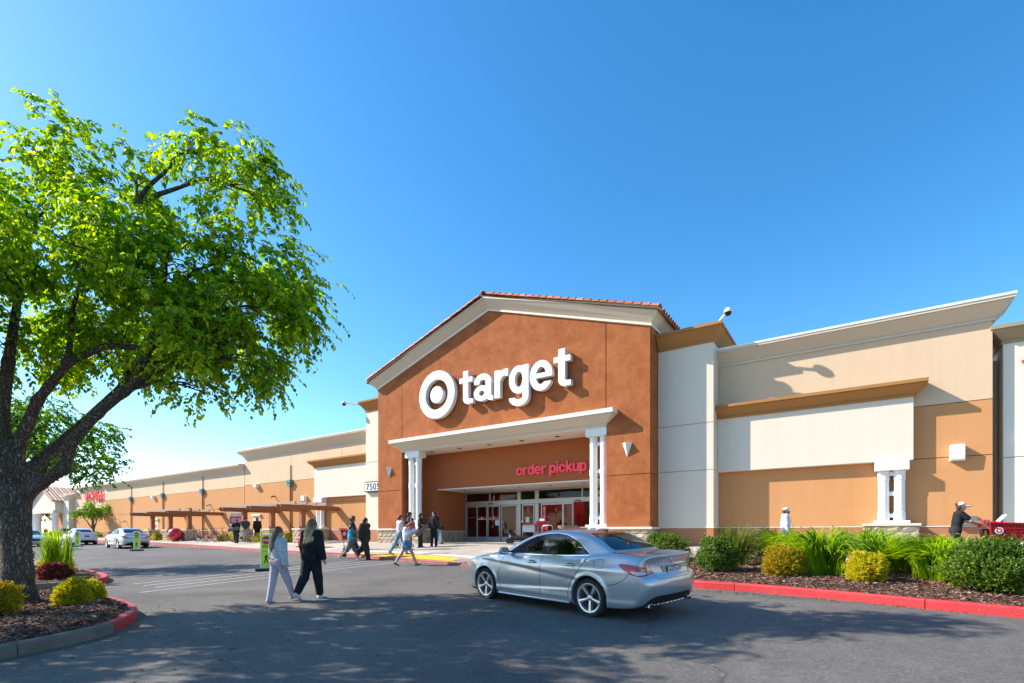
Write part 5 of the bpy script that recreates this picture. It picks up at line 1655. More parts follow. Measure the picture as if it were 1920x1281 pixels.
    m.tube([T @ Vector((.18 * math.cos(a), .18 * math.sin(a), 0)) for a in np.linspace(0, 2 * PI, 28)], .015, 8); m.tube([T @ Vector((-.17, 0, 0)), T @ Vector((.17, 0, 0))], .018, 6); m.tube([T @ Vector((0, 0, 0)), T @ Vector((0, 0, -.3))], .03, 6)
    m.build("steering_wheel", M_BLACK, root, smooth=True)
    return root, bvh

# near car: wheels touch at about (-3.49,7.40) and (-6.18,8.10)
hd = math.atan2(8.10 - 7.40, -6.18 + 3.49)
nx, ny = math.cos(hd), math.sin(hd)
lx, ly = -ny, nx                                     # to the car's left
off = .86
ax = (-3.52 - lx * off, 7.42 - ly * off)
car_z = road(ax[1]); fz = road(ax[1] + ny * 2.7)
silver, silver_bvh = build_car("silver_sedan", "silver blue four door coupe sedan driving past the planter with driver at the wheel", (ax[0], ax[1], car_z - .02), hd, M_SILVER, True, .018, None, None, -math.atan2(fz - car_z, 2.7), "9AZZ770", math.atan2(road(ax[1]+ly)-road(ax[1]), 1.0))
# ================================================================== PEOPLE
def cloth(name, col, rough=0.85, var=0.32, vs=9, bump=0.35): return plain(name, col, rough, var=var, vscale=vs, bump=.9, bscale=10, spec=0.25)
SK1 = plain("skin_light", (0.52, 0.31, 0.22), 0.55, var=.06); SK2 = plain("skin_tan", (0.40, 0.22, 0.14), 0.55, var=.06); SK3 = plain("skin_brown", (0.27, 0.14, 0.09), 0.55, var=.06)
C_BLACK = cloth("black_cotton", (0.016, 0.017, 0.020)); C_BLACK2 = cloth("faded_black_cotton", (0.030, 0.028, 0.028)); C_GREY = cloth("heather_grey_fleece", (0.50, 0.52, 0.54)); C_NAVY = cloth("navy_cotton", (0.025, 0.035, 0.055))
C_CYAN = cloth("cyan_tee", (0.02, 0.40, 0.58)); C_WHITE = cloth("white_tee", (0.70, 0.66, 0.70)); C_PINKW = cloth("pale_pink_top", (0.66, 0.56, 0.60)); C_DENIM = cloth("blue_denim", (0.09, 0.19, 0.33)); C_DENIM2 = cloth("light_denim", (0.13, 0.27, 0.42))
C_DKGREY = cloth("charcoal_shirt", (0.06, 0.065, 0.07)); C_KHAKI = cloth("khaki_shorts", (0.42, 0.38, 0.34)); C_GREYSH = cloth("grey_shorts", (0.15, 0.16, 0.18)); C_RED = cloth("red_shirt", (0.50, 0.02, 0.02)); C_LAV = cloth("lavender_hoodie", (0.62, 0.60, 0.75))
C_OLIVE = cloth("dark_olive", (0.05, 0.05, 0.04)); C_STRAW = plain("woven_visor", (0.72, 0.64, 0.52), .8, var=.1, vscale=30)
SH_W = plain("white_trainers", (0.62, 0.60, 0.60), .6); SH_B = plain("black_trainers", (0.03, 0.03, 0.03), .6); SH_T = plain("tan_sandals", (0.22, 0.12, 0.08), .6); SH_L = plain("lilac_trainers", (0.45, 0.40, 0.50), .6)
def pyjama():
    m, nt, p, N, L = new_mat("striped_pyjama"); p.inputs["Roughness"].default_value = .9
    tc = N.new("ShaderNodeTexCoord"); sx = N.new("ShaderNodeSeparateXYZ"); L.new(tc.outputs["Object"], sx.inputs[0])
    a = N.new("ShaderNodeMath"); a.operation = 'MULTIPLY'; a.inputs[1].default_value = 20; L.new(sx.outputs["Z"], a.inputs[0])
    f = N.new("ShaderNodeMath"); f.operation = 'FRACT'; L.new(a.outputs[0], f.inputs[0])
    cr = N.new("ShaderNodeValToRGB"); e = cr.color_ramp.elements; cr.color_ramp.interpolation = 'CONSTANT'
    e[0].position = 0; e[0].color = (0.56, 0.50, 0.58, 1); e[1].position = .82; e[1].color = (0.50, 0.45, 0.52, 1)
    for pos, c in ((.30, (0.10, 0.12, 0.22, 1)), (.42, (0.58, 0.52, 0.58, 1)), (.58, (0.42, 0.16, 0.24, 1)), (.68, (0.55, 0.52, 0.6, 1))): q = e.new(pos); q.color = c
    L.new(f.outputs[0], cr.inputs[0]); L.new(cr.outputs[0], p.inputs["Base Color"]); return m
C_PYJ = pyjama()
def hairmat(name, c0, c1=None, z0=1.2, z1=1.6):
    m, nt, p, N, L = new_mat(name); p.inputs["Roughness"].default_value = .45
    tc = N.new("ShaderNodeTexCoord"); mp = N.new("ShaderNodeMapping"); mp.inputs["Scale"].default_value = (60, 60, 3); L.new(tc.outputs["Object"], mp.inputs[0])
    n = N.new("ShaderNodeTexNoise"); n.inputs["Scale"].default_value = 1.5; n.inputs["Detail"].default_value = 3; L.new(mp.outputs[0], n.inputs["Vector"])
    r = N.new("ShaderNodeMapRange"); r.inputs["From Min"].default_value = .3; r.inputs["From Max"].default_value = .7; r.inputs["To Min"].default_value = .45; r.inputs["To Max"].default_value = 1.5; L.new(n.outputs["Fac"], r.inputs["Value"])
    mx = N.new("ShaderNodeMix"); mx.data_type = 'RGBA'; mx.blend_type = 'MULTIPLY'; mx.inputs["Factor"].default_value = 1
    if c1:
        sx = N.new("ShaderNodeSeparateXYZ"); L.new(tc.outputs["Object"], sx.inputs[0])
        g_ = N.new("ShaderNodeMapRange"); g_.inputs["From Min"].default_value = z0; g_.inputs["From Max"].default_value = z1; L.new(sx.outputs["Z"], g_.inputs["Value"])
        cm = N.new("ShaderNodeMix"); cm.data_type = 'RGBA'; cm.inputs["A"].default_value = (*c1, 1); cm.inputs["B"].default_value = (*c0, 1); L.new(g_.outputs[0], cm.inputs["Factor"]); L.new(cm.outputs["Result"], mx.inputs["A"])
    else: mx.inputs["A"].default_value = (*c0, 1)
    L.new(r.outputs[0], mx.inputs["B"]); L.new(mx.outputs["Result"], p.inputs["Base Color"])
    b = N.new("ShaderNodeBump"); b.inputs["Strength"].default_value = .8; b.inputs["Distance"].default_value = .01; L.new(n.outputs["Fac"], b.inputs["Height"]); L.new(b.outputs[0], p.inputs["Normal"])
    return m
H_BLACK = hairmat("black_hair", (0.012, 0.010, 0.010)); H_BROWN = hairmat("brown_hair", (0.07, 0.032, 0.018)); H_AUB = hairmat("auburn_hair", (0.10, 0.03, 0.02))
H_OMBRE = hairmat("ombre_blonde_hair", (0.17, 0.085, 0.032), (0.66, 0.42, 0.19), 1.30, 1.60); H_GIRL = hairmat("long_brown_hair", (0.13, 0.06, 0.034), (0.26, 0.14, 0.08), 1.15, 1.45)
M_EYE = plain("eye_dark", (0.02, 0.015, 0.012), .3); M_LIP = plain("lip", (0.32, 0.10, 0.08), .5)

def person(label, x, y, z, head, H, pose=None, top=None, bottom=None, shoes=None, skin=SK2, hair=None, bulk=1.0, res=.02, female=False, extras=(), group=None, belly=0.0, seated=False):
    """top=(mat, 'long'|'short', hem height, looseness); bottom=(mat, 'long'|'short'|'knee', looseness); hair=(style, mat)
       faces local +Y; drawn at 1.70 m and scaled"""
    P = dict(tl=0, tr=0, kl=0, kr=0, al=0, ar=0, el=12, er=12, abl=8, abr=8, lean=0, yaw=0, nod=0, inl=0, inr=0)
    P.update(pose or {})
    rz = math.atan2(head[1], head[0]) - PI / 2
    root = thing("person", label, "person", (x, y, z), rz, group)
    s = H / 1.70; root.scale = (s, s, s)
    D = math.radians
    hipw = .088; shw = .165 if female else .185
    hz = .90
    J = {}
    for q, sg in (('l', -1), ('r', 1)):
        hp = np.array([sg * hipw, 0, hz]); a = D(P['t' + q]); kn = hp + .43 * np.array([sg * .02, math.sin(a), -math.cos(a)])
        b = a - D(P['k' + q]); an = kn + .40 * np.array([0, math.sin(b), -math.cos(b)])
        J['hip' + q], J['kn' + q], J['an' + q], J['ft' + q] = hp, kn, an, b
    low = min(J['anl'][2], J['anr'][2]) if not seated else hz - .86
    dz = .075 - low
    for k in list(J):
        if isinstance(J[k], np.ndarray): J[k] = J[k] + np.array([0, 0, dz])
    ln = D(P['lean'])
    base = np.array([0, 0, hz + dz])
    def T(p):      # torso leans about the hips
        p = np.array(p, float); q = p - np.array([0, 0, hz])
        return base + np.array([q[0], q[1] * math.cos(ln) + q[2] * math.sin(ln), q[2] * math.cos(ln) - q[1] * math.sin(ln)])
    for q, sg in (('l', -1), ('r', 1)):
        sh = T((sg * shw, 0, 1.405)); a = D(P['a' + q]); ab = D(P['ab' + q])
        d = np.array([sg * math.sin(ab), math.sin(a) * math.cos(ab), -math.cos(a) * math.cos(ab)]); el = sh + .285 * d
        b = a + D(P['e' + q]); ab2 = ab - D(P['in' + q])
        d2 = np.array([sg * math.sin(ab2), math.sin(b) * math.cos(ab2), -math.cos(b) * math.cos(ab2)]); wr = el + .245 * d2
        J['sh' + q], J['el' + q], J['wr' + q], J['hd' + q] = sh, el, wr, d2
    bk = bulk; w_ = 1.12 if not female else 1.0
    hy = D(P['yaw']); nod = D(P['nod'])
    hc = T((0, .02, 1.595))
    def Hd(p):     # head frame
        p = np.array(p, float); y1 = p[1] * math.cos(nod) + p[2] * math.sin(nod); z1 = p[2] * math.cos(nod) - p[1] * math.sin(nod)
        return hc + np.array([p[0] * math.cos(hy) + y1 * math.sin(hy), -p[0] * math.sin(hy) + y1 * math.cos(hy), z1])
    B = Blob(.035)
    B.cap(T((-.07, -.01, .93)), T((.07, -.01, .93)), .115 * bk, None, (1, .95, 1)); B.cap(T((0, 0, 1.0)), T((0, .0, 1.16)), .108 * bk, .112 * bk, (1.2, .88, 1)); B.cap(T((0, .0, 1.20)), T((0, -.005, 1.33)), .122 * bk, .118, (1.3 if not female else 1.2, .85, 1))
    B.cap(T((-shw + .03, -.01, 1.405)), T((shw - .03, -.01, 1.405)), .052); B.cap(T((0, -.01, 1.42)), T((0, .005, 1.52)), .052)
    for q, sg in (('l', -1), ('r', 1)):
        B.cap(J['hip' + q], J['kn' + q], .088 * bk, .056 * bk); B.cap(J['kn' + q], J['kn' + q] * .55 + J['an' + q] * .45 + np.array([0, -.012, 0]), .053 * bk, .054 * bk); B.cap(J['kn' + q] * .5 + J['an' + q] * .5, J['an' + q], .048 * bk, .036)
        t = J['ft' + q] * .5
        B.cap(J['an' + q] + np.array([0, -.02, -.035]), J['an' + q] + np.array([sg * .012, .13 * math.cos(t), -.048 + .13 * math.sin(t)]), .034, .026, (1.15, 1, .8), k=.02)
        B.cap(J['sh' + q], J['el' + q], .047 * bk, .039 * bk); B.cap(J['el' + q], J['wr' + q], .040 * bk, .027)
        d = J['hd' + q]; wr = J['wr' + q]; side = np.cross(d, [sg, 0, 0]); side /= np.linalg.norm(side) + 1e-9; nrm = np.cross(d, side)
        B.cap(wr + d * .02, wr + d * .085, .026, .031, k=.015)
        for f in range(4):
            o = side * (.027 - .018 * f); l_ = (.066, .074, .068, .052)[f]
            p0 = wr + d * .085 + o; p1 = p0 + d * l_ * .55; p2 = p1 + (d * .8 + nrm * -.5 * sg * .6) * l_ * .5
            B.cap(p0, p1, .0095, .009, k=.008); B.cap(p1, p2, .009, .0075, k=.006)
        p0 = wr + d * .03 + side * .024; p1 = p0 + d * .035 + side * .025; B.cap(p0, p1, .012, .010, k=.01); B.cap(p1, p1 + d * .032 + side * .006, .010, .008, k=.006)
    B.ell(Hd((0, 0, .012)), (.076, .094, .108)); B.ell(Hd((0, .03, -.055)), (.055, .060, .062)); B.cap(Hd((0, .088, -.005)), Hd((0, .108, -.028)), .010, .014, k=.012)
    B.cap(Hd((-.02, .072, -.062)), Hd((.02, .072, -.062)), .012, None, k=.012)
    for sg in (-1, 1): B.ell(Hd((sg * .076, .002, -.012)), (.012, .022, .032), k=.01)
    body = link_mesh("body", B.mesh("body", res * .75), skin, root)
    m = MB()
    for sg in (-1, 1): m.lathe([(.001, -.008), (.012, -.003), (.012, .003), (.001, .006)], 8, 0, Matrix.Translation(Vector(Hd((sg * .031, .086, .004)))) @ Matrix.Rotation(-PI / 2, 4, 'X'))
    m.build("eyes", M_EYE, body)
    m = MB(); m.tube([Hd((-.022, .083, -.060)), Hd((0, .089, -.060)), Hd((.022, .083, -.060))], .006, 6); m.build("mouth", M_LIP, body)
    # ---- clothes
    if bottom:
        mt, ln_, e = bottom; b = Blob(.025)
        b.cap(T((-.07, -.012, .935)), T((.07, -.012, .935)), .115 * bk + e, None, (1, .97, 1)); b.cap(T((0, -.005, .96)), T((0, 0, 1.04)), .11 * bk + e, .105 * bk + e, (1.2, .92, 1), zhi=T((0, 0, 1.05))[2])
        for q, sg in (('l', -1), ('r', 1)):
            hp, kn, an = J['hip' + q], J['kn' + q], J['an' + q]
            if ln_ == 'long':
                b.cap(hp, kn, .090 * bk + e, .060 * bk + e * 1.1); b.cap(kn, an + (kn - an) * .06, .060 * bk + e * 1.1, .044 + e * 1.15)
            elif ln_ == 'capri':
                b.cap(hp, kn, .090 * bk + e, .062 * bk + e); b.cap(kn, an + (kn - an) * .16, .066 * bk + e, .052 * bk + e * .8)
            elif ln_ == 'knee': b.cap(hp, kn + (hp - kn) * .08, .092 * bk + e, .076 * bk + e * 1.6)
            else: b.cap(hp, hp + (kn - hp) * .34, .094 * bk + e, .096 * bk + e)
        link_mesh("trousers" if ln_ in ('long', 'capri') else "shorts", b.mesh("trousers", res), mt, root)
    if top:
        mt, sl, hem, e = top; b = Blob(.035)
        hz_ = T((0, 0, hem))[2]
        b.cap(T((0, 0, hem - .05)), T((0, 0, 1.16)), .122 * bk + e, .112 * bk + e, (1.2, .92, 1), zlo=hz_); b.cap(T((0, .0, 1.18)), T((0, -.005, 1.33)), .126 * bk + e, .120 + e, (1.3 if not female else 1.2, .88, 1))
        if belly: b.ell(T((0, .05, 1.08)), (.15 * bk, .13 + belly, .14))
        if female: b.cap(T((-.06, .075, 1.27)), T((.06, .075, 1.27)), .055 + e)
        b.cap(T((-shw + .02, -.01, 1.405)), T((shw - .02, -.01, 1.405)), .056 + e * .9); b.cap(T((0, -.012, 1.43)), T((0, -.006, 1.465)), .058 + e * .5)
        for q, sg in (('l', -1), ('r', 1)):
            sh, el, wr = J['sh' + q], J['el' + q], J['wr' + q]
            if sl == 'long': b.cap(sh, el, .056 * bk + e, .048 * bk + e * 1.1, k=.025); b.cap(el, wr + (el - wr) * .03, .048 * bk + e * 1.1, .036 + e * .9, k=.02)
            else: b.cap(sh, sh + (el - sh) * .62, .056 * bk + e, .052 * bk + e * 1.3, k=.025)
        if 'hood' in extras: b.cap(T((-.05, -.09, 1.44)), T((.05, -.09, 1.44)), .055, None, (1, .8, 1.1)); b.cap(T((-.09, -.05, 1.46)), T((.09, -.05, 1.46)), .035)
        link_mesh("top", b.mesh("top", res), mt, root)
    if shoes:
        for q, sg in (('l', -1), ('r', 1)):
            b = Blob(.02); t = J['ft' + q] * .55; an = J['an' + q]
            R2 = lambda v: np.array([v[0], v[1] * math.cos(t) - v[2] * math.sin(t), v[2] * math.cos(t) + v[1] * math.sin(t)])
            b.cap(an + R2((0, -.045, -.042)), an + R2((sg * .012, .075, -.050)), .040, .040, (1, 1, .8)); b.cap(an + R2((sg * .012, .07, -.05)), an + R2((sg * .014, .145, -.056)), .040, .030, (1.1, 1, .7)); b.cap(an + R2((0, -.03, -.02)), an + R2((0, .03, -.025)), .040, .034)
            b.cut(an + R2((0, 0, -.075)), R2((0, 0, -1)))
            link_mesh("shoe", b.mesh("shoe", res * .7), shoes, root)
    rnd = random.Random(hash(label) % 1000 if False else int(x * 100) % 997)
    if hair:
        st, hm = hair; b = Blob(.02)
        if st != 'none':
            b.ell(Hd((0, -.012, .030)), (.086, .100, .108)); b.ell(Hd((0, -.045, -.01)), (.080, .070, .10)); b.cut(Hd((0, .055, .035)), Hd((0, 1, -.45)) - hc)
        if st == 'curly':
            for i in range(46):
                a, c = rnd.uniform(0, 2 * PI), rnd.uniform(-.1, 1); r_ = math.sqrt(max(0, 1 - c * c)); p = (.098 * r_ * math.cos(a), -.015 + .105 * r_ * math.sin(a), .035 + .105 * c)
                if p[1] > .07 and p[2] < .08: continue
                b.ell(Hd(p), (.030, .030, .028), k=.012)
        if st == 'long' or st == 'wavy':
            n = 22 if st == 'wavy' else 16; L0 = .40 if st == 'wavy' else .42
            for i in range(n):
                a = PI * (.04 + .92 * i / (n - 1)); wav = rnd.uniform(.012, .026) if st == 'wavy' else .006; ph = rnd.uniform(0, 6)
                p0 = Hd((-.082 * math.cos(a), -.010 - .078 * math.sin(a), .02)); pts = [p0]
                Lh = L0 * rnd.uniform(.8, 1.08)
                for k in range(1, 6):
                    t = k / 5; spread = 1 + .55 * t
                    q = Hd((-.082 * math.cos(a) * spread, -.010 - .078 * math.sin(a) * (1 + .5 * t) - .055 * min(1, t * 2), 0)); q = q.copy(); q[2] = p0[2] - Lh * t
                    q[0] += wav * math.sin(ph + 7 * t); q[1] += wav * .6 * math.cos(ph + 7 * t); pts.append(q)
                for k in range(5): b.cap(pts[k], pts[k + 1], .029 - .0025 * k, .029 - .0025 * (k + 1), k=.018)
            b.ell(Hd((0, -.02, .045)), (.088, .10, .10)); b.cuts = []
        if st == 'bun': b.ell(Hd((0, -.10, .07)), (.05, .05, .045))
        if st == 'pony': b.cap(Hd((0, -.10, .03)), Hd((0, -.13, -.12)), .032, .018)
        if b.p: link_mesh("hair", b.mesh("hair", res * .8), hm, root)
    if 'cap' in extras:
        b = Blob(.015); b.ell(Hd((0, -.005, .06)), (.090, .106, .085)); b.cut(Hd((0, 0, .045)), Hd((0, 0, -1)) - hc); b.cap(Hd((-.04, .10, .052)), Hd((.04, .10, .052)), .045, None, (1, 1, .22)); link_mesh("cap", b.mesh("cap", res * .7), C_BLACK, root)
    if 'visor' in extras:
        b = Blob(.012); b.ell(Hd((0, .115, .028)), (.105, .105, .020)); b.ell(Hd((0, .15, .018)), (.075, .075, .016)); b.ell(Hd((0, -.005, .068)), (.098, .112, .072)); link_mesh("sun_visor", b.mesh("sun_visor", res * .6), C_STRAW, root)
    if 'mask' in extras:
        b = Blob(.015); b.ell(Hd((0, .062, -.045)), (.062, .055, .052)); link_mesh("face_mask", b.mesh("face_mask", res * .6), C_RED, root)
    if 'shades' in extras:
        m = MB(); m.box(-.065, .065, .088, .104, -.012, .024); mm = m.mesh("sunglasses"); mm.transform(Matrix.Translation(Vector(hc)) @ Matrix.Rotation(-hy, 4, 'Z')); link_mesh("sunglasses", mm, M_BLACK, root)
    if 'hoodup' in extras:
        b = Blob(.03); b.ell(Hd((0, -.02, .02)), (.11, .125, .135)); b.cap(Hd((0, -.05, -.05)), T((0, -.05, 1.44)), .09, .09); b.cut(Hd((0, .07, 0)), Hd((0, 1, 0)) - hc); link_mesh("hood", b.mesh("hood", res), top[0], root)
    root["joints"] = 0; del root["joints"]
    return root, J

def V2(x, y):
    l = math.hypot(x, y); return (x / l, y / l)
RIGHT = (.8274, .5616); AWAY = (-.5616, .8274)
def mixd(r, a): return V2(RIGHT[0] * r + AWAY[0] * a, RIGHT[1] * r + AWAY[1] * a)
# the two walkers near the camera
woman, _ = person("woman in black sweatshirt and joggers with long wavy blonde hair walking away", -9.42, 6.36, road(6.36), mixd(.30, 1), 1.67,
    dict(tl=-14, tr=12, kl=22, kr=2, al=10, ar=-12, el=14, er=16, abl=17, abr=17, lean=2, yaw=6), (C_BLACK, 'long', .93, .034), (C_BLACK, 'capri', .022), SH_W, SK1, ('wavy', H_OMBRE), 1.17, .014, True)
girl, _ = person("girl in grey sweatshirt and striped pyjama trousers walking beside the woman in black", -9.72, 5.80, road(5.80), mixd(.45, 1), 1.53,
    dict(tl=-8, tr=24, kl=6, kr=4, al=8, ar=-8, el=16, er=10, abl=14, abr=11, yaw=48, nod=0), (C_GREY, 'long', .86, .030), (C_PYJ, 'long', .020), SH_L, SK1, ('long', H_GIRL), .98, .014, True)
b = MB()
for i in range(7): b.box(-.075 + i * .026, -.060 + i * .026, -.192, -.182, 1.0 - i * .006, 1.018 - i * .006)
b.build("back_print", C_BLACK, girl)
# three on the crossing
person("boy in cyan tee and grey shorts on the crossing beside the man in black", -16.95, 13.25, road(13.25), mixd(1, .1), 1.47, dict(tl=24, tr=-22, kl=4, kr=30, al=-6, ar=12, el=50, er=70, yaw=-10, nod=12), (C_CYAN, 'short', .86, .022), (C_GREYSH, 'knee', .012), SH_W, SK2, ('short', H_BLACK), 1.12, .02)
person("heavy man in black tracksuit on the crossing looking down at the boy", -16.5, 13.6, road(13.6), mixd(1, -.35), 1.73, dict(tl=-20, tr=18, kl=38, kr=6, al=-40, ar=-6, el=30, er=14, abl=20, abr=20, yaw=-60, nod=20), (C_BLACK2, 'long', .90, .04), (C_BLACK2, 'long', .04), SH_B, SK2, ('short', H_BLACK), 1.3, .02, belly=.05)
person("tall man with curly black hair in navy shirt behind the boy in cyan", -18.0, 14.15, road(14.15), mixd(1, .3), 1.82, dict(tl=20, tr=-16, kl=4, kr=26, al=-10, ar=16, yaw=15, nod=8), (C_NAVY, 'short', .88, .03), (C_NAVY, 'long', .03), SH_B, SK3, ('curly', H_BLACK), 1.12, .02)
# women at the ramp
shortsw, SJ = person("woman in white tee and denim shorts carrying a small child across the lot", -12.95, 12.5, road(12.5), mixd(1, .25), 1.62, dict(tl=-26, tr=27, kl=8, kr=5, al=30, ar=35, el=95, er=95, inl=18, inr=25, yaw=5, nod=12, lean=-4), (C_WHITE, 'short', .96, .022), (C_DENIM, 'short', .02), SH_T, SK1, ('bun', H_BLACK), 1.04, .018, True)
child, _ = person("small child in red print dress carried by the woman in denim shorts", -12.95 + .20, 12.5 + .13, road(12.5) + .70, V2(-RIGHT[0], -RIGHT[1]), .95, dict(tl=50, tr=50, kl=70, kr=70, al=60, ar=60, el=30, er=30, nod=10, lean=8), (plain("red_print_dress", (0.55, 0.10, 0.12), .8, var=.6, vscale=40), 'short', .80, .03), (C_WHITE, 'short', .03), None, SK2, ('short', H_BLACK), 1.15, .02, True, seated=True)
person("woman with auburn hair in pale pink top and blue jeans on the yellow ramp", -15.9, 14.95, walkz(14.95), mixd(1, .8), 1.70, dict(tl=-22, tr=20, kl=14, kr=3, al=12, ar=26, el=40, er=80, nod=14), (C_PINKW, 'short', .90, .02), (C_DENIM2, 'long', .014), SH_T, SK1, ('pony', H_AUB), 1.0, .02, True)
person("man in charcoal shirt and dark cap by the portal column", -17.15, 16.7, walkz(16.7), mixd(1, .2), 1.74, dict(tl=6, tr=-8, kl=4, kr=8), (C_DKGREY, 'short', .88, .025), (C_OLIVE, 'long', .02), SH_B, SK2, ('short', H_BLACK), 1.05, .02, extras=('cap',))
person("teen with curly hair in black tee holding a skateboard by the portal", -17.7, 18.0, walkz(18.0), mixd(1, .15), 1.64, dict(tl=3, tr=-3, al=5, ar=18, el=20, er=40, yaw=0), (C_BLACK, 'short', .88, .03), (C_BLACK2, 'long', .03), SH_B, SK2, ('curly', H_BLACK), 1.0, .02)
person("teen with long dark hair in black top standing beside the steel bin", -17.25, 18.5, walkz(18.5), mixd(-.4, -1), 1.70, dict(tl=-2, tr=4, al=4, ar=10, el=10, er=20, yaw=20), (C_BLACK, 'long', .88, .025), (C_BLACK, 'long', .025), SH_B, SK1, ('long', H_BLACK), .98, .02)
# by the pergola
person("person in black hooded sweatshirt by the pergola pier", -36.6, 20.2, walkz(20.2), mixd(.5, -1), 1.66, dict(tl=4, tr=-4, al=10, ar=10, el=20, er=20), (C_BLACK2, 'long', .86, .03), (C_BLACK, 'long', .03), SH_B, SK2, ('none', H_BLACK), 1.05, .025, extras=('hoodup',))
person("teen with curly hair in black tee by the bicycles", -35.1, 17.9, walkz(17.9), mixd(.2, -1), 1.60, dict(tl=8, tr=-8, kl=4, kr=14, al=20, ar=20, el=50, er=50, inl=20, inr=20), (C_BLACK, 'short', .86, .04), (C_BLACK2, 'long', .04), SH_B, SK2, ('curly', H_BLACK), 1.05, .025)
person("man in grey shirt, pale shorts and cap by the bicycles", -35.5, 18.75, walkz(18.75), mixd(.5, -1), 1.70, dict(tl=12, tr=-10, kl=6, kr=18, al=10, ar=20, el=50, er=50), (C_DKGREY, 'short', .88, .03), (C_KHAKI, 'knee', .03), SH_B, SK1, ('short', H_BROWN), 1.1, .025, extras=('cap',))
person("person in red shirt walking by the far white portal", -98.5, 22.6, Zr(-.93), mixd(.2, -1), 1.68, dict(tl=14, tr=-12, kl=6, kr=18), (C_RED, 'short', .86, .03), (C_KHAKI, 'knee', .03), SH_W, SK1, ('short', H_BROWN), 1.1, .035)
person("person in white shirt and dark jeans walking by the far white portal", -96.5, 24.0, Zr(-.93), mixd(.2, -1), 1.76, dict(tl=-12, tr=14, kl=16, kr=5), (C_WHITE, 'short', .86, .03), (C_NAVY, 'long', .03), SH_B, SK2, ('short', H_BLACK), 1.1, .035)
# along the right hand walk
person("person in lavender hoodie, woven visor and red face mask behind the planter", -1.70, 17.5, walkz(17.5), mixd(1, -.35), 1.50, dict(tl=8, tr=-8, kl=4, kr=12), (C_LAV, 'long', .84, .035), (C_GREYSH, 'long', .03), SH_W, SK1, ('short', H_BROWN), 1.08, .018, True, extras=('visor', 'mask', 'hood'))
cartw, CJ = person("woman in black tee and woven visor pushing a red shopping cart", 2.22, 17.25, walkz(17.25), mixd(1, -.42), 1.58, dict(tl=22, tr=-18, kl=6, kr=20, al=42, ar=42, el=30, er=30, inl=6, inr=6, nod=4, lean=9), (C_BLACK, 'short', .90, .015), (C_BLACK2, 'long', .015), SH_W, SK1, ('bun', H_BROWN), .98, .016, True, extras=('visor', 'shades'))
# driver
drv, _ = person("driver with sunglasses at the wheel of the silver sedan", *(silver.matrix_world @ Vector((0, 0, 0))), (math.cos(hd), math.sin(hd)), 1.66, dict(tl=80, tr=80, kl=70, kr=70, al=52, ar=52, el=32, er=32, abl=2, abr=2, yaw=-8), (C_GREY, 'short', .90, .02), (C_BLACK, 'long', .02), SH_B, SK1, ('short', H_BROWN), 1.0, .02, extras=('shades',), seated=True)
dp = Vector((ax[0], ax[1], car_z)) + Vector((nx, ny, 0)) * 1.16 + Vector((lx, ly, 0)) * .36
drv.location = (dp.x, dp.y, dp.z - .32)
# ================================================================== PLANTS
def leaf_mat(name, ramp, trans=0.45, rough=0.45, spec=0.4):
    """leaf with its own tint per leaf; light passes through the blade"""
    m, nt, p, N, L = new_mat(name)
    out = [n for n in N if n.type == 'OUTPUT_MATERIAL'][0]
    g = N.new("ShaderNodeNewGeometry"); cr = N.new("ShaderNodeValToRGB"); e = cr.color_ramp.elements
    e[0].position = 0; e[0].color = (*ramp[0], 1); e[1].position = 1; e[1].color = (*ramp[-1], 1)
    for i, c in enumerate(ramp[1:-1]): q = e.new((i + 1) / (len(ramp) - 1)); q.color = (*c, 1)
    # older and younger growth: the tint drifts through the plant as well as from leaf to leaf
    tc = N.new("ShaderNodeTexCoord"); nz = N.new("ShaderNodeTexNoise"); nz.inputs["Scale"].default_value = 1.6; nz.inputs["Detail"].default_value = 3; L.new(tc.outputs["Object"], nz.inputs["Vector"])
    a1 = N.new("ShaderNodeMath"); a1.operation = 'MULTIPLY_ADD'; a1.inputs[1].default_value = .9; a1.inputs[2].default_value = -.36; L.new(nz.outputs["Fac"], a1.inputs[0])
    a2 = N.new("ShaderNodeMath"); a2.operation = 'ADD'; a2.use_clamp = True; L.new(g.outputs["Random Per Island"], a2.inputs[0]); L.new(a1.outputs[0], a2.inputs[1])
    L.new(a2.outputs[0], cr.inputs[0]); L.new(cr.outputs[0], p.inputs["Base Color"])
    p.inputs["Roughness"].default_value = rough; p.inputs["Specular IOR Level"].default_value = spec
    t = N.new("ShaderNodeBsdfTranslucent")
    hs = N.new("ShaderNodeHueSaturation"); hs.inputs["Hue"].default_value = .485; hs.inputs["Saturation"].default_value = 1.1; hs.inputs["Value"].default_value = 1.9
    L.new(cr.outputs[0], hs.inputs["Color"]); L.new(hs.outputs[0], t.inputs["Color"])
    mx = N.new("ShaderNodeMixShader"); mx.inputs["Fac"].default_value = trans
    L.new(p.outputs[0], mx.inputs[1]); L.new(t.outputs[0], mx.inputs[2]); L.new(mx.outputs[0], out.inputs["Surface"])
    return m
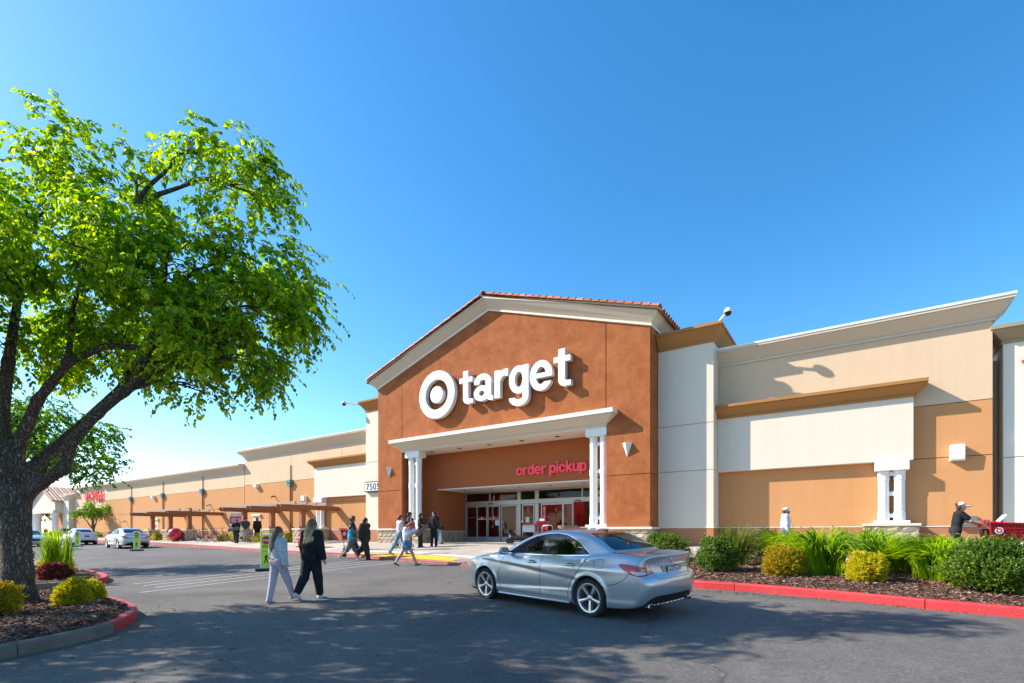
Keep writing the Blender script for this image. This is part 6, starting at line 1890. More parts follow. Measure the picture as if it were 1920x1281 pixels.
def bark_mat():
    m, nt, p, N, L = new_mat("furrowed_bark"); p.inputs["Roughness"].default_value = .95; p.inputs["Specular IOR Level"].default_value = .15
    tc = N.new("ShaderNodeTexCoord"); mp = N.new("ShaderNodeMapping"); mp.inputs["Scale"].default_value = (24, 24, 4.6); L.new(tc.outputs["Object"], mp.inputs[0])
    nz = N.new("ShaderNodeTexNoise"); nz.inputs["Scale"].default_value = 9; nz.inputs["Detail"].default_value = 7; L.new(tc.outputs["Object"], nz.inputs["Vector"])
    ad = N.new("ShaderNodeVectorMath"); ad.operation = 'MULTIPLY_ADD'; ad.inputs[1].default_value = (3.2, 3.2, 3.2); L.new(nz.outputs["Color"], ad.inputs[0]); L.new(mp.outputs[0], ad.inputs[2])
    v = N.new("ShaderNodeTexVoronoi"); v.feature = 'DISTANCE_TO_EDGE'; v.inputs["Scale"].default_value = 1.0; L.new(ad.outputs[0], v.inputs["Vector"])
    n2 = N.new("ShaderNodeTexNoise"); n2.inputs["Scale"].default_value = 45; n2.inputs["Detail"].default_value = 6; L.new(tc.outputs["Object"], n2.inputs["Vector"])
    cr = N.new("ShaderNodeValToRGB"); e = cr.color_ramp.elements; e[0].color = (0.075, 0.059, 0.047, 1); e[1].position = .35; e[1].color = (0.31, 0.255, 0.205, 1)
    L.new(v.outputs["Distance"], cr.inputs[0])
    mx = N.new("ShaderNodeMix"); mx.data_type = 'RGBA'; mx.blend_type = 'MULTIPLY'; mx.inputs["Factor"].default_value = .8
    r = N.new("ShaderNodeMapRange"); r.inputs["From Min"].default_value = .3; r.inputs["From Max"].default_value = .7; r.inputs["To Min"].default_value = .45; r.inputs["To Max"].default_value = 1.35; L.new(n2.outputs["Fac"], r.inputs["Value"])
    L.new(cr.outputs[0], mx.inputs["A"]); L.new(r.outputs[0], mx.inputs["B"]); L.new(mx.outputs["Result"], p.inputs["Base Color"])
    h1 = N.new("ShaderNodeMath"); h1.operation = 'MINIMUM'; h1.inputs[1].default_value = .32; L.new(v.outputs["Distance"], h1.inputs[0])
    h2 = N.new("ShaderNodeMath"); h2.operation = 'MULTIPLY_ADD'; h2.inputs[1].default_value = .10; L.new(n2.outputs["Fac"], h2.inputs[0]); L.new(h1.outputs[0], h2.inputs[2])
    b = N.new("ShaderNodeBump"); b.inputs["Strength"].default_value = 1; b.inputs["Distance"].default_value = .09; L.new(h2.outputs[0], b.inputs["Height"]); L.new(b.outputs[0], p.inputs["Normal"])
    return m
M_BARK = bark_mat()
M_TWIG = plain("twig_bark", (0.07, 0.05, 0.038), .9)
LF_TREE = leaf_mat("pear_leaf", [(0.045, 0.125, 0.012), (0.105, 0.235, 0.014), (0.200, 0.360, 0.016), (0.380, 0.500, 0.022)], .55, .5, .22)
LF_FAR = leaf_mat("far_leaf", [(0.03, 0.10, 0.012), (0.07, 0.18, 0.015), (0.14, 0.27, 0.02)], .5, .5, .3)
LF_SMALL = leaf_mat("lime_leaf", [(0.06, 0.16, 0.01), (0.13, 0.26, 0.012), (0.24, 0.36, 0.015)], .4, .5, .3)
LF_GREEN = leaf_mat("shrub_leaf", [(0.022, 0.070, 0.010), (0.05, 0.125, 0.012), (0.10, 0.19, 0.014), (0.24, 0.30, 0.02)], .32, .4, .4)
LF_ORANGE = leaf_mat("nandina_orange_leaf", [(0.13, 0.22, 0.012), (0.26, 0.34, 0.014), (0.46, 0.42, 0.014), (0.54, 0.32, 0.012), (0.36, 0.17, 0.012)], .35)
LF_YELLOW = leaf_mat("nandina_yellow_leaf", [(0.16, 0.24, 0.012), (0.46, 0.48, 0.012), (0.68, 0.64, 0.014), (0.60, 0.56, 0.01), (0.42, 0.26, 0.02)], .35)
LF_LIME = leaf_mat("gold_shrub_leaf", [(0.14, 0.21, 0.012), (0.40, 0.44, 0.012), (0.58, 0.56, 0.014), (0.36, 0.24, 0.03)], .35)
LF_RED = leaf_mat("barberry_leaf", [(0.06, 0.012, 0.012), (0.15, 0.025, 0.018), (0.24, 0.06, 0.03)], .25)
LF_BLADE = leaf_mat("daylily_blade", [(0.09, 0.20, 0.012), (0.19, 0.33, 0.014), (0.33, 0.45, 0.018)], .46, .42, .4)
LF_WISP = leaf_mat("wispy_blade", [(0.06, 0.12, 0.015), (0.13, 0.20, 0.02), (0.20, 0.16, 0.05)], .35)

def leaves(name, C, A, Nn, Ln, Wd, mat, parent, curl=.18):
    """C centres at the stalk, A axis, Nn blade normal (all n x 3); each leaf a folded six-point blade"""
    n = len(C); A = A / (np.linalg.norm(A, axis=1, keepdims=True) + 1e-9)
    S = np.cross(A, Nn); S /= np.linalg.norm(S, axis=1, keepdims=True) + 1e-9
    U = np.cross(S, A)
    L_ = np.asarray(Ln).reshape(-1, 1) * np.ones((n, 1)); W = np.asarray(Wd).reshape(-1, 1) * np.ones((n, 1))
    V = np.empty((n, 6, 3))
    V[:, 0] = C; V[:, 1] = C + A * L_ * .33 + S * W * .5 + U * L_ * curl * .5; V[:, 2] = C + A * L_ * .68 + S * W * .38 + U * L_ * curl * .35
    V[:, 3] = C + A * L_ - U * L_ * curl * .6; V[:, 4] = C + A * L_ * .68 - S * W * .38 + U * L_ * curl * .35; V[:, 5] = C + A * L_ * .33 - S * W * .5 + U * L_ * curl * .5
    i = np.arange(n)[:, None] * 6
    Q = np.concatenate([i + np.array([[0, 1, 2, 3]]), i + np.array([[0, 3, 4, 5]])])
    return link_mesh(name, mesh_np(name, V.reshape(-1, 3), Q, False), mat, parent)

def rnd_dirs(r, n):
    v = r.normal(size=(n, 3)); return v / np.linalg.norm(v, axis=1, keepdims=True)

def crown(lobes, r, per_m2, twig, per_twig, ll, lw, droop=.9, clump=13, spread=.17):
    """twigs spread through lobes, hanging outwards; returns leaf arrays and twig lines"""
    C, A, NN, LL, LW, tw = [], [], [], [], [], []
    for (x, y, z, rx, ry, rz) in lobes:
        area = 4 * PI * ((rx * ry) ** 1.6 / 3 + (rx * rz) ** 1.6 / 3 + (ry * rz) ** 1.6 / 3) ** (1 / 1.6)
        n = max(6, int(area * per_m2))
        rad = np.array([rx, ry, rz]); nc = max(4, int(n / clump)); cd = rnd_dirs(r, nc); cq = r.uniform(.25, 1, nc) ** .5
        cc = cd * cq[:, None]; k = r.integers(0, nc, n)
        d = cc[k] + r.normal(size=(n, 3)) * spread / rad * np.array([1, 1, .75]); q = np.ones(n)
        P0 = np.array([x, y, z]) + d * rad
        d = d / (np.linalg.norm(d, axis=1, keepdims=True) + 1e-6)
        out = d * np.array([1, 1, .6]) + r.normal(size=(n, 3)) * .35; out[:, 2] -= .15
        out /= np.linalg.norm(out, axis=1, keepdims=True)
        for i in range(n):
            lt = twig * r.uniform(.55, 1.25); m = per_twig
            t = (np.arange(m) + r.uniform(0, 1)) / m
            pts = P0[i] + out[i] * (lt * t)[:, None] + np.array([0, 0, -1]) * (droop * lt * .5 * t ** 2)[:, None]
            tan = out[i] + np.array([0, 0, -1]) * (droop * t)[:, None]
            sd = np.cross(tan, [0, 0, 1.]) + 1e-6; sd /= np.linalg.norm(sd, axis=1, keepdims=True)
            sg = np.where(np.arange(m) % 2, 1, -1)[:, None]
            ax_ = sd * sg * r.uniform(.5, 1.1, (m, 1)) + tan * .45 + np.array([0, 0, -.55]) + r.normal(size=(m, 3)) * .35
            nn = np.array([0, 0, 1.]) + out[i] * .7 + r.normal(size=(m, 3)) * .55
            C.append(pts); A.append(ax_); NN.append(nn); ls = r.uniform(.5, 1.3, m); LL.append(ll * ls); LW.append(lw * ls * r.uniform(.8, 1.15, m))
            if i % 3 == 0: tw.append((P0[i] - out[i] * .25 * lt, pts[-1]))
    return np.concatenate(C), np.concatenate(A), np.concatenate(NN), np.concatenate(LL), np.concatenate(LW), tw

def twig_mesh(name, tw, r0, mat, parent):
    m = MB()
    for a, b in tw:
        a, b = Vector(a), Vector(b); d = (b - a).normalized(); u = d.orthogonal().normalized() * r0; w = d.cross(u)
        m.add([a + u, a - u * .5 + w * .87, a - u * .5 - w * .87, b], [(0, 1, 3), (1, 2, 3), (2, 0, 3)])
    o = link_mesh(name, m.mesh(name, fix=False), mat, parent); tag(o, kind="stuff"); return o

def limb_pts(a, b, r, n=5, wob=.12):
    a, b = np.array(a, float), np.array(b, float); L_ = np.linalg.norm(b - a); P = []
    for i in range(n + 1):
        t = i / n; p = a + (b - a) * t; p = p + r.normal(size=3) * wob * L_ * .25 * math.sin(PI * t); p[2] += .12 * L_ * math.sin(PI * t); P.append(p)
    return P

# ---- the big pear tree at the left
r = np.random.default_rng(11)
tx, ty = -12.23, 2.44
big = thing("pear_tree", "large leafy tree with dark furrowed trunk and spreading limbs in the near island", "tree", (tx, ty, road(2.4) + .14), math.radians(34.165))
B = Blob(.07)
lk = .72
def chain(pts):
    for (a, ra), (b, rb) in zip(pts[:-1], pts[1:]): B.cap(a, b, ra * lk, rb * lk)
chain([((0, 0, -.15), .42), ((0, 0, .15), .335), ((-.01, 0, .6), .295), ((-.05, 0, 1.3), .285), ((-.07, 0, 1.95), .33)])
for a in range(6): B.cap((.15 * math.cos(a), .15 * math.sin(a), .20), (.34 * math.cos(a + .2), .34 * math.sin(a + .2), -.08), .10, .05)
lk = .66
RL = [((.02, 0, 1.95), .24), ((.38, 0, 2.2), .175), ((.85, -.05, 2.45), .15), ((1.02, -.1, 2.9), .135), ((1.5, -.12, 3.4), .125), ((1.95, -.12, 3.78), .125), ((2.18, -.1, 3.95), .13), ((2.26, -.1, 4.25), .115), ((2.45, -.1, 4.7), .105), ((2.5, 0, 5.4), .08), ((2.3, 0, 6.2), .05), ((2.0, .1, 7.2), .03)]
L2 = [((-.2, .1, 2.2), .24), ((-.15, .15, 2.9), .16), ((.2, .15, 3.7), .125), ((.8, .1, 4.38), .105), ((1.5, .1, 4.68), .09), ((2.30, .02, 4.58), .07)]
UL = [((-.25, 0, 2.3), .27), ((-.42, .1, 3.4), .18), ((-.38, .2, 4.4), .13), ((-.2, .2, 5.6), .09), ((.1, .2, 7.0), .05), ((.6, .1, 8.2), .025)]
LL_ = [((-.4, 0, 2.2), .22), ((-1.1, -.2, 2.9), .16), ((-2.0, -.2, 3.8), .125), ((-3, 0, 4.9), .09), ((-4.2, 0, 5.8), .05)]
BK = [((-.15, .2, 2.3), .2), ((.1, .9, 3.2), .13), ((.6, 1.6, 4.4), .09), ((1.0, 2.0, 5.6), .05)]
FR = [((-.3, -.1, 2.4), .2), ((-.6, -1.0, 3.4), .13), ((-.3, -1.6, 4.7), .09), ((.2, -1.7, 5.8), .05)]
ALLL = [RL, L2, UL, LL_, BK, FR]
for c in ALLL: chain(c)
chain([((.8, .1, 4.38), .08), ((.95, 0, 5.2), .06), ((1.5, -.3, 6.2), .04)]); chain([((2.5, 0, 5.4), .06), ((3.2, -.1, 5.9), .05), ((4.0, 0, 6.3), .03)]); chain([((2.26, -.1, 4.3), .05), ((3.1, -.1, 4.55), .04), ((4.1, 0, 4.6), .025)])
me = B.mesh("trunk", .036); trunk = link_mesh("trunk", me, M_BARK, big)
lobes = [(.3, .5, 7.6, 1.5, 1.6, 1.0), (.85, 0, 8.45, .55, .8, .5), (-1.5, 0, 7.6, 1.5, 1.6, 1.1), (1.95, .3, 8.05, .5, .7, .55), (1.9, 0, 6.85, .8, 1.2, .55), (3.75, -.2, 8.15, .85, .7, .46), (4.35, 0, 7.5, .8, .9, .65),
         (4.35, .2, 6.35, 1.0, 1.5, .8), (3.2, -.5, 6.1, 1.2, 1.6, .8), (1.6, -.8, 6.1, 1.4, 1.5, .9), (0, -1.0, 6.2, 1.6, 1.5, 1.0), (-1.7, -.5, 6.0, 1.6, 1.7, 1.1), (4.7, 0, 5.35, .75, 1.3, .8), (3.95, 0, 4.65, .8, 1.2, .7), (3.2, -.3, 5.0, .8, 1.3, .7),
         (2.4, .6, 5.4, .9, 1.2, .6), (1.3, .9, 5.3, .9, 1.2, .55), (.3, 1.0, 5.1, 1.0, 1.2, .6), (-1.1, .8, 5.0, 1.2, 1.4, .7), (3.40, 0, 3.85, .33, .4, .42), (4.75, 0, 4.25, .38, .6, .45), (5.15, .2, 5.7, .42, .7, .75), (2.95, .1, 4.35, .5, .7, .35),
         (-3.5, 0, 6.5, 1.5, 1.9, 1.3), (-3.2, .5, 5.1, 1.3, 1.7, .8), (-4.5, 0, 5.8, 1.1, 1.5, .9), (1.0, 2.4, 6.3, 1.3, 1.0, .9), (3.3, 1.8, 6.0, 1.2, .9, .9), (-1, 2.4, 6.4, 1.4, 1.0, 1.0), (.9, 1.4, 4.75, .7, .7, .35), (-.6, -1.5, 5.0, .9, .7, .5),
         (-3.0, -2.6, 6.2, 1.6, 1.3, 1.1), (-1.2, -2.9, 5.9, 1.6, 1.3, 1.0), (.6, -2.9, 5.6, 1.4, 1.2, .9), (-2.2, -3.9, 5.8, 1.4, 1.1, .9), (0, -4.1, 5.9, 1.3, 1.0, .9), (1.4, -2.7, 5.5, 1.0, .9, .7), (-4.3, -2.0, 5.8, 1.3, 1.3, .9), (1.2, -4.0, 5.4, 1.0, .8, .6)]
lobes = [(a_ * (.97 if a_ < 3 else .945), b_, c_ - .035 * max(0, c_ - 3.2), d_ * .84, e_ * .84, f_ * .84) for a_, b_, c_, d_, e_, f_ in lobes]
C, A, NN, LN, LW, tw = crown(lobes, r, 29.0, .33, 11, .093, .062, 1.1, 15, .15)
print("leaves", len(C))
tag(leaves("crown", C, A, NN, LN, LW, LF_TREE, big), kind="stuff")
m = MB()
anch = [np.array(p) for c in ALLL for p, _ in c[2:]]
for lb in lobes:
    c = np.array(lb[:3]); a = min(anch, key=lambda q: np.linalg.norm(q - c) + (1.5 if q[2] > c[2] else 0))
    if np.linalg.norm(a - c) < .3: continue
    P = limb_pts(a, c, r); R0 = .022 + .012 * np.linalg.norm(a - c); m.tube(P, [R0 * (1 - .7 * i / 5) for i in range(6)], 7)
    for k in range(6):
        e = c + rnd_dirs(r, 1)[0] * np.array(lb[3:]) * np.array([.6, .6, .35]); Q = limb_pts(P[2 + k % 4], e, r, 3); m.tube(Q, [.014, .011, .008, .005], 5)
o = m.build("branches", M_BARK, big, smooth=True); tag(o, kind="stuff")
twig_mesh("twigs", tw, .004, M_TWIG, big)

def small_tree(name, label, x, y, z, H, lobes, th, mat, ll, lw, per, seed, group=None, rot=math.radians(34.165), twig=.4, pt=9):
    rr = np.random.default_rng(seed)
    t = thing(name, label, "tree", (x, y, z), rot, group)
    b = Blob(.05); b.cap((0, 0, -.1), (.03, 0, th), H * .034, H * .024)
    m = MB()
    for lb in lobes:
        c = np.array(lb[:3]); P = limb_pts((.03, 0, th * .95), c, rr, 5, .2)
        for i in range(5): b.cap(P[i], P[i + 1], H * .017 * (1 - .16 * i), H * .017 * (1 - .16 * (i + 1)))
    link_mesh("trunk", b.mesh("trunk", .05), M_BARK, t)
    C, A, NN, LN, LW, tw = crown(lobes, rr, per, twig, pt, ll, lw, .7, 11, .22)
    tag(leaves("crown", C, A, NN, LN, LW, mat, t), kind="stuff")
    twig_mesh("twigs", tw, .006, M_TWIG, t)
    return t
# second tree, behind the first in the next island
second = small_tree("street_tree", "mid sized green tree behind the big trunk in the second island", -25.9, 5.0, road(5) + .14, 7.0,
    [(1.2, 0, 5.3, 1.2, 1.5, .8), (2.4, 0, 4.3, 1.0, 1.3, .8), (3.3, 0, 3.8, .6, .9, .5), (.2, 0, 6.0, 1.2, 1.4, .8), (-1.2, 0, 5.2, 1.4, 1.5, .9), (1.0, -.6, 4.2, 1.2, 1.0, .6), (2.2, .5, 5.2, .9, 1, .6), (-2.4, 0, 4.6, 1.2, 1.4, .9), (0, 1.2, 5, 1.4, 1, .9)], 2.6, LF_FAR, .12, .085, 11, 21)
# small round headed tree by the far wall
small_tree("small_tree", "small round headed lime green tree in front of the far wall", -72.0, 20.6, Zr(-.6), 4.4,
    [(-1.0, 0, 3.3, 1.0, 1.0, .55), (.1, 0, 3.5, 1.0, 1.0, .55), (1.0, 0, 3.3, .8, .9, .5), (-1.5, 0, 2.8, .6, .8, .4), (.4, -.5, 2.9, .9, .7, .4), (-.5, .5, 2.9, 1, .7, .4)], 1.0, LF_SMALL, .17, .12, 12, 22)
# trees far behind at the left, closing the lot
GF = "far trees beyond the lot"
far0 = small_tree("far_tree", "distant green trees standing beyond the lot at the left edge", -118, 16, Zr(-1), 9,
    [(-1.8, 0, 5.6, 1.9, 1.9, 1.5), (1.6, 0, 5.9, 1.9, 1.9, 1.5), (0, 0, 7.4, 1.9, 1.9, 1.4), (.3, -1.4, 5, 1.8, 1.3, 1.2), (0, 1.4, 5.2, 1.8, 1.3, 1.2), (-3, 0, 4.6, 1.1, 1.2, .9), (3, .3, 4.7, 1.1, 1.2, .9)], 2.6, LF_FAR, .34, .25, 4.5, 23, GF, twig=.7, pt=7)
rr_ = random.Random(4)
for (x, y, s_) in ((-150, 24, 1.2), (-140, 34, 1.1), (-160, 44, 1.3)):
    t = copy_tree(far0); t.location = (x, y, Zr(-1)); t.rotation_euler = (0, 0, rr_.uniform(0, 6)); t.scale = (s_, s_, s_)
# lot trees behind the photographer, seen in the glass and the car body
GL_ = "lot trees behind the viewpoint"
for i, (x, y, s_) in enumerate(((4, -14, .95), (16, -12, 1.0), (-8, -24, 1.05), (28, -6, .9), (9, -28, 1.1), (22, -24, 1.0))):
    t = copy_tree(far0); t.name = "lot_tree"; t["label"] = "lot tree standing behind the viewpoint, out of the picture"; t["group"] = GL_
    t.location = (x, y, 0); t.rotation_euler = (0, 0, rr_.uniform(0, 6)); t.scale = (s_ * .8, s_ * .8, s_ * .8)

# ---- shrubs
def shrub(label, x, y, z, w, h, mat, n, ll, lw, seed, name="shrub", tuft=0.0, group=None, spiky=.5, sz=.84):
    rr = np.random.default_rng(seed)
    t = thing(name, label, "shrub", (x, y, z), rr.uniform(0, 6), group)
    # mound of sprigs: a shell with lumps, closed down to the ground
    n = int(n * 2.4); ns = n // 7
    d = rnd_dirs(rr, ns); d[:, 2] = np.where(d[:, 2] < -.7, -d[:, 2], d[:, 2])
    nb = 22; bc = rnd_dirs(rr, nb); lump = np.exp(-np.min(np.linalg.norm(d[:, None, :] - bc[None], axis=2), axis=1) ** 2 / .09)
    q = rr.uniform(0, 1, ns) ** .22 * (.78 + .32 * lump) * np.where(rr.uniform(size=ns) < .16, rr.uniform(1.04, 1.22, ns), 1.0)
    c = d * q[:, None]
    w, h = w * sz, h * sz * 1.02
    P = c * np.array([w / 2, w / 2, h * .56]) + np.array([0, 0, h * .42]); P[:, 2] = np.maximum(P[:, 2], .02)
    out = c + np.array([0, 0, .35]) + rr.normal(size=(ns, 3)) * .3; out /= np.linalg.norm(out, axis=1, keepdims=True)
    C, A, NN = [], [], []
    for j in range(7):
        C.append(P + out * (j * ll * .33)); A.append(out * (.3 + tuft) + rr.normal(size=(ns, 3)) * spiky); NN.append(out + rr.normal(size=(ns, 3)) * .6)
    C, A, NN = map(np.concatenate, (C, A, NN))
    tag(leaves("foliage", C, A, NN, ll * rr.uniform(.6, 1.25, len(C)), lw * rr.uniform(.7, 1.2, len(C)), mat, t), kind="stuff")
    m = MB()
    for i in range(10):
        e = P[rr.integers(0, ns)] * .6; m.tube([(rr.normal() * .03, rr.normal() * .03, -.02), tuple(e * .5 + np.array([0, 0, .06])), tuple(e)], [.011, .008, .004], 5)
    tag(m.build("stems", M_TWIG, t, smooth=True), kind="stuff")
    return t
def pz(y): return planter_z(y) + .05
shrub("round dark green shrub at the left end of the planter by the car boot", -4.75, 15.4, pz(15.4), 1.6, 1.0, LF_GREEN, 6000, .045, .026, 31)
shrub("round dark green shrub nearest the red kerb behind the car", -2.74, 12.95, pz(12.95), 1.12, 1.0, LF_GREEN, 6500, .042, .025, 32)
shrub("orange and green nandina shrub in the planter", -1.28, 12.62, pz(12.6), .98, .84, LF_ORANGE, 6000, .055, .013, 33, tuft=.5, name="nandina", sz=.74)
shrub("bright yellow nandina shrub close to the red kerb", .24, 12.30, pz(12.3), .78, .74, LF_YELLOW, 5200, .055, .015, 34, tuft=.5, name="nandina", sz=.72)
shrub("wide dark green shrub at the right end of the planter", 1.98, 11.60, pz(11.6), 1.6, 1.0, LF_GREEN, 11000, .040, .024, 35)
shrub("reddish green feathery shrub behind the wispy grass", -2.0, 15.6, pz(15.6), 1.3, 1.0, LF_ORANGE if False else LF_WISP, 5000, .06, .014, 36, tuft=.5, name="nandina")
shrub("low orange tinged shrub half hidden behind the daylilies", .35, 15.4, pz(15.4), 1.1, .8, LF_ORANGE, 3000, .055, .014, 37, tuft=.5, name="nandina")
iz = lambda y: road(y) + .20
shrub("yellow nandina shrub beside the big trunk", -11.05, 2.88, iz(3), .56, .56, LF_LIME, 6000, .045, .012, 41, tuft=.5, name="nandina", sz=.72)
shrub("yellow green nandina shrub beside the island's red kerb", -11.72, 3.28, iz(3), .56, .46, LF_LIME, 4500, .045, .012, 42, tuft=.5, name="nandina", sz=.70)
shrub("orange nandina shrub at the left edge in front of the trunk", -10.72, 1.86, iz(2), .62, .5, LF_ORANGE, 4000, .055, .013, 43, tuft=.5, name="nandina")
shrub("dark red barberry mound in the second island", -18.0, 4.32, iz(4.3), .95, .62, LF_RED, 5000, .05, .02, 44, sz=.64)
shrub("gold leaved low shrub in the second island left of the trunk", -18.6, 3.0, iz(3), .9, .6, LF_LIME, 3000, .06, .02, 45, name="nandina")
shrub("yellow shrub behind the upright grass in the second island", -19.6, 4.75, iz(4.7), .9, .72, LF_LIME, 3000, .06, .02, 46, name="nandina")
shrub("dark clipped shrub near the second island's far kerb", -25.5, 5.0, iz(5), 1.0, .8, LF_GREEN, 2500, .07, .04, 47)
HG = "low hedge mounds along the far walk"
for i in range(10):
    shrub("low light green hedge mounds along the far walk", -74 - i * 2.3, 21.2 + .15 * i, Zr(-.85), 2.3, .95, LF_SMALL, 900, .15, .09, 50 + i, "hedge_mound", group=HG)
for i, (x, y, lb) in enumerate(((-39.6, 19.2, "yellow green shrub left of the near pergola by the notice boards"), (-37.9, 19.3, "yellow green shrub behind the teens at the near pergola's left pier"), (-34.7, 19.3, "yellow green shrub between the left and middle piers of the near pergola"), (-33.9, 19.1, "yellow green shrub against the near pergola's middle pier"), (-31.1, 19.3, "yellow green shrub between the middle and right piers of the near pergola"), (-47.0, 18.9, "yellow green shrub beside the big red ball"), (-50.4, 18.9, "yellow green shrub behind the pale silver sedan"))):
    shrub(lb, x, y, walkz(y) - .02, .8, .6, LF_LIME, 900, .10, .05, 70 + i)

def blades(label, x, y, z, w, h, n, mat, seed, arch=1.0, bw=.02, name="daylily_clump", cat="plant", segs=6):
    rr = np.random.default_rng(seed)
    t = thing(name, label, cat, (x, y, z), rr.uniform(0, 6))
    V = []; Q = []; k = 0
    a = rr.uniform(0, 2 * PI, n); b0 = rr.uniform(0, .16, n) * w; L_ = 1.38 * h * rr.uniform(.75, 1.35, n); lean = rr.uniform(.15, 1.0, n)
    V = np.empty((n, segs + 1, 2, 3))
    for s_ in range(segs + 1):
        q = s_ / segs
        rad = b0 + w * .5 * lean * arch * q ** 1.5; zz = L_ * (q - (.42 + .25 * lean) * arch * q ** 2.6)
        cx_, cy_ = np.cos(a) * rad + np.cos(a * 3.1) * .12 * w * (1 - q * .3), np.sin(a) * rad + np.sin(a * 2.3) * .12 * w * (1 - q * .3)
        ww = bw * (1 - .92 * q ** 2.2) * (.5 + .5 * min(1, q * 4)); tx_, ty_ = -np.sin(a + .6 * lean), np.cos(a + .6 * lean)
        for g_, sg in ((0, -1), (1, 1)):
            V[:, s_, g_, 0] = cx_ + sg * tx_ * ww; V[:, s_, g_, 1] = cy_ + sg * ty_ * ww; V[:, s_, g_, 2] = zz + .004 * sg
    i = (np.arange(n) * (segs + 1) * 2)[:, None]
    Qs = [i + np.array([[2 * s_, 2 * s_ + 1, 2 * s_ + 3, 2 * s_ + 2]]) for s_ in range(segs)]
    o = link_mesh("blades", mesh_np("blades", V.reshape(-1, 3), np.concatenate(Qs), True), mat, t); tag(o, kind="stuff")
    return t
blades("big arching daylily clump beside the orange nandina", -.55, 13.25, pz(13.2), 2.0, 1.12, 520, LF_BLADE, 81)
blades("arching daylily clump behind the yellow nandina", .45, 14.0, pz(14), 1.9, 1.05, 420, LF_BLADE, 82)
blades("arching daylily clump between the yellow nandina and the wide shrub", 1.45, 13.1, pz(13.1), 1.9, .96, 520, LF_BLADE, 83)
blades("arching daylily clump at the right edge behind the wide shrub", 3.1, 13.0, pz(13), 2.0, .72, 420, LF_BLADE, 84)
blades("daylily clump in front of the column pedestal", 1.3, 14.6, pz(14.6), 1.8, .78, 360, LF_BLADE, 85)
blades("daylily clump below the red shopping cart", 2.7, 14.8, pz(14.8), 1.8, .66, 360, LF_BLADE, 86)
blades("daylily clump in front of the visored walker", -1.3, 14.9, pz(14.9), 1.7, 1.0, 320, LF_BLADE, 87)
blades("tall wispy upright grass between the two round shrubs", -2.6, 14.7, pz(14.7), 1.5, .88, 340, LF_WISP, 88, .55, .012, "upright_grass")
blades("upright grass clump in the second island behind the trunk", -18.7, 4.5, iz(4.5), 1.2, 1.05, 240, LF_BLADE, 89, .5, .014, "upright_grass")
blades("upright grass left of the big trunk", -12.9, 2.0, iz(2), .8, .8, 160, LF_BLADE, 90, .6, .012, "upright_grass")
blades("loose grass clump at the left edge of the second island", -19.5, 2.8, iz(2.8), 1.2, .9, 200, LF_BLADE, 91, .8, .014, "upright_grass")
# ================================================================== NEIGHBOUR BUILDINGS
nb = thing("neighbour_shop", "cream stucco shop with dark cornice adjoining at the right edge", "building")
world_org(nb, (10, 23, Zr(-.6)))
m = MB(); m.box(4.02, 34, 22.2, 40, GROUND, Zr(6.15)); nbw = m.build("wall", M_CREAM, nb)
for z0, z1 in ((-.7, 2.4), (2.42, 6.1)):
    m = MB(); m.box(4.0, 34, 22.12, 22.25, Zr(z0), Zr(z1)); m.build("wall_panel", M_CREAM, nbw, bevel=.01)
flare(nb, "cornice", [(34, 22.12, Zr(6.05)), (4.0, 22.12, Zr(6.05)), (4.0, 24, Zr(6.05))], [(0, -1), (-1, -1), (-1, 0)], .55, .35, plain("olive_cornice", (.34, .27, .17), .85, var=.1), None)
m = MB(); m.box(3.74, 4.0, 22.9, 23.4, GROUND, Zr(5.75)); m.build("gap_wall", M_TAN, nb)
m = MB(); m.tube([(3.86, 22.8, Zr(-.6)), (3.86, 22.8, Zr(5.6))], .055, 10); m.build("downpipe", M_TAN, nb, smooth=True)
rs = thing("orange_sign", "corner of an orange red sign on the cream shop at the right edge", "sign"); world_org(rs, (4.9, 22.1, Zr(5.0)))
m = MB(); m.prism([(4.40, Zr(5.42)), (4.75, Zr(5.58)), (5.8, Zr(5.62)), (5.8, Zr(5.10)), (4.52, Zr(5.20))], 22.02, 22.115); m.build("panel", plain("orange_red_sign", (.62, .07, .02), .4), rs, bevel=.01)

cv = thing("pharmacy_building", "tan stucco pharmacy beyond the far end of the store wall", "building"); world_org(cv, (-88, 25, Zr(-.8)))
def slab(par, name, x0, x1, y0, y1, z0, z1, mt): 
    m = MB(); m.box(x0, x1, y0, y1, Zr(z0), Zr(z1)); return m.build(name, mt, par, bevel=.01)
slab(cv, "wall", -100, -73.2, 25.0, 45, -1.1, 5.2, M_GROOVE)
for x0, x1 in ((-100, -92.6), (-92.6, -86.5), (-86.5, -73.2)):
    hi = 5.9 if x0 > -95 else 5.2
    slab(cv, "wall_panel", x0 + .02, x1 - .02, 24.9, 25.02, -1.0, .05, M_WAINS); slab(cv, "wall_panel", x0 + .02, x1 - .02, 24.9, 25.02, .07, 3.3, M_ORANGE); slab(cv, "wall_panel", x0 + .02, x1 - .02, 24.9, 25.02, 3.32, hi, M_TAN)
slab(cv, "parapet", -92.6, -73.2, 25.0, 26.5, 5.2, 5.95, M_TAN)
flare(cv, "cornice", [(-92.6, 24.9, Zr(5.2)), (-100, 24.9, Zr(5.2))], [(0, -1), (0, -1)], .6, .5, M_MOULD, None); flare(cv, "cornice", [(-73.2, 24.9, Zr(5.9)), (-92.6, 24.9, Zr(5.9)), (-92.6, 26.5, Zr(5.9))], [(0, -1), (-1, -1), (-1, 0)], .6, .5, M_MOULD, None)
po = thing("pharmacy_portal", "white gabled entrance porch with columns beyond the trunk", "building"); world_org(po, (-104, 24, Zr(-.9)))
px0, px1, pyf = -109.5, -97.6, 23.4
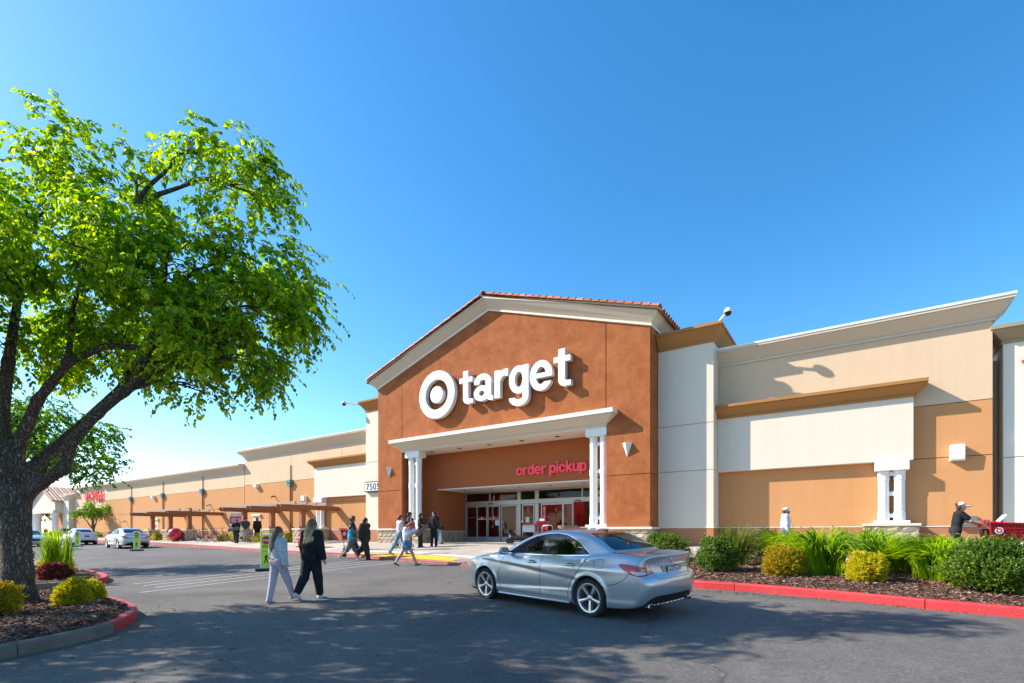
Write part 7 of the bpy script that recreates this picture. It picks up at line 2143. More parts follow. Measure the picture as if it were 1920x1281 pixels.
m = MB(); m.prism([(px0, Zr(3.1)), (px1, Zr(3.1)), (px1, Zr(4.75)), ((px0 + px1) / 2, Zr(7.0)), (px0, Zr(4.75))], pyf, 27); m.build("gable_wall", M_WHITE, po)
slab(po, "lintel", px0 - .2, px1 + .2, pyf - .25, pyf - .003, 3.0, 3.4, M_WHITE); slab(po, "back_wall", px0, px1, 26.6, 27, -1.1, 3.1, M_ORANGE); slab(po, "side_wall", px1 - .1, px1 + 2.6, 24.3, 27, -1.1, 5.1, M_WHITE)
flare(po, "side_cornice", [(px1 + 2.6, 27, Zr(5.0)), (px1 + 2.6, 24.3, Zr(5.0)), (px1 + .3, 24.3, Zr(5.0))], [(1, 0), (1, -1), (0, -1)], .5, .4, M_LEDGE, None)
for x in (px0 + .8, px0 + 2.6, px1 - .8):
    m = MB(); m.lathe([(.62, 0), (.62, .35), (.42, .4), (.38, 3.4), (.5, 3.55), (.55, 3.95)], 20, 0, Matrix.Translation((x, pyf + .2, Zr(-.95)))); m.build("column", M_COLUMN, po, smooth=True)
xm = (px0 + px1) / 2
rf = None
for sg in (-1, 1):
    xe = px0 - .5 if sg < 0 else px1 + .5
    P = [(xe, Zr(4.62)), (xm, Zr(7.06)), (xm, Zr(7.2)), (xe, Zr(4.76))]
    m = MB(); m.prism(P, pyf - .5, 27.2); r0_ = m.build("roof", TM[3], po)
    for i in range(9):
        m = MB(); y = pyf - .3 + i * .42; m.tube([(xe, y, Zr(4.80)), (xm, y, Zr(7.24))], .11, 6); m.build("tile_row", M_MOULD if i % 2 else TM[3], r0_, smooth=True)
gr_ = MB()
for i in range(6): gr_.box(-105.2 + i * 1.0, -105.12 + i * 1.0, 26.3, 26.38, Zr(-.9), Zr(2.2))
for i in range(4): gr_.box(-105.2, -100.1, 26.3, 26.37, Zr(-.6 + i * .9), Zr(-.53 + i * .9))
gr_.build("window_grille", M_WSIGN, po)
ps = thing("pharmacy_sign", "red heart and pharmacy lettering cut off by the store wall", "sign"); world_org(ps, (-86, 24.8, Zr(4.6)))
M_REDLET = plain("red_channel_letter", (.52, .02, .03), .4, emit=(1, .05, .06), es=.10)
letters(ps, "CVS/pharmacy", -87.9, -77.5, Zr(4.55), 1.5, .15, 24.6, .03, [M_REDLET], "letter", gap=.05)
m = MB(); m.prism([(-88.9, Zr(4.5)), (-88.35, Zr(5.0)), (-88.3, Zr(5.35)), (-88.5, Zr(5.5)), (-88.75, Zr(5.45)), (-88.9, Zr(5.25)), (-89.05, Zr(5.45)), (-89.3, Zr(5.5)), (-89.5, Zr(5.35)), (-89.45, Zr(5.0))], 24.6, 24.75); m.build("heart", M_REDLET, ps)

# ================================================================== WALL FITTINGS
M_LAMPW = plain("white_lamp_housing", (.80, .80, .78), .4)
def wedge(label, x, y, z, w=.44, h=.62, d=.26, g=None):
    t = thing("wall_sconce", label, "wall lamp", (x, y, z), 0, g)
    V = [(-w / 2, 0, h), (w / 2, 0, h), (0, -d, h), (0, 0, 0)]
    m = MB(); m.add(V, [(0, 2, 1), (0, 3, 2), (2, 3, 1), (0, 1, 3)]); m.build("shade", M_LAMPW, t, bevel=.008)
    m = MB(); m.box(-.05, .05, -.012, .05, h * .4, h * .7); m.build("mount", M_GREY, t); return t
wedge("white wedge wall lamp on the left pier of the portal", -22.15, YG - .003, Zr(3.14)); wedge("white wedge wall lamp on the right pier of the portal", -7.76, YG - .003, Zr(3.14))
wedge("pale wedge wall lamp on the cream shop at the right edge", 4.50, 22.11, Zr(2.62), .46, .6, .3)
def wall_box(label, x, z, w, h, d, y=YW, name="wall_light", g=None):
    t = thing(name, label, "wall light", (x, y, z), 0, g)
    m = MB(); m.prism([(0, 0), (0, h), (-d, h), (-d * .9, h * .1), (-d * .8, 0)], -w / 2, w / 2, axis='x'); m.build("housing", M_LAMPW, t, bevel=.012)
    m = MB(); m.box(-w / 2 + .04, w / 2 - .04, -d * .75, -.03, -.008, -.001); m.build("lens", plain("lens_grey_%s" % str(x), (.5, .5, .48), .3), t); return t
wall_box("square white wall light on the ochre wall at right", 2.84, Zr(2.36), .37, .52, .26)
wall_box("square white wall light left of the white fascia box", -33.1, Zr(2.2), .40, .50, .26)
wall_box("small white wall pack on the tan wall left of the tower", -39.5, Zr(3.62), .45, .26, .30)
wall_box("small white wall pack high on the far end of the long wall", -58.9, Zr(3.5), .45, .26, .30)
def cam_dome(label, base, arm, name="security_camera"):
    t = thing(name, label, "camera", base); b = Vector(arm) - Vector(base)
    m = MB(); m.tube([(0, 0, 0), tuple(b * .5), tuple(b)], [.05, .045, .045], 10); m.build("arm", M_LAMPW, t, smooth=True)
    c = b + b.normalized() * .10
    m = MB(); m.lathe([(.001, .12), (.08, .11), (.13, .06), (.15, -.01), (.15, -.05), (.001, -.05)], 20, 0, Matrix.Translation(c)); m.build("hood", M_LAMPW, t, smooth=True)
    m = MB(); m.lathe([(.135, -.05), (.125, -.11), (.08, -.165), (.001, -.19)], 20, 0, Matrix.Translation(c), False); m.build("dome", M_TRIM, t, smooth=True)
cam_dome("dome security camera on a white arm above the right tower", (-4.45, 20.8, Zr(8.15)), (-3.98, 20.45, Zr(8.40)))
cam_dome("dome security camera on a white arm above the left tower", (-25.75, 20.85, Zr(8.10)), (-26.55, 20.35, Zr(8.22)))
GC = "small bullet cameras on the long wall"
for lb, x, z in (("small bullet camera under the roof line above the right pergola", -37.06, 2.85), ("small bullet camera above the right pergola's second rafter", -41.3, 2.35), ("small bullet camera left of the right pergola", -47.3, 2.5), ("small bullet camera above the left pergola's right end", -45.2, 2.2), ("small bullet camera at the far left of the long wall", -66.3, 1.3)):
    t = thing("bullet_camera", lb, "camera", (x, YW - .002, Zr(z)), 0, GC)
    m = MB(); m.box(-.04, .04, -.10, 0, -.04, .04); m.build("bracket", M_DKGREY, t)
    m = MB(); m.tube([(.0, -.09, 0), (.06, -.34, -.10)], .05, 10); m.build("barrel", M_BLACK if x > -40 else M_GREY, t, smooth=True)

# ================================================================== PERGOLAS
def pergola(label, xs_, Y, zt):
    t = thing("pergola", label, "pergola", (xs_[1], Y, walkz(Y)))
    world_org(t, (xs_[1], Y, walkz(Y)))
    for i, x in enumerate(xs_):
        m = MB(); m.box(x - .40, x + .40, Y - .40, Y + .40, walkz(Y) - .1, Zr(.20)); p = m.build("pier", M_MORTAR, t)
        ashlar(p, x - .42, x + .42, walkz(Y) - .02, Zr(.20), Y - .42, 100 + i, .03, bl=.42); ashlar(p, Y - .42, Y + .42, walkz(Y) - .02, Zr(.20), x + .42, 110 + i, .03, axis='x', side=1, bl=.42)
        m = MB(); m.box(x - .47, x + .47, Y - .47, Y + .47, Zr(.201), Zr(.29)); m.build("cap_stone", M_CAP, p, bevel=.012)
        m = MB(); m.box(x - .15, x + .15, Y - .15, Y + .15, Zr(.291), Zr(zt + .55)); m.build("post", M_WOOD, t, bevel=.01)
        for s_ in (-1, 1):
            m = MB(); yy = (Y - 1.65, 21.82); q = x + s_ * .22
            m.prism([(yy[0], Zr(zt + .12)), (yy[0] + .12, Zr(zt)), (yy[1], Zr(zt)), (yy[1], Zr(zt + .27)), (yy[0], Zr(zt + .27))], q - .05, q + .05, axis='x'); m.build("rafter", M_WOOD, t, bevel=.006)
    for yy in (Y - 1.1, Y - .35, Y + .35, Y + 1.1):
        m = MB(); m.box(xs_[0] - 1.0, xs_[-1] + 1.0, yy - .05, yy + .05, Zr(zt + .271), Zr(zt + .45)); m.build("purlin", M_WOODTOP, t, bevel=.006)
    return t
pergola("brown timber pergola on stone piers nearer the entrance", (-36.5, -32.9, -29.4), 19.2, 1.52)
pergola("brown timber pergola on stone piers farther along the wall", (-52.2, -48.6, -45.1), 19.2, 1.50)
def bench(label, x, y):
    t = thing("bench", label, "bench", (x, y, walkz(y)))
    for i in range(3):
        m = MB(); m.box(-.7, .7, -.2 + i * .14, -.08 + i * .14, .42, .46); m.build("seat_slat", M_WOOD, t)
    for i in range(2):
        m = MB(); m.box(-.7, .7, .24, .27, .58 + i * .15, .70 + i * .15); m.build("back_slat", M_WOOD, t)
    for s_ in (-.6, .6):
        m = MB(); m.box(s_ - .03, s_ + .03, -.2, .26, 0, .419); m.box(s_ - .03, s_ + .03, .2, .239, .42, .86); m.build("leg", M_DKGREY, t)
bench("wooden bench under the far pergola", -50.4, 20.2); bench("wooden bench under the near pergola", -34.7, 20.3)

# ================================================================== STREET FURNITURE
def ball(label, x, y, r=.55):
    t = thing("bollard_ball", label, "bollard", (x, y, walkz(y)))
    m = MB(); m.lathe([(r * math.cos(a) if abs(math.cos(a)) > 1e-3 else .001, r + r * math.sin(a)) for a in np.linspace(-1.15, PI / 2, 24)], 36); m.build("sphere", plain("ball_red%g" % x, (.52, .012, .02), .3, coat=.5), t, smooth=True)
    m = MB(); m.lathe([(r * .45, 0), (r * .45, .06)], 24); m.build("foot", M_KERBGREY, t); return t
ball("big red concrete ball bollard on the walk behind the silver car", -45.4, 18.3); ball("red concrete ball bollard behind the near crossing sign", -24.5, 16.4, .50)

def crossing_sign(label, x, y, s=1.0):
    z = road(y)
    t = thing("crossing_sign", label, "sign", (x, y, z), math.radians(34.165) + .12)
    m = MB(); m.box(-.30, .30, -.22, .22, 0, .09); m.build("base", M_BLACK, t, bevel=.02)
    m = MB(); m.box(-.20, .20, -.03, .03, .091, 1.24); f = m.build("frame", M_SIGNWHITE, t, bevel=.01)
    m = MB(); m.box(-.165, .165, -.036, -.031, .16, 1.20); m.build("panel", M_LIME, t)
    m = MB(); oc = [(.145 * math.cos(PI / 8 + i * PI / 4), 1.03 + .145 * math.sin(PI / 8 + i * PI / 4)) for i in range(8)]; m.prism(oc, -.041, -.0365); o = m.build("stop_octagon", M_RED, t)
    def tx(s_, z_, sz, mt, par, y_=-.0425):
        me = text_mesh(s_, sz, .001, .002, 'CENTER'); me.transform(Matrix.Translation((0, y_, z_)) @ Matrix.Rotation(PI / 2, 4, 'X')); link_mesh("sign_lettering", me, mt, par)
    tx("STOP", .995, .095, M_WSIGN, o); tx("FOR", .78, .12, M_BLACK, t, -.038)
    m = MB(); m.box(-.13, .13, -.0375, -.0362, .655, .665); m.build("rule", M_BLACK, t)
    w = MB(); w.tube([(.0, -.038, .575), (.0, -.038, .576)], .03, 10); w.tube([(.0, -.038, .54), (-.01, -.038, .42)], [.028, .03], 8); w.tube([(-.01, -.038, .43), (-.06, -.038, .26)], [.024, .016], 6); w.tube([(-.01, -.038, .43), (.05, -.038, .26)], [.024, .016], 6); w.tube([(0, -.038, .52), (.07, -.038, .44)], [.016, .012], 6); w.tube([(0, -.038, .52), (-.07, -.038, .45)], [.016, .012], 6)
    o = w.mesh("walker_symbol"); o.transform(Matrix.Diagonal((1, .12, 1, 1)) @ Matrix.Translation((0, -.28, 0))); link_mesh("walker_symbol", o, M_BLACK, t)
    return t
crossing_sign("lime crossing sign with red stop octagon beside the girl in pyjamas", -16.35, 9.35); crossing_sign("lime crossing sign in front of the silver car by the pergola", -37.4, 12.9); crossing_sign("lime crossing sign in front of the far white car", -51.0, 13.6)

t = thing("delineator", "orange and white traffic delineator behind the crossing sign", "cone", (-25.9, 16.7, walkz(16.7)))
m = MB(); m.lathe([(.2, 0), (.2, .05), (.06, .06), (.05, .9), (.03, 1.0)], 16); m.build("post", plain("delineator_orange", (.7, .13, .02), .5), t, smooth=True)
for z in (.5, .75):
    m = MB(); m.lathe([(.058, z), (.056, z + .12)], 16, 0, None, False); m.build("band", M_WSIGN, t, smooth=True)
t = thing("delineator", "orange delineator beside the far silver car", "cone", (-57.5, 20.8, walkz(20.8)))
m = MB(); m.lathe([(.2, 0), (.2, .05), (.06, .06), (.05, .9), (.03, 1.0)], 12); m.build("post", MATS["delineator_orange"], t, smooth=True)

GP = "red and white notice boards by the bicycles"
for i, x in enumerate((-39.2, -38.3)):
    t = thing("notice_board", ("left" if i == 0 else "right") + " one of the two red and white notice boards behind the teens", "sign", (x, 19.8, walkz(19.8)), .45, GP)
    m = MB(); m.tube([(0, 0, 0), (0, 0, 1.5)], .03, 8); m.build("post", M_BLACK, t)
    m = MB(); m.box(-.32, .32, -.05, -.03, 1.1, 2.1); m.build("board", M_SIGNWHITE, t); m = MB(); m.box(-.30, .30, -.058, -.051, 1.28, 1.86); m.build("red_panel", M_RED, t)
    m = MB(); m.lathe([(.18, 0), (.18, .006)], 18, 0, Matrix.Translation((0, -.058, 1.57)) @ Matrix.Rotation(PI / 2, 4, 'X')); m.build("emblem", plain("notice_pink%d" % i, (.6, .25, .25), .5), t)
    m = MB(); m.box(-.22, .22, -.0565, -.0515, 1.93, 1.97); m.box(-.22, .22, -.0565, -.0515, 2.01, 2.04); m.build("text_line", M_RED, t)
t = thing("warning_sign", "amber diamond warning sign on a post at the left edge", "sign", (-42.3, 7.6, road(7.6)), math.radians(34.165))
m = MB(); m.tube([(0, 0, 0), (0, 0, 2.2)], .04, 8); m.build("post", M_GREY, t, smooth=True)
m = MB(); m.prism([(0, 1.45), (.52, 1.97), (0, 2.49), (-.52, 1.97)], -.07, -.05); m.build("plate", M_SIGNORANGE, t, bevel=.01)
for i in range(3):
    m = MB(); m.box(-.2 + .05 * i, .25 - .06 * i, -.076, -.071, 2.1 - i * .16, 2.15 - i * .16); m.build("text_line", M_BLACK, t)
# bins
def bin_(label, x, y, r=.27, h=.95, mt=M_STEEL):
    t = thing("litter_bin", label, "bin", (x, y, walkz(y)))
    m = MB(); m.lathe([(r * .96, 0), (r, .03), (r, h * .78), (r * .97, h * .79)], 28); m.build("drum", mt, t, smooth=True)
    m = MB(); m.lathe([(r * 1.02, h * .80), (r * 1.04, h * .84), (r * 1.0, h * .98), (r * .85, h), (.001, h)], 28); m.build("lid", M_BLACK, t, smooth=True)
    m = MB(); m.box(-.14, .14, -r * 1.06, -r * .9, h * .86, h * .95); m.build("opening", M_UNDER, t)
bin_("brushed steel litter bin with black lid beside the portal recess", -18.05, 19.7); bin_("grey litter bin by the right portal column", -10.15, 20.35, .24, .85, M_GREY)
t = thing("planter_pot", "shallow grey planter bowl by the right portal column", "planter", (-10.35, 19.6, walkz(19.6)))
m = MB(); m.lathe([(.24, 0), (.30, .55), (.42, .78), (.44, .92), (.40, .92), (.36, .8), (.001, .78)], 26); m.build("bowl", M_KERBGREY, t, smooth=True)
t = thing("utility_cabinet", "small grey utility box on the ochre wall behind the shopper", "utility box", (3.05, YW, Zr(.25)))
m = MB(); m.box(-.28, .28, -.18, -.002, 0, .30); m.build("case", M_GREY, t, bevel=.02); m = MB(); m.box(-.10, .12, -.187, -.181, .16, .19); m.build("label_strip", M_WSIGN, t)
t = thing("grey_bin", "grey wheeled bin by the far hedge", "bin", (-90.5, 23.0, Zr(-.9))); m = MB(); m.box(-.8, .8, -.6, .6, 0, 1.3); m.build("body", M_KERBGREY, t, bevel=.04); m = MB(); m.box(-.85, .85, -.65, .65, 1.301, 1.5); m.build("lid", M_DKGREY, t, bevel=.04)

# bicycles
def bike(label, x, y, rz, mt, lean=.12, g=None):
    t = thing("bicycle", label, "bicycle", (x, y, walkz(y)), rz, g); t.rotation_euler = (lean, 0, rz)
    for cx_ in (-.52, .52):
        m = MB(); m.tube([(cx_ + .33 * math.cos(a), 0, .35 + .33 * math.sin(a)) for a in np.linspace(0, 2 * PI, 33)], .020, 6, caps=False); w = m.build("wheel", M_TYRE, t, smooth=True)
        m = MB()
        for a in np.linspace(0, PI, 9)[:-1]: m.tube([(cx_ + .31 * math.cos(a), 0, .35 + .31 * math.sin(a)), (cx_ - .31 * math.cos(a), 0, .35 - .31 * math.sin(a))], .003, 3)
        m.tube([(cx_, -.05, .35), (cx_, .05, .35)], .03, 8); m.build("spokes", M_CHROME, w)
    m = MB()
    for a, b in (((-.52, 0, .35), (-.10, 0, .32)), ((-.52, 0, .35), (-.18, 0, .80)), ((-.10, 0, .32), (-.22, 0, .92)), ((-.10, 0, .32), (.38, 0, .78)), ((-.18, 0, .80), (.37, 0, .86)), ((.36, 0, .92), (.52, 0, .35))): m.tube([a, b], .018, 7)
    m.build("frame", mt, t, smooth=True)
    m = MB(); m.tube([(.36, 0, .90), (.33, 0, 1.02)], .016, 6); m.tube([(.26, -.30, 1.04), (.33, -.12, 1.03), (.33, .12, 1.03), (.26, .30, 1.04)], .014, 6); m.build("handlebar", M_BLACK, t, smooth=True)
    b = Blob(.03); b.cap((-.34, 0, .95), (-.12, 0, .95), .065, .03, (1, 1.1, .45)); link_mesh("saddle", b.mesh("saddle", .02), M_BLACK, t)
    m = MB(); m.lathe([(.09, -.01), (.09, .01)], 14, 0, Matrix.Translation((-.10, 0, .32)) @ Matrix.Rotation(PI / 2, 4, 'X')); m.tube([(-.10, .03, .32), (.02, .05, .20)], .012, 6); m.tube([(-.10, -.03, .32), (-.22, -.05, .44)], .012, 6); m.build("crank", M_DKGREY, t)
bike("dark bicycle leftmost in the row under the pergola end", -41.0, 18.4, .35, M_DKGREY); bike("maroon bicycle in the middle of the row", -40.0, 18.5, .5, plain("bike_maroon", (.16, .02, .06), .3)); bike("pink bicycle rightmost of the parked row", -39.0, 18.7, .3, plain("bike_pink", (.4, .08, .16), .3)); bike("small bicycle beside the man in pale shorts", -35.0, 18.35, .9, M_GREY)
def skateboard(label, M):
    t = thing("skateboard", label, "skateboard"); t.matrix_world = M
    m = MB(); m.prism(round_poly([(-.40, -.10), (.40, -.10), (.40, .10), (-.40, .10)], .095, 6), -.006, .006, axis='z'); m.build("deck", plain("deck_%d" % len(MATS), (.10, .09, .085), .6), t, bevel=.003)
    for sx in (-.24, .24):
        m = MB(); m.box(sx - .03, sx + .03, -.06, .06, -.045, -.007); m.build("truck", M_GREY, t)
        for sy in (-.09, .09):
            m = MB(); m.lathe([(.026, -.016), (.026, .016)], 12, 0, Matrix.Translation((sx, sy, -.05)) @ Matrix.Rotation(PI / 2, 4, 'X')); m.build("wheel", M_WSIGN, t)
skateboard("skateboard held at the side of the curly haired teen by the portal", Matrix.Translation((-17.42, 17.82, walkz(18) + .85)) @ Matrix.Rotation(.6, 4, 'Z') @ Matrix.Rotation(-.7, 4, 'Y') @ Matrix.Rotation(PI / 2, 4, 'X'))
skateboard("skateboard held across the waist of the teen by the bicycles", Matrix.Translation((-34.95, 17.62, walkz(17.9) + .98)) @ Matrix.Rotation(.5, 4, 'Z') @ Matrix.Rotation(-.25, 4, 'Y') @ Matrix.Rotation(PI / 2, 4, 'X'))
# stroller
t = thing("stroller", "dark folding stroller between the column and the skateboard teen", "stroller", (-18.35, 17.5, walkz(17.5)), .6)
for sx, sy, r_ in ((-.35, -.25, .14), (-.35, .25, .14), (.35, -.22, .10), (.35, .22, .10)):
    m = MB(); m.tube([(sx + r_ * math.cos(a), sy, r_ + .0 + r_ * math.sin(a)) for a in np.linspace(0, 2 * PI, 17)], .022, 6, caps=False); m.lathe([(r_ * .5, -.01), (r_ * .5, .01)], 10, 0, Matrix.Translation((sx, sy, r_)) @ Matrix.Rotation(PI / 2, 4, 'X')); m.build("wheel", M_BLACK, t, smooth=True)
m = MB()
for sy in (-.23, .23): m.tube([(.35, sy, .12), (-.25, sy, .65), (-.55, sy, 1.05)], .014, 6); m.tube([(-.35, sy, .14), (.05, sy, .55)], .014, 6)
m.tube([(-.55, -.23, 1.05), (-.55, .23, 1.05)], .018, 8); m.build("frame", M_GREY, t, smooth=True)
b = Blob(.04); b.cap((.15, -.14, .48), (.15, .14, .48), .06, None, (1.8, 1, .7)); b.cap((-.05, -.14, .55), (-.25, -.14, .92), .05); b.cap((-.05, .14, .55), (-.25, .14, .92), .05); b.cap((-.15, 0, .75), (-.2, 0, .9), .08, .08, (.6, 1.8, 1)); link_mesh("seat", b.mesh("seat", .025), C_DKGREY, t)
b = Blob(.04); b.ell((-.12, 0, 1.0), (.26, .25, .13)); b.cut((0, 0, .97), (0, 0, -1)); link_mesh("canopy", b.mesh("canopy", .025), C_BLACK, t)

# ================================================================== SHOPPING CARTS
def cart(label, x, y, rz, near=True, g=None):
    t = thing("shopping_cart", label, "shopping cart", (x, y, walkz(y)), rz, g)      # front towards +x
    M_C = MATS.get("cart_red_plastic") or plain("cart_red_plastic", (.58, .008, .018), .35, coat=.2)
    def corner(u, v, w):    # u 0 back..1 front, v -1..1, w 0..1 up
        xx = -.48 + u * 1.02 + (w - .5) * (.10 if u > .5 else -.06); yy = v * (.25 + .06 * w + .0 * u - .05 * u); zz = .50 + .08 * u + w * (.50 - .12 * u); return Vector((xx, yy, zz))
    m = MB()
    ring = lambda w: [corner(0, -1, w), corner(1, -1, w), corner(1, 1, w), corner(0, 1, w)]
    for w, r_ in ((1, .022), (0, .014), (.72, .012)):
        R_ = ring(w); 
        for a, b in zip(R_, R_[1:] + R_[:1]): m.tube([a, b], r_, 6)
    for u, v in ((0, -1), (1, -1), (1, 1), (0, 1)): m.tube([corner(u, v, 0), corner(u, v, 1)], .016, 6)
    bk_ = m.build("basket", M_C, t, smooth=True)
    n = 15 if near else 7
    for v in (-1, 1):
        for i in range(n):
            u0 = i / n; m = MB(); a, b = corner(u0, v, .98), corner(min(1, u0 + .10), v, .02); d = Vector((.014, 0, 0)); o = Vector((0, .006 * v, 0))
            m.add([a - d - o, a + d - o, b + d - o, b - d - o, a - d + o, a + d + o, b + d + o, b - d + o], [(0, 1, 2, 3), (7, 6, 5, 4), (0, 4, 5, 1), (1, 5, 6, 2), (2, 6, 7, 3), (3, 7, 4, 0)]); m.build("slat", M_C, bk_)
        for k in range(4):
            m = MB(); w = .16 + k * .19; m.tube([corner(0, v, w), corner(1, v, w)], .007, 5); m.build("slat", M_C, bk_)
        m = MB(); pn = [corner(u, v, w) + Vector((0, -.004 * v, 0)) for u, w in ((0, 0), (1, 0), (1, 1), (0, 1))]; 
        m.add(pn + [p_ + Vector((0, -.004 * v, 0)) for p_ in pn], [(0, 1, 2, 3), (7, 6, 5, 4), (0, 4, 5, 1), (1, 5, 6, 2), (2, 6, 7, 3), (3, 7, 4, 0)]); m.build("slat_shade_panel", MATS.get("cart_shadow_red") or plain("cart_shadow_red", (.25, .004, .010), .5), bk_)  # solid sheet in darker red, shade behind the slats put in as colour
        c = corner(.16, v, .60) + Vector((0, .014 * v, 0))
        for r0_, mt, dd in ((.085, M_WSIGN, 0), (.060, M_C, .003), (.030, M_WSIGN, .006)):
            m = MB(); m.lathe([(r0_, -.002), (r0_, .002)], 24, 0, Matrix.Translation(c + Vector((0, dd * v, 0))) @ Matrix.Rotation(PI / 2, 4, 'X')); m.build("emblem", mt, bk_)
    for i in range(7):
        m = MB(); v = -1 + 2 * (i + .5) / 7; m.tube([corner(1, v, 0), corner(1, v, 1)], .010, 5); m.build("slat", M_C, bk_)
        m = MB(); m.tube([corner(0, v, 0), corner(1, v, 0)], .008, 5); m.build("slat", M_C, bk_)
    m = MB()
    for v in (-1, 1): m.tube([corner(0, v, .98), corner(0, v, 1) + Vector((-.10, 0, .07)), (-.62, v * .27, 1.03)], .016, 8); m.tube([(-.60, v * .27, 1.02), (-.46, v * .26, .80), (-.36, v * .25, .20)], .018, 8); m.tube([(-.36, v * .25, .20), (.45, v * .2, .18)], .018, 8)
    m.build("frame", M_GREY, t, smooth=True)
    m = MB(); m.tube([(-.62, -.29, 1.03), (-.62, .29, 1.03)], .024, 10); m.build("handle", M_C, t, smooth=True)
    m = MB(); m.box(-.50, -.30, -.26, .26, .985, 1.035); m.box(-.52, -.49, -.26, .26, .86, 1.08); m.build("child_seat", M_C, t, bevel=.01)
    m = MB(); T_ = Matrix.Translation((-.18, 0, 1.10)) @ Matrix.Rotation(-.9, 4, 'Y'); m.box(-.13, .13, -.12, .12, -.004, .004, 0, T_); m.build("notice_card", M_SIGNWHITE, t)
    for sx, sy in ((-.36, -.25), (-.36, .25), (.42, -.2), (.42, .2)):
        m = MB(); m.lathe([(.02, -.02), (.062, -.02), (.065, 0), (.062, .02), (.02, .02)], 16, 0, Matrix.Translation((sx, sy, .065)) @ Matrix.Rotation(PI / 2, 4, 'X')); m.build("wheel", M_BLACK, t, smooth=True); 
        m = MB(); m.box(sx - .02, sx + .03, sy - .03, sy - .024, .05, .19); m.box(sx - .02, sx + .03, sy + .024, sy + .03, .05, .19); m.build("caster_fork", M_GREY, t)
    return t
cart("red plastic shopping cart pushed along the right hand walk", 3.28, 17.46, .2)
cart("red shopping cart parked beside the doors", -12.75, 21.4, 2.2, False); cart("red shopping cart left on the walk behind the three on the crossing", -20.4, 16.1, .4, False)
# motor cart at the doors
t = thing("motor_cart", "motorised shopper cart with grey basket and red base in front of the doors", "mobility cart", (-13.55, 20.5, walkz(20.5)), math.radians(20))
b = Blob(.05); b.cap((-.3, 0, .30), (.45, 0, .28), .16, .14, (1, 1.6, .8)); b.cap((-.35, 0, .35), (-.35, 0, .5), .14); link_mesh("base", b.mesh("base", .03), M_BLACK, t)
for sx, sy in ((-.4, -.3), (-.4, .3), (.55, -.12), (.55, .12)):
    m = MB(); m.lathe([(.05, -.04), (.13, -.045), (.14, 0), (.13, .045), (.05, .04)], 18, 0, Matrix.Translation((sx, sy, .14)) @ Matrix.Rotation(PI / 2, 4, 'X')); m.build("wheel", M_TYRE, t, smooth=True)
b = Blob(.04); b.cap((-.45, -.15, .66), (-.45, .15, .66), .06, None, (2.6, 1, .8)); b.cap((-.62, -.14, .72), (-.68, -.14, 1.05), .05); b.cap((-.62, .14, .72), (-.68, .14, 1.05), .05); b.cap((-.65, 0, .8), (-.68, 0, 1.03), .06, .06, (.7, 2.2, 1)); link_mesh("seat", b.mesh("seat", .025), M_BLACK, t)
m = MB(); m.tube([(.42, 0, .35), (.22, 0, .98)], .04, 8); m.tube([(.18, -.28, 1.02), (.24, 0, .98), (.18, .28, 1.02)], .02, 8); m.build("tiller", M_BLACK, t, smooth=True)
m = MB()
for x0, x1, y0, y1 in ((.30, .315, -.27, .27), (.86, .875, -.24, .24), (.31, .87, -.275, -.26), (.31, .87, .26, .275)): m.box(x0, x1, y0, y1, .58, .92)
m.box(.31, .87, -.26, .26, .57, .585); m.build("basket", plain("grey_basket", (.40, .40, .44), .5), t)
m = MB(); m.box(.29, .90, -.29, .29, .921, .945); m.build("basket_rim", M_RED, t)
m = MB(); m.box(-.20, -.02, -.03, .03, .55, .62); m.lathe([(.001, 0), (.05, .02), (.05, .1), (.001, .13)], 10, 0, Matrix.Translation((.22, 0, 1.02))); m.build("control_head", plain("amber_knob", (.7, .25, .02), .4), t)
t = thing("hand_rail", "short bent steel hand rail beside the doors", "railing", (-12.35, 20.8, walkz(20.8)))
m = MB(); m.tube([(0, 0, 0), (0, 0, .75), (.06, 0, .86), (.5, 0, .88), (.56, 0, .80), (.56, 0, 0)], .022, 8); m.build("rail", M_STEEL, t, smooth=True)

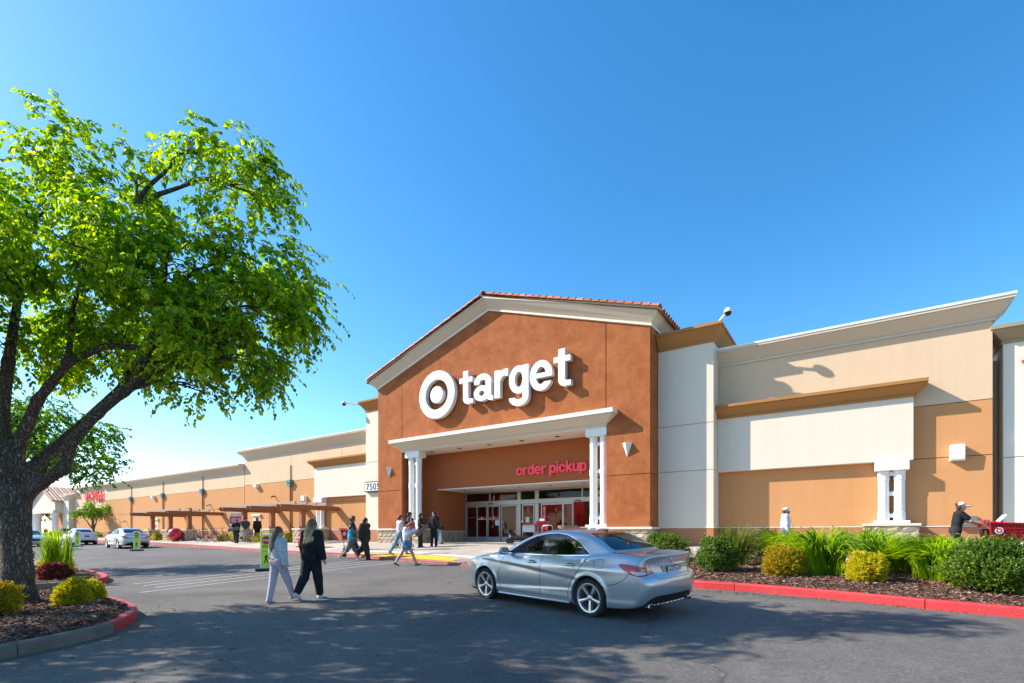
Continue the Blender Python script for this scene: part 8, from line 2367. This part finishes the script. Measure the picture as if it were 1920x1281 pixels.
# ================================================================== OTHER CARS
def far_car(label, x, y, rz, paint, name="parked_car", shape=None, h=.045, plate=""):
    r_, _ = build_car(name, label, (x, y, road(y) + .003), rz, paint, False, h, None, shape, 0, plate); return r_
far_car("pale silver sedan seen from behind in front of the far pergola", -42.2, 14.3, math.radians(176), M_CARSILVER, "silver_car", None, .04)
far_car("white sedan seen from behind near the far end of the long wall", -55.8, 15.3, math.radians(177), M_CARWHITE, "white_car", CarShape(roof=1.02, tail=.02), .04, "dark")
far_car("silver hatchback half hidden behind the big trunk", -59.6, 12.4, math.radians(-4), M_CARSILVER, "silver_hatchback", CarShape(roof=1.02, tail=.05), .05)
far_car("dark blue car far off at the left edge", -80.5, 9.0, math.radians(-20), M_CARBLUE, "blue_car", None, .06)
for i, x in enumerate((-44.5, -47.2)):
    t = thing("wheel_stop", ("nearer" if i == 0 else "farther") + " concrete wheel stop on the lot by the far cars", "wheel stop", (x, 11.2 + i * .5, road(11.2)), .1, "wheel stops")
    m = MB(); m.prism([(-.08, 0), (.08, 0), (.05, .12), (-.05, .12)], -.9, .9); m.build("block", M_LEDGE, t)

# ================================================================== FALLEN LEAVES AND GRIT
rl = np.random.default_rng(77); n = 420
ang = rl.uniform(0, 2 * PI, n); rad_ = np.abs(rl.normal(0, 2.6, n)) + .4
lx_ = -8.6 + rl.normal(0, 2.4, n); ly_ = 2.6 + rl.normal(0, 2.2, n)
m = rl.uniform(size=n) < .45
t_ = rl.uniform(0, 1, n); lx_ = np.where(m, -3 + 9 * t_, lx_); ly_ = np.where(m, 11.15 - 1.75 * t_ * .65 - np.abs(rl.normal(0, .16, n)) - .05, ly_)
keep = np.array([not inside(innr, a, b) for a, b in zip(lx_, ly_)]); lx_, ly_ = lx_[keep], ly_[keep]; n = len(lx_)
C = np.stack([lx_, ly_, np.array([road(b) for b in ly_]) + .012], 1); a = rl.uniform(0, 2 * PI, n)
A = np.stack([np.cos(a), np.sin(a), rl.normal(0, .12, n)], 1); NN = np.tile([0, 0, 1.], (n, 1)) + rl.normal(0, .15, (n, 3))
LF_DRY = leaf_mat("dry_leaf", [(0.10, 0.055, 0.02), (0.22, 0.13, 0.04), (0.20, 0.17, 0.04), (0.12, 0.15, 0.03)], .1, .8, .1)
tag(leaves("fallen_leaves", C, A, NN, rl.uniform(.03, .075, n), rl.uniform(.015, .035, n), LF_DRY, None), "dry fallen leaves lying on the lot along the kerbs", kind="stuff")
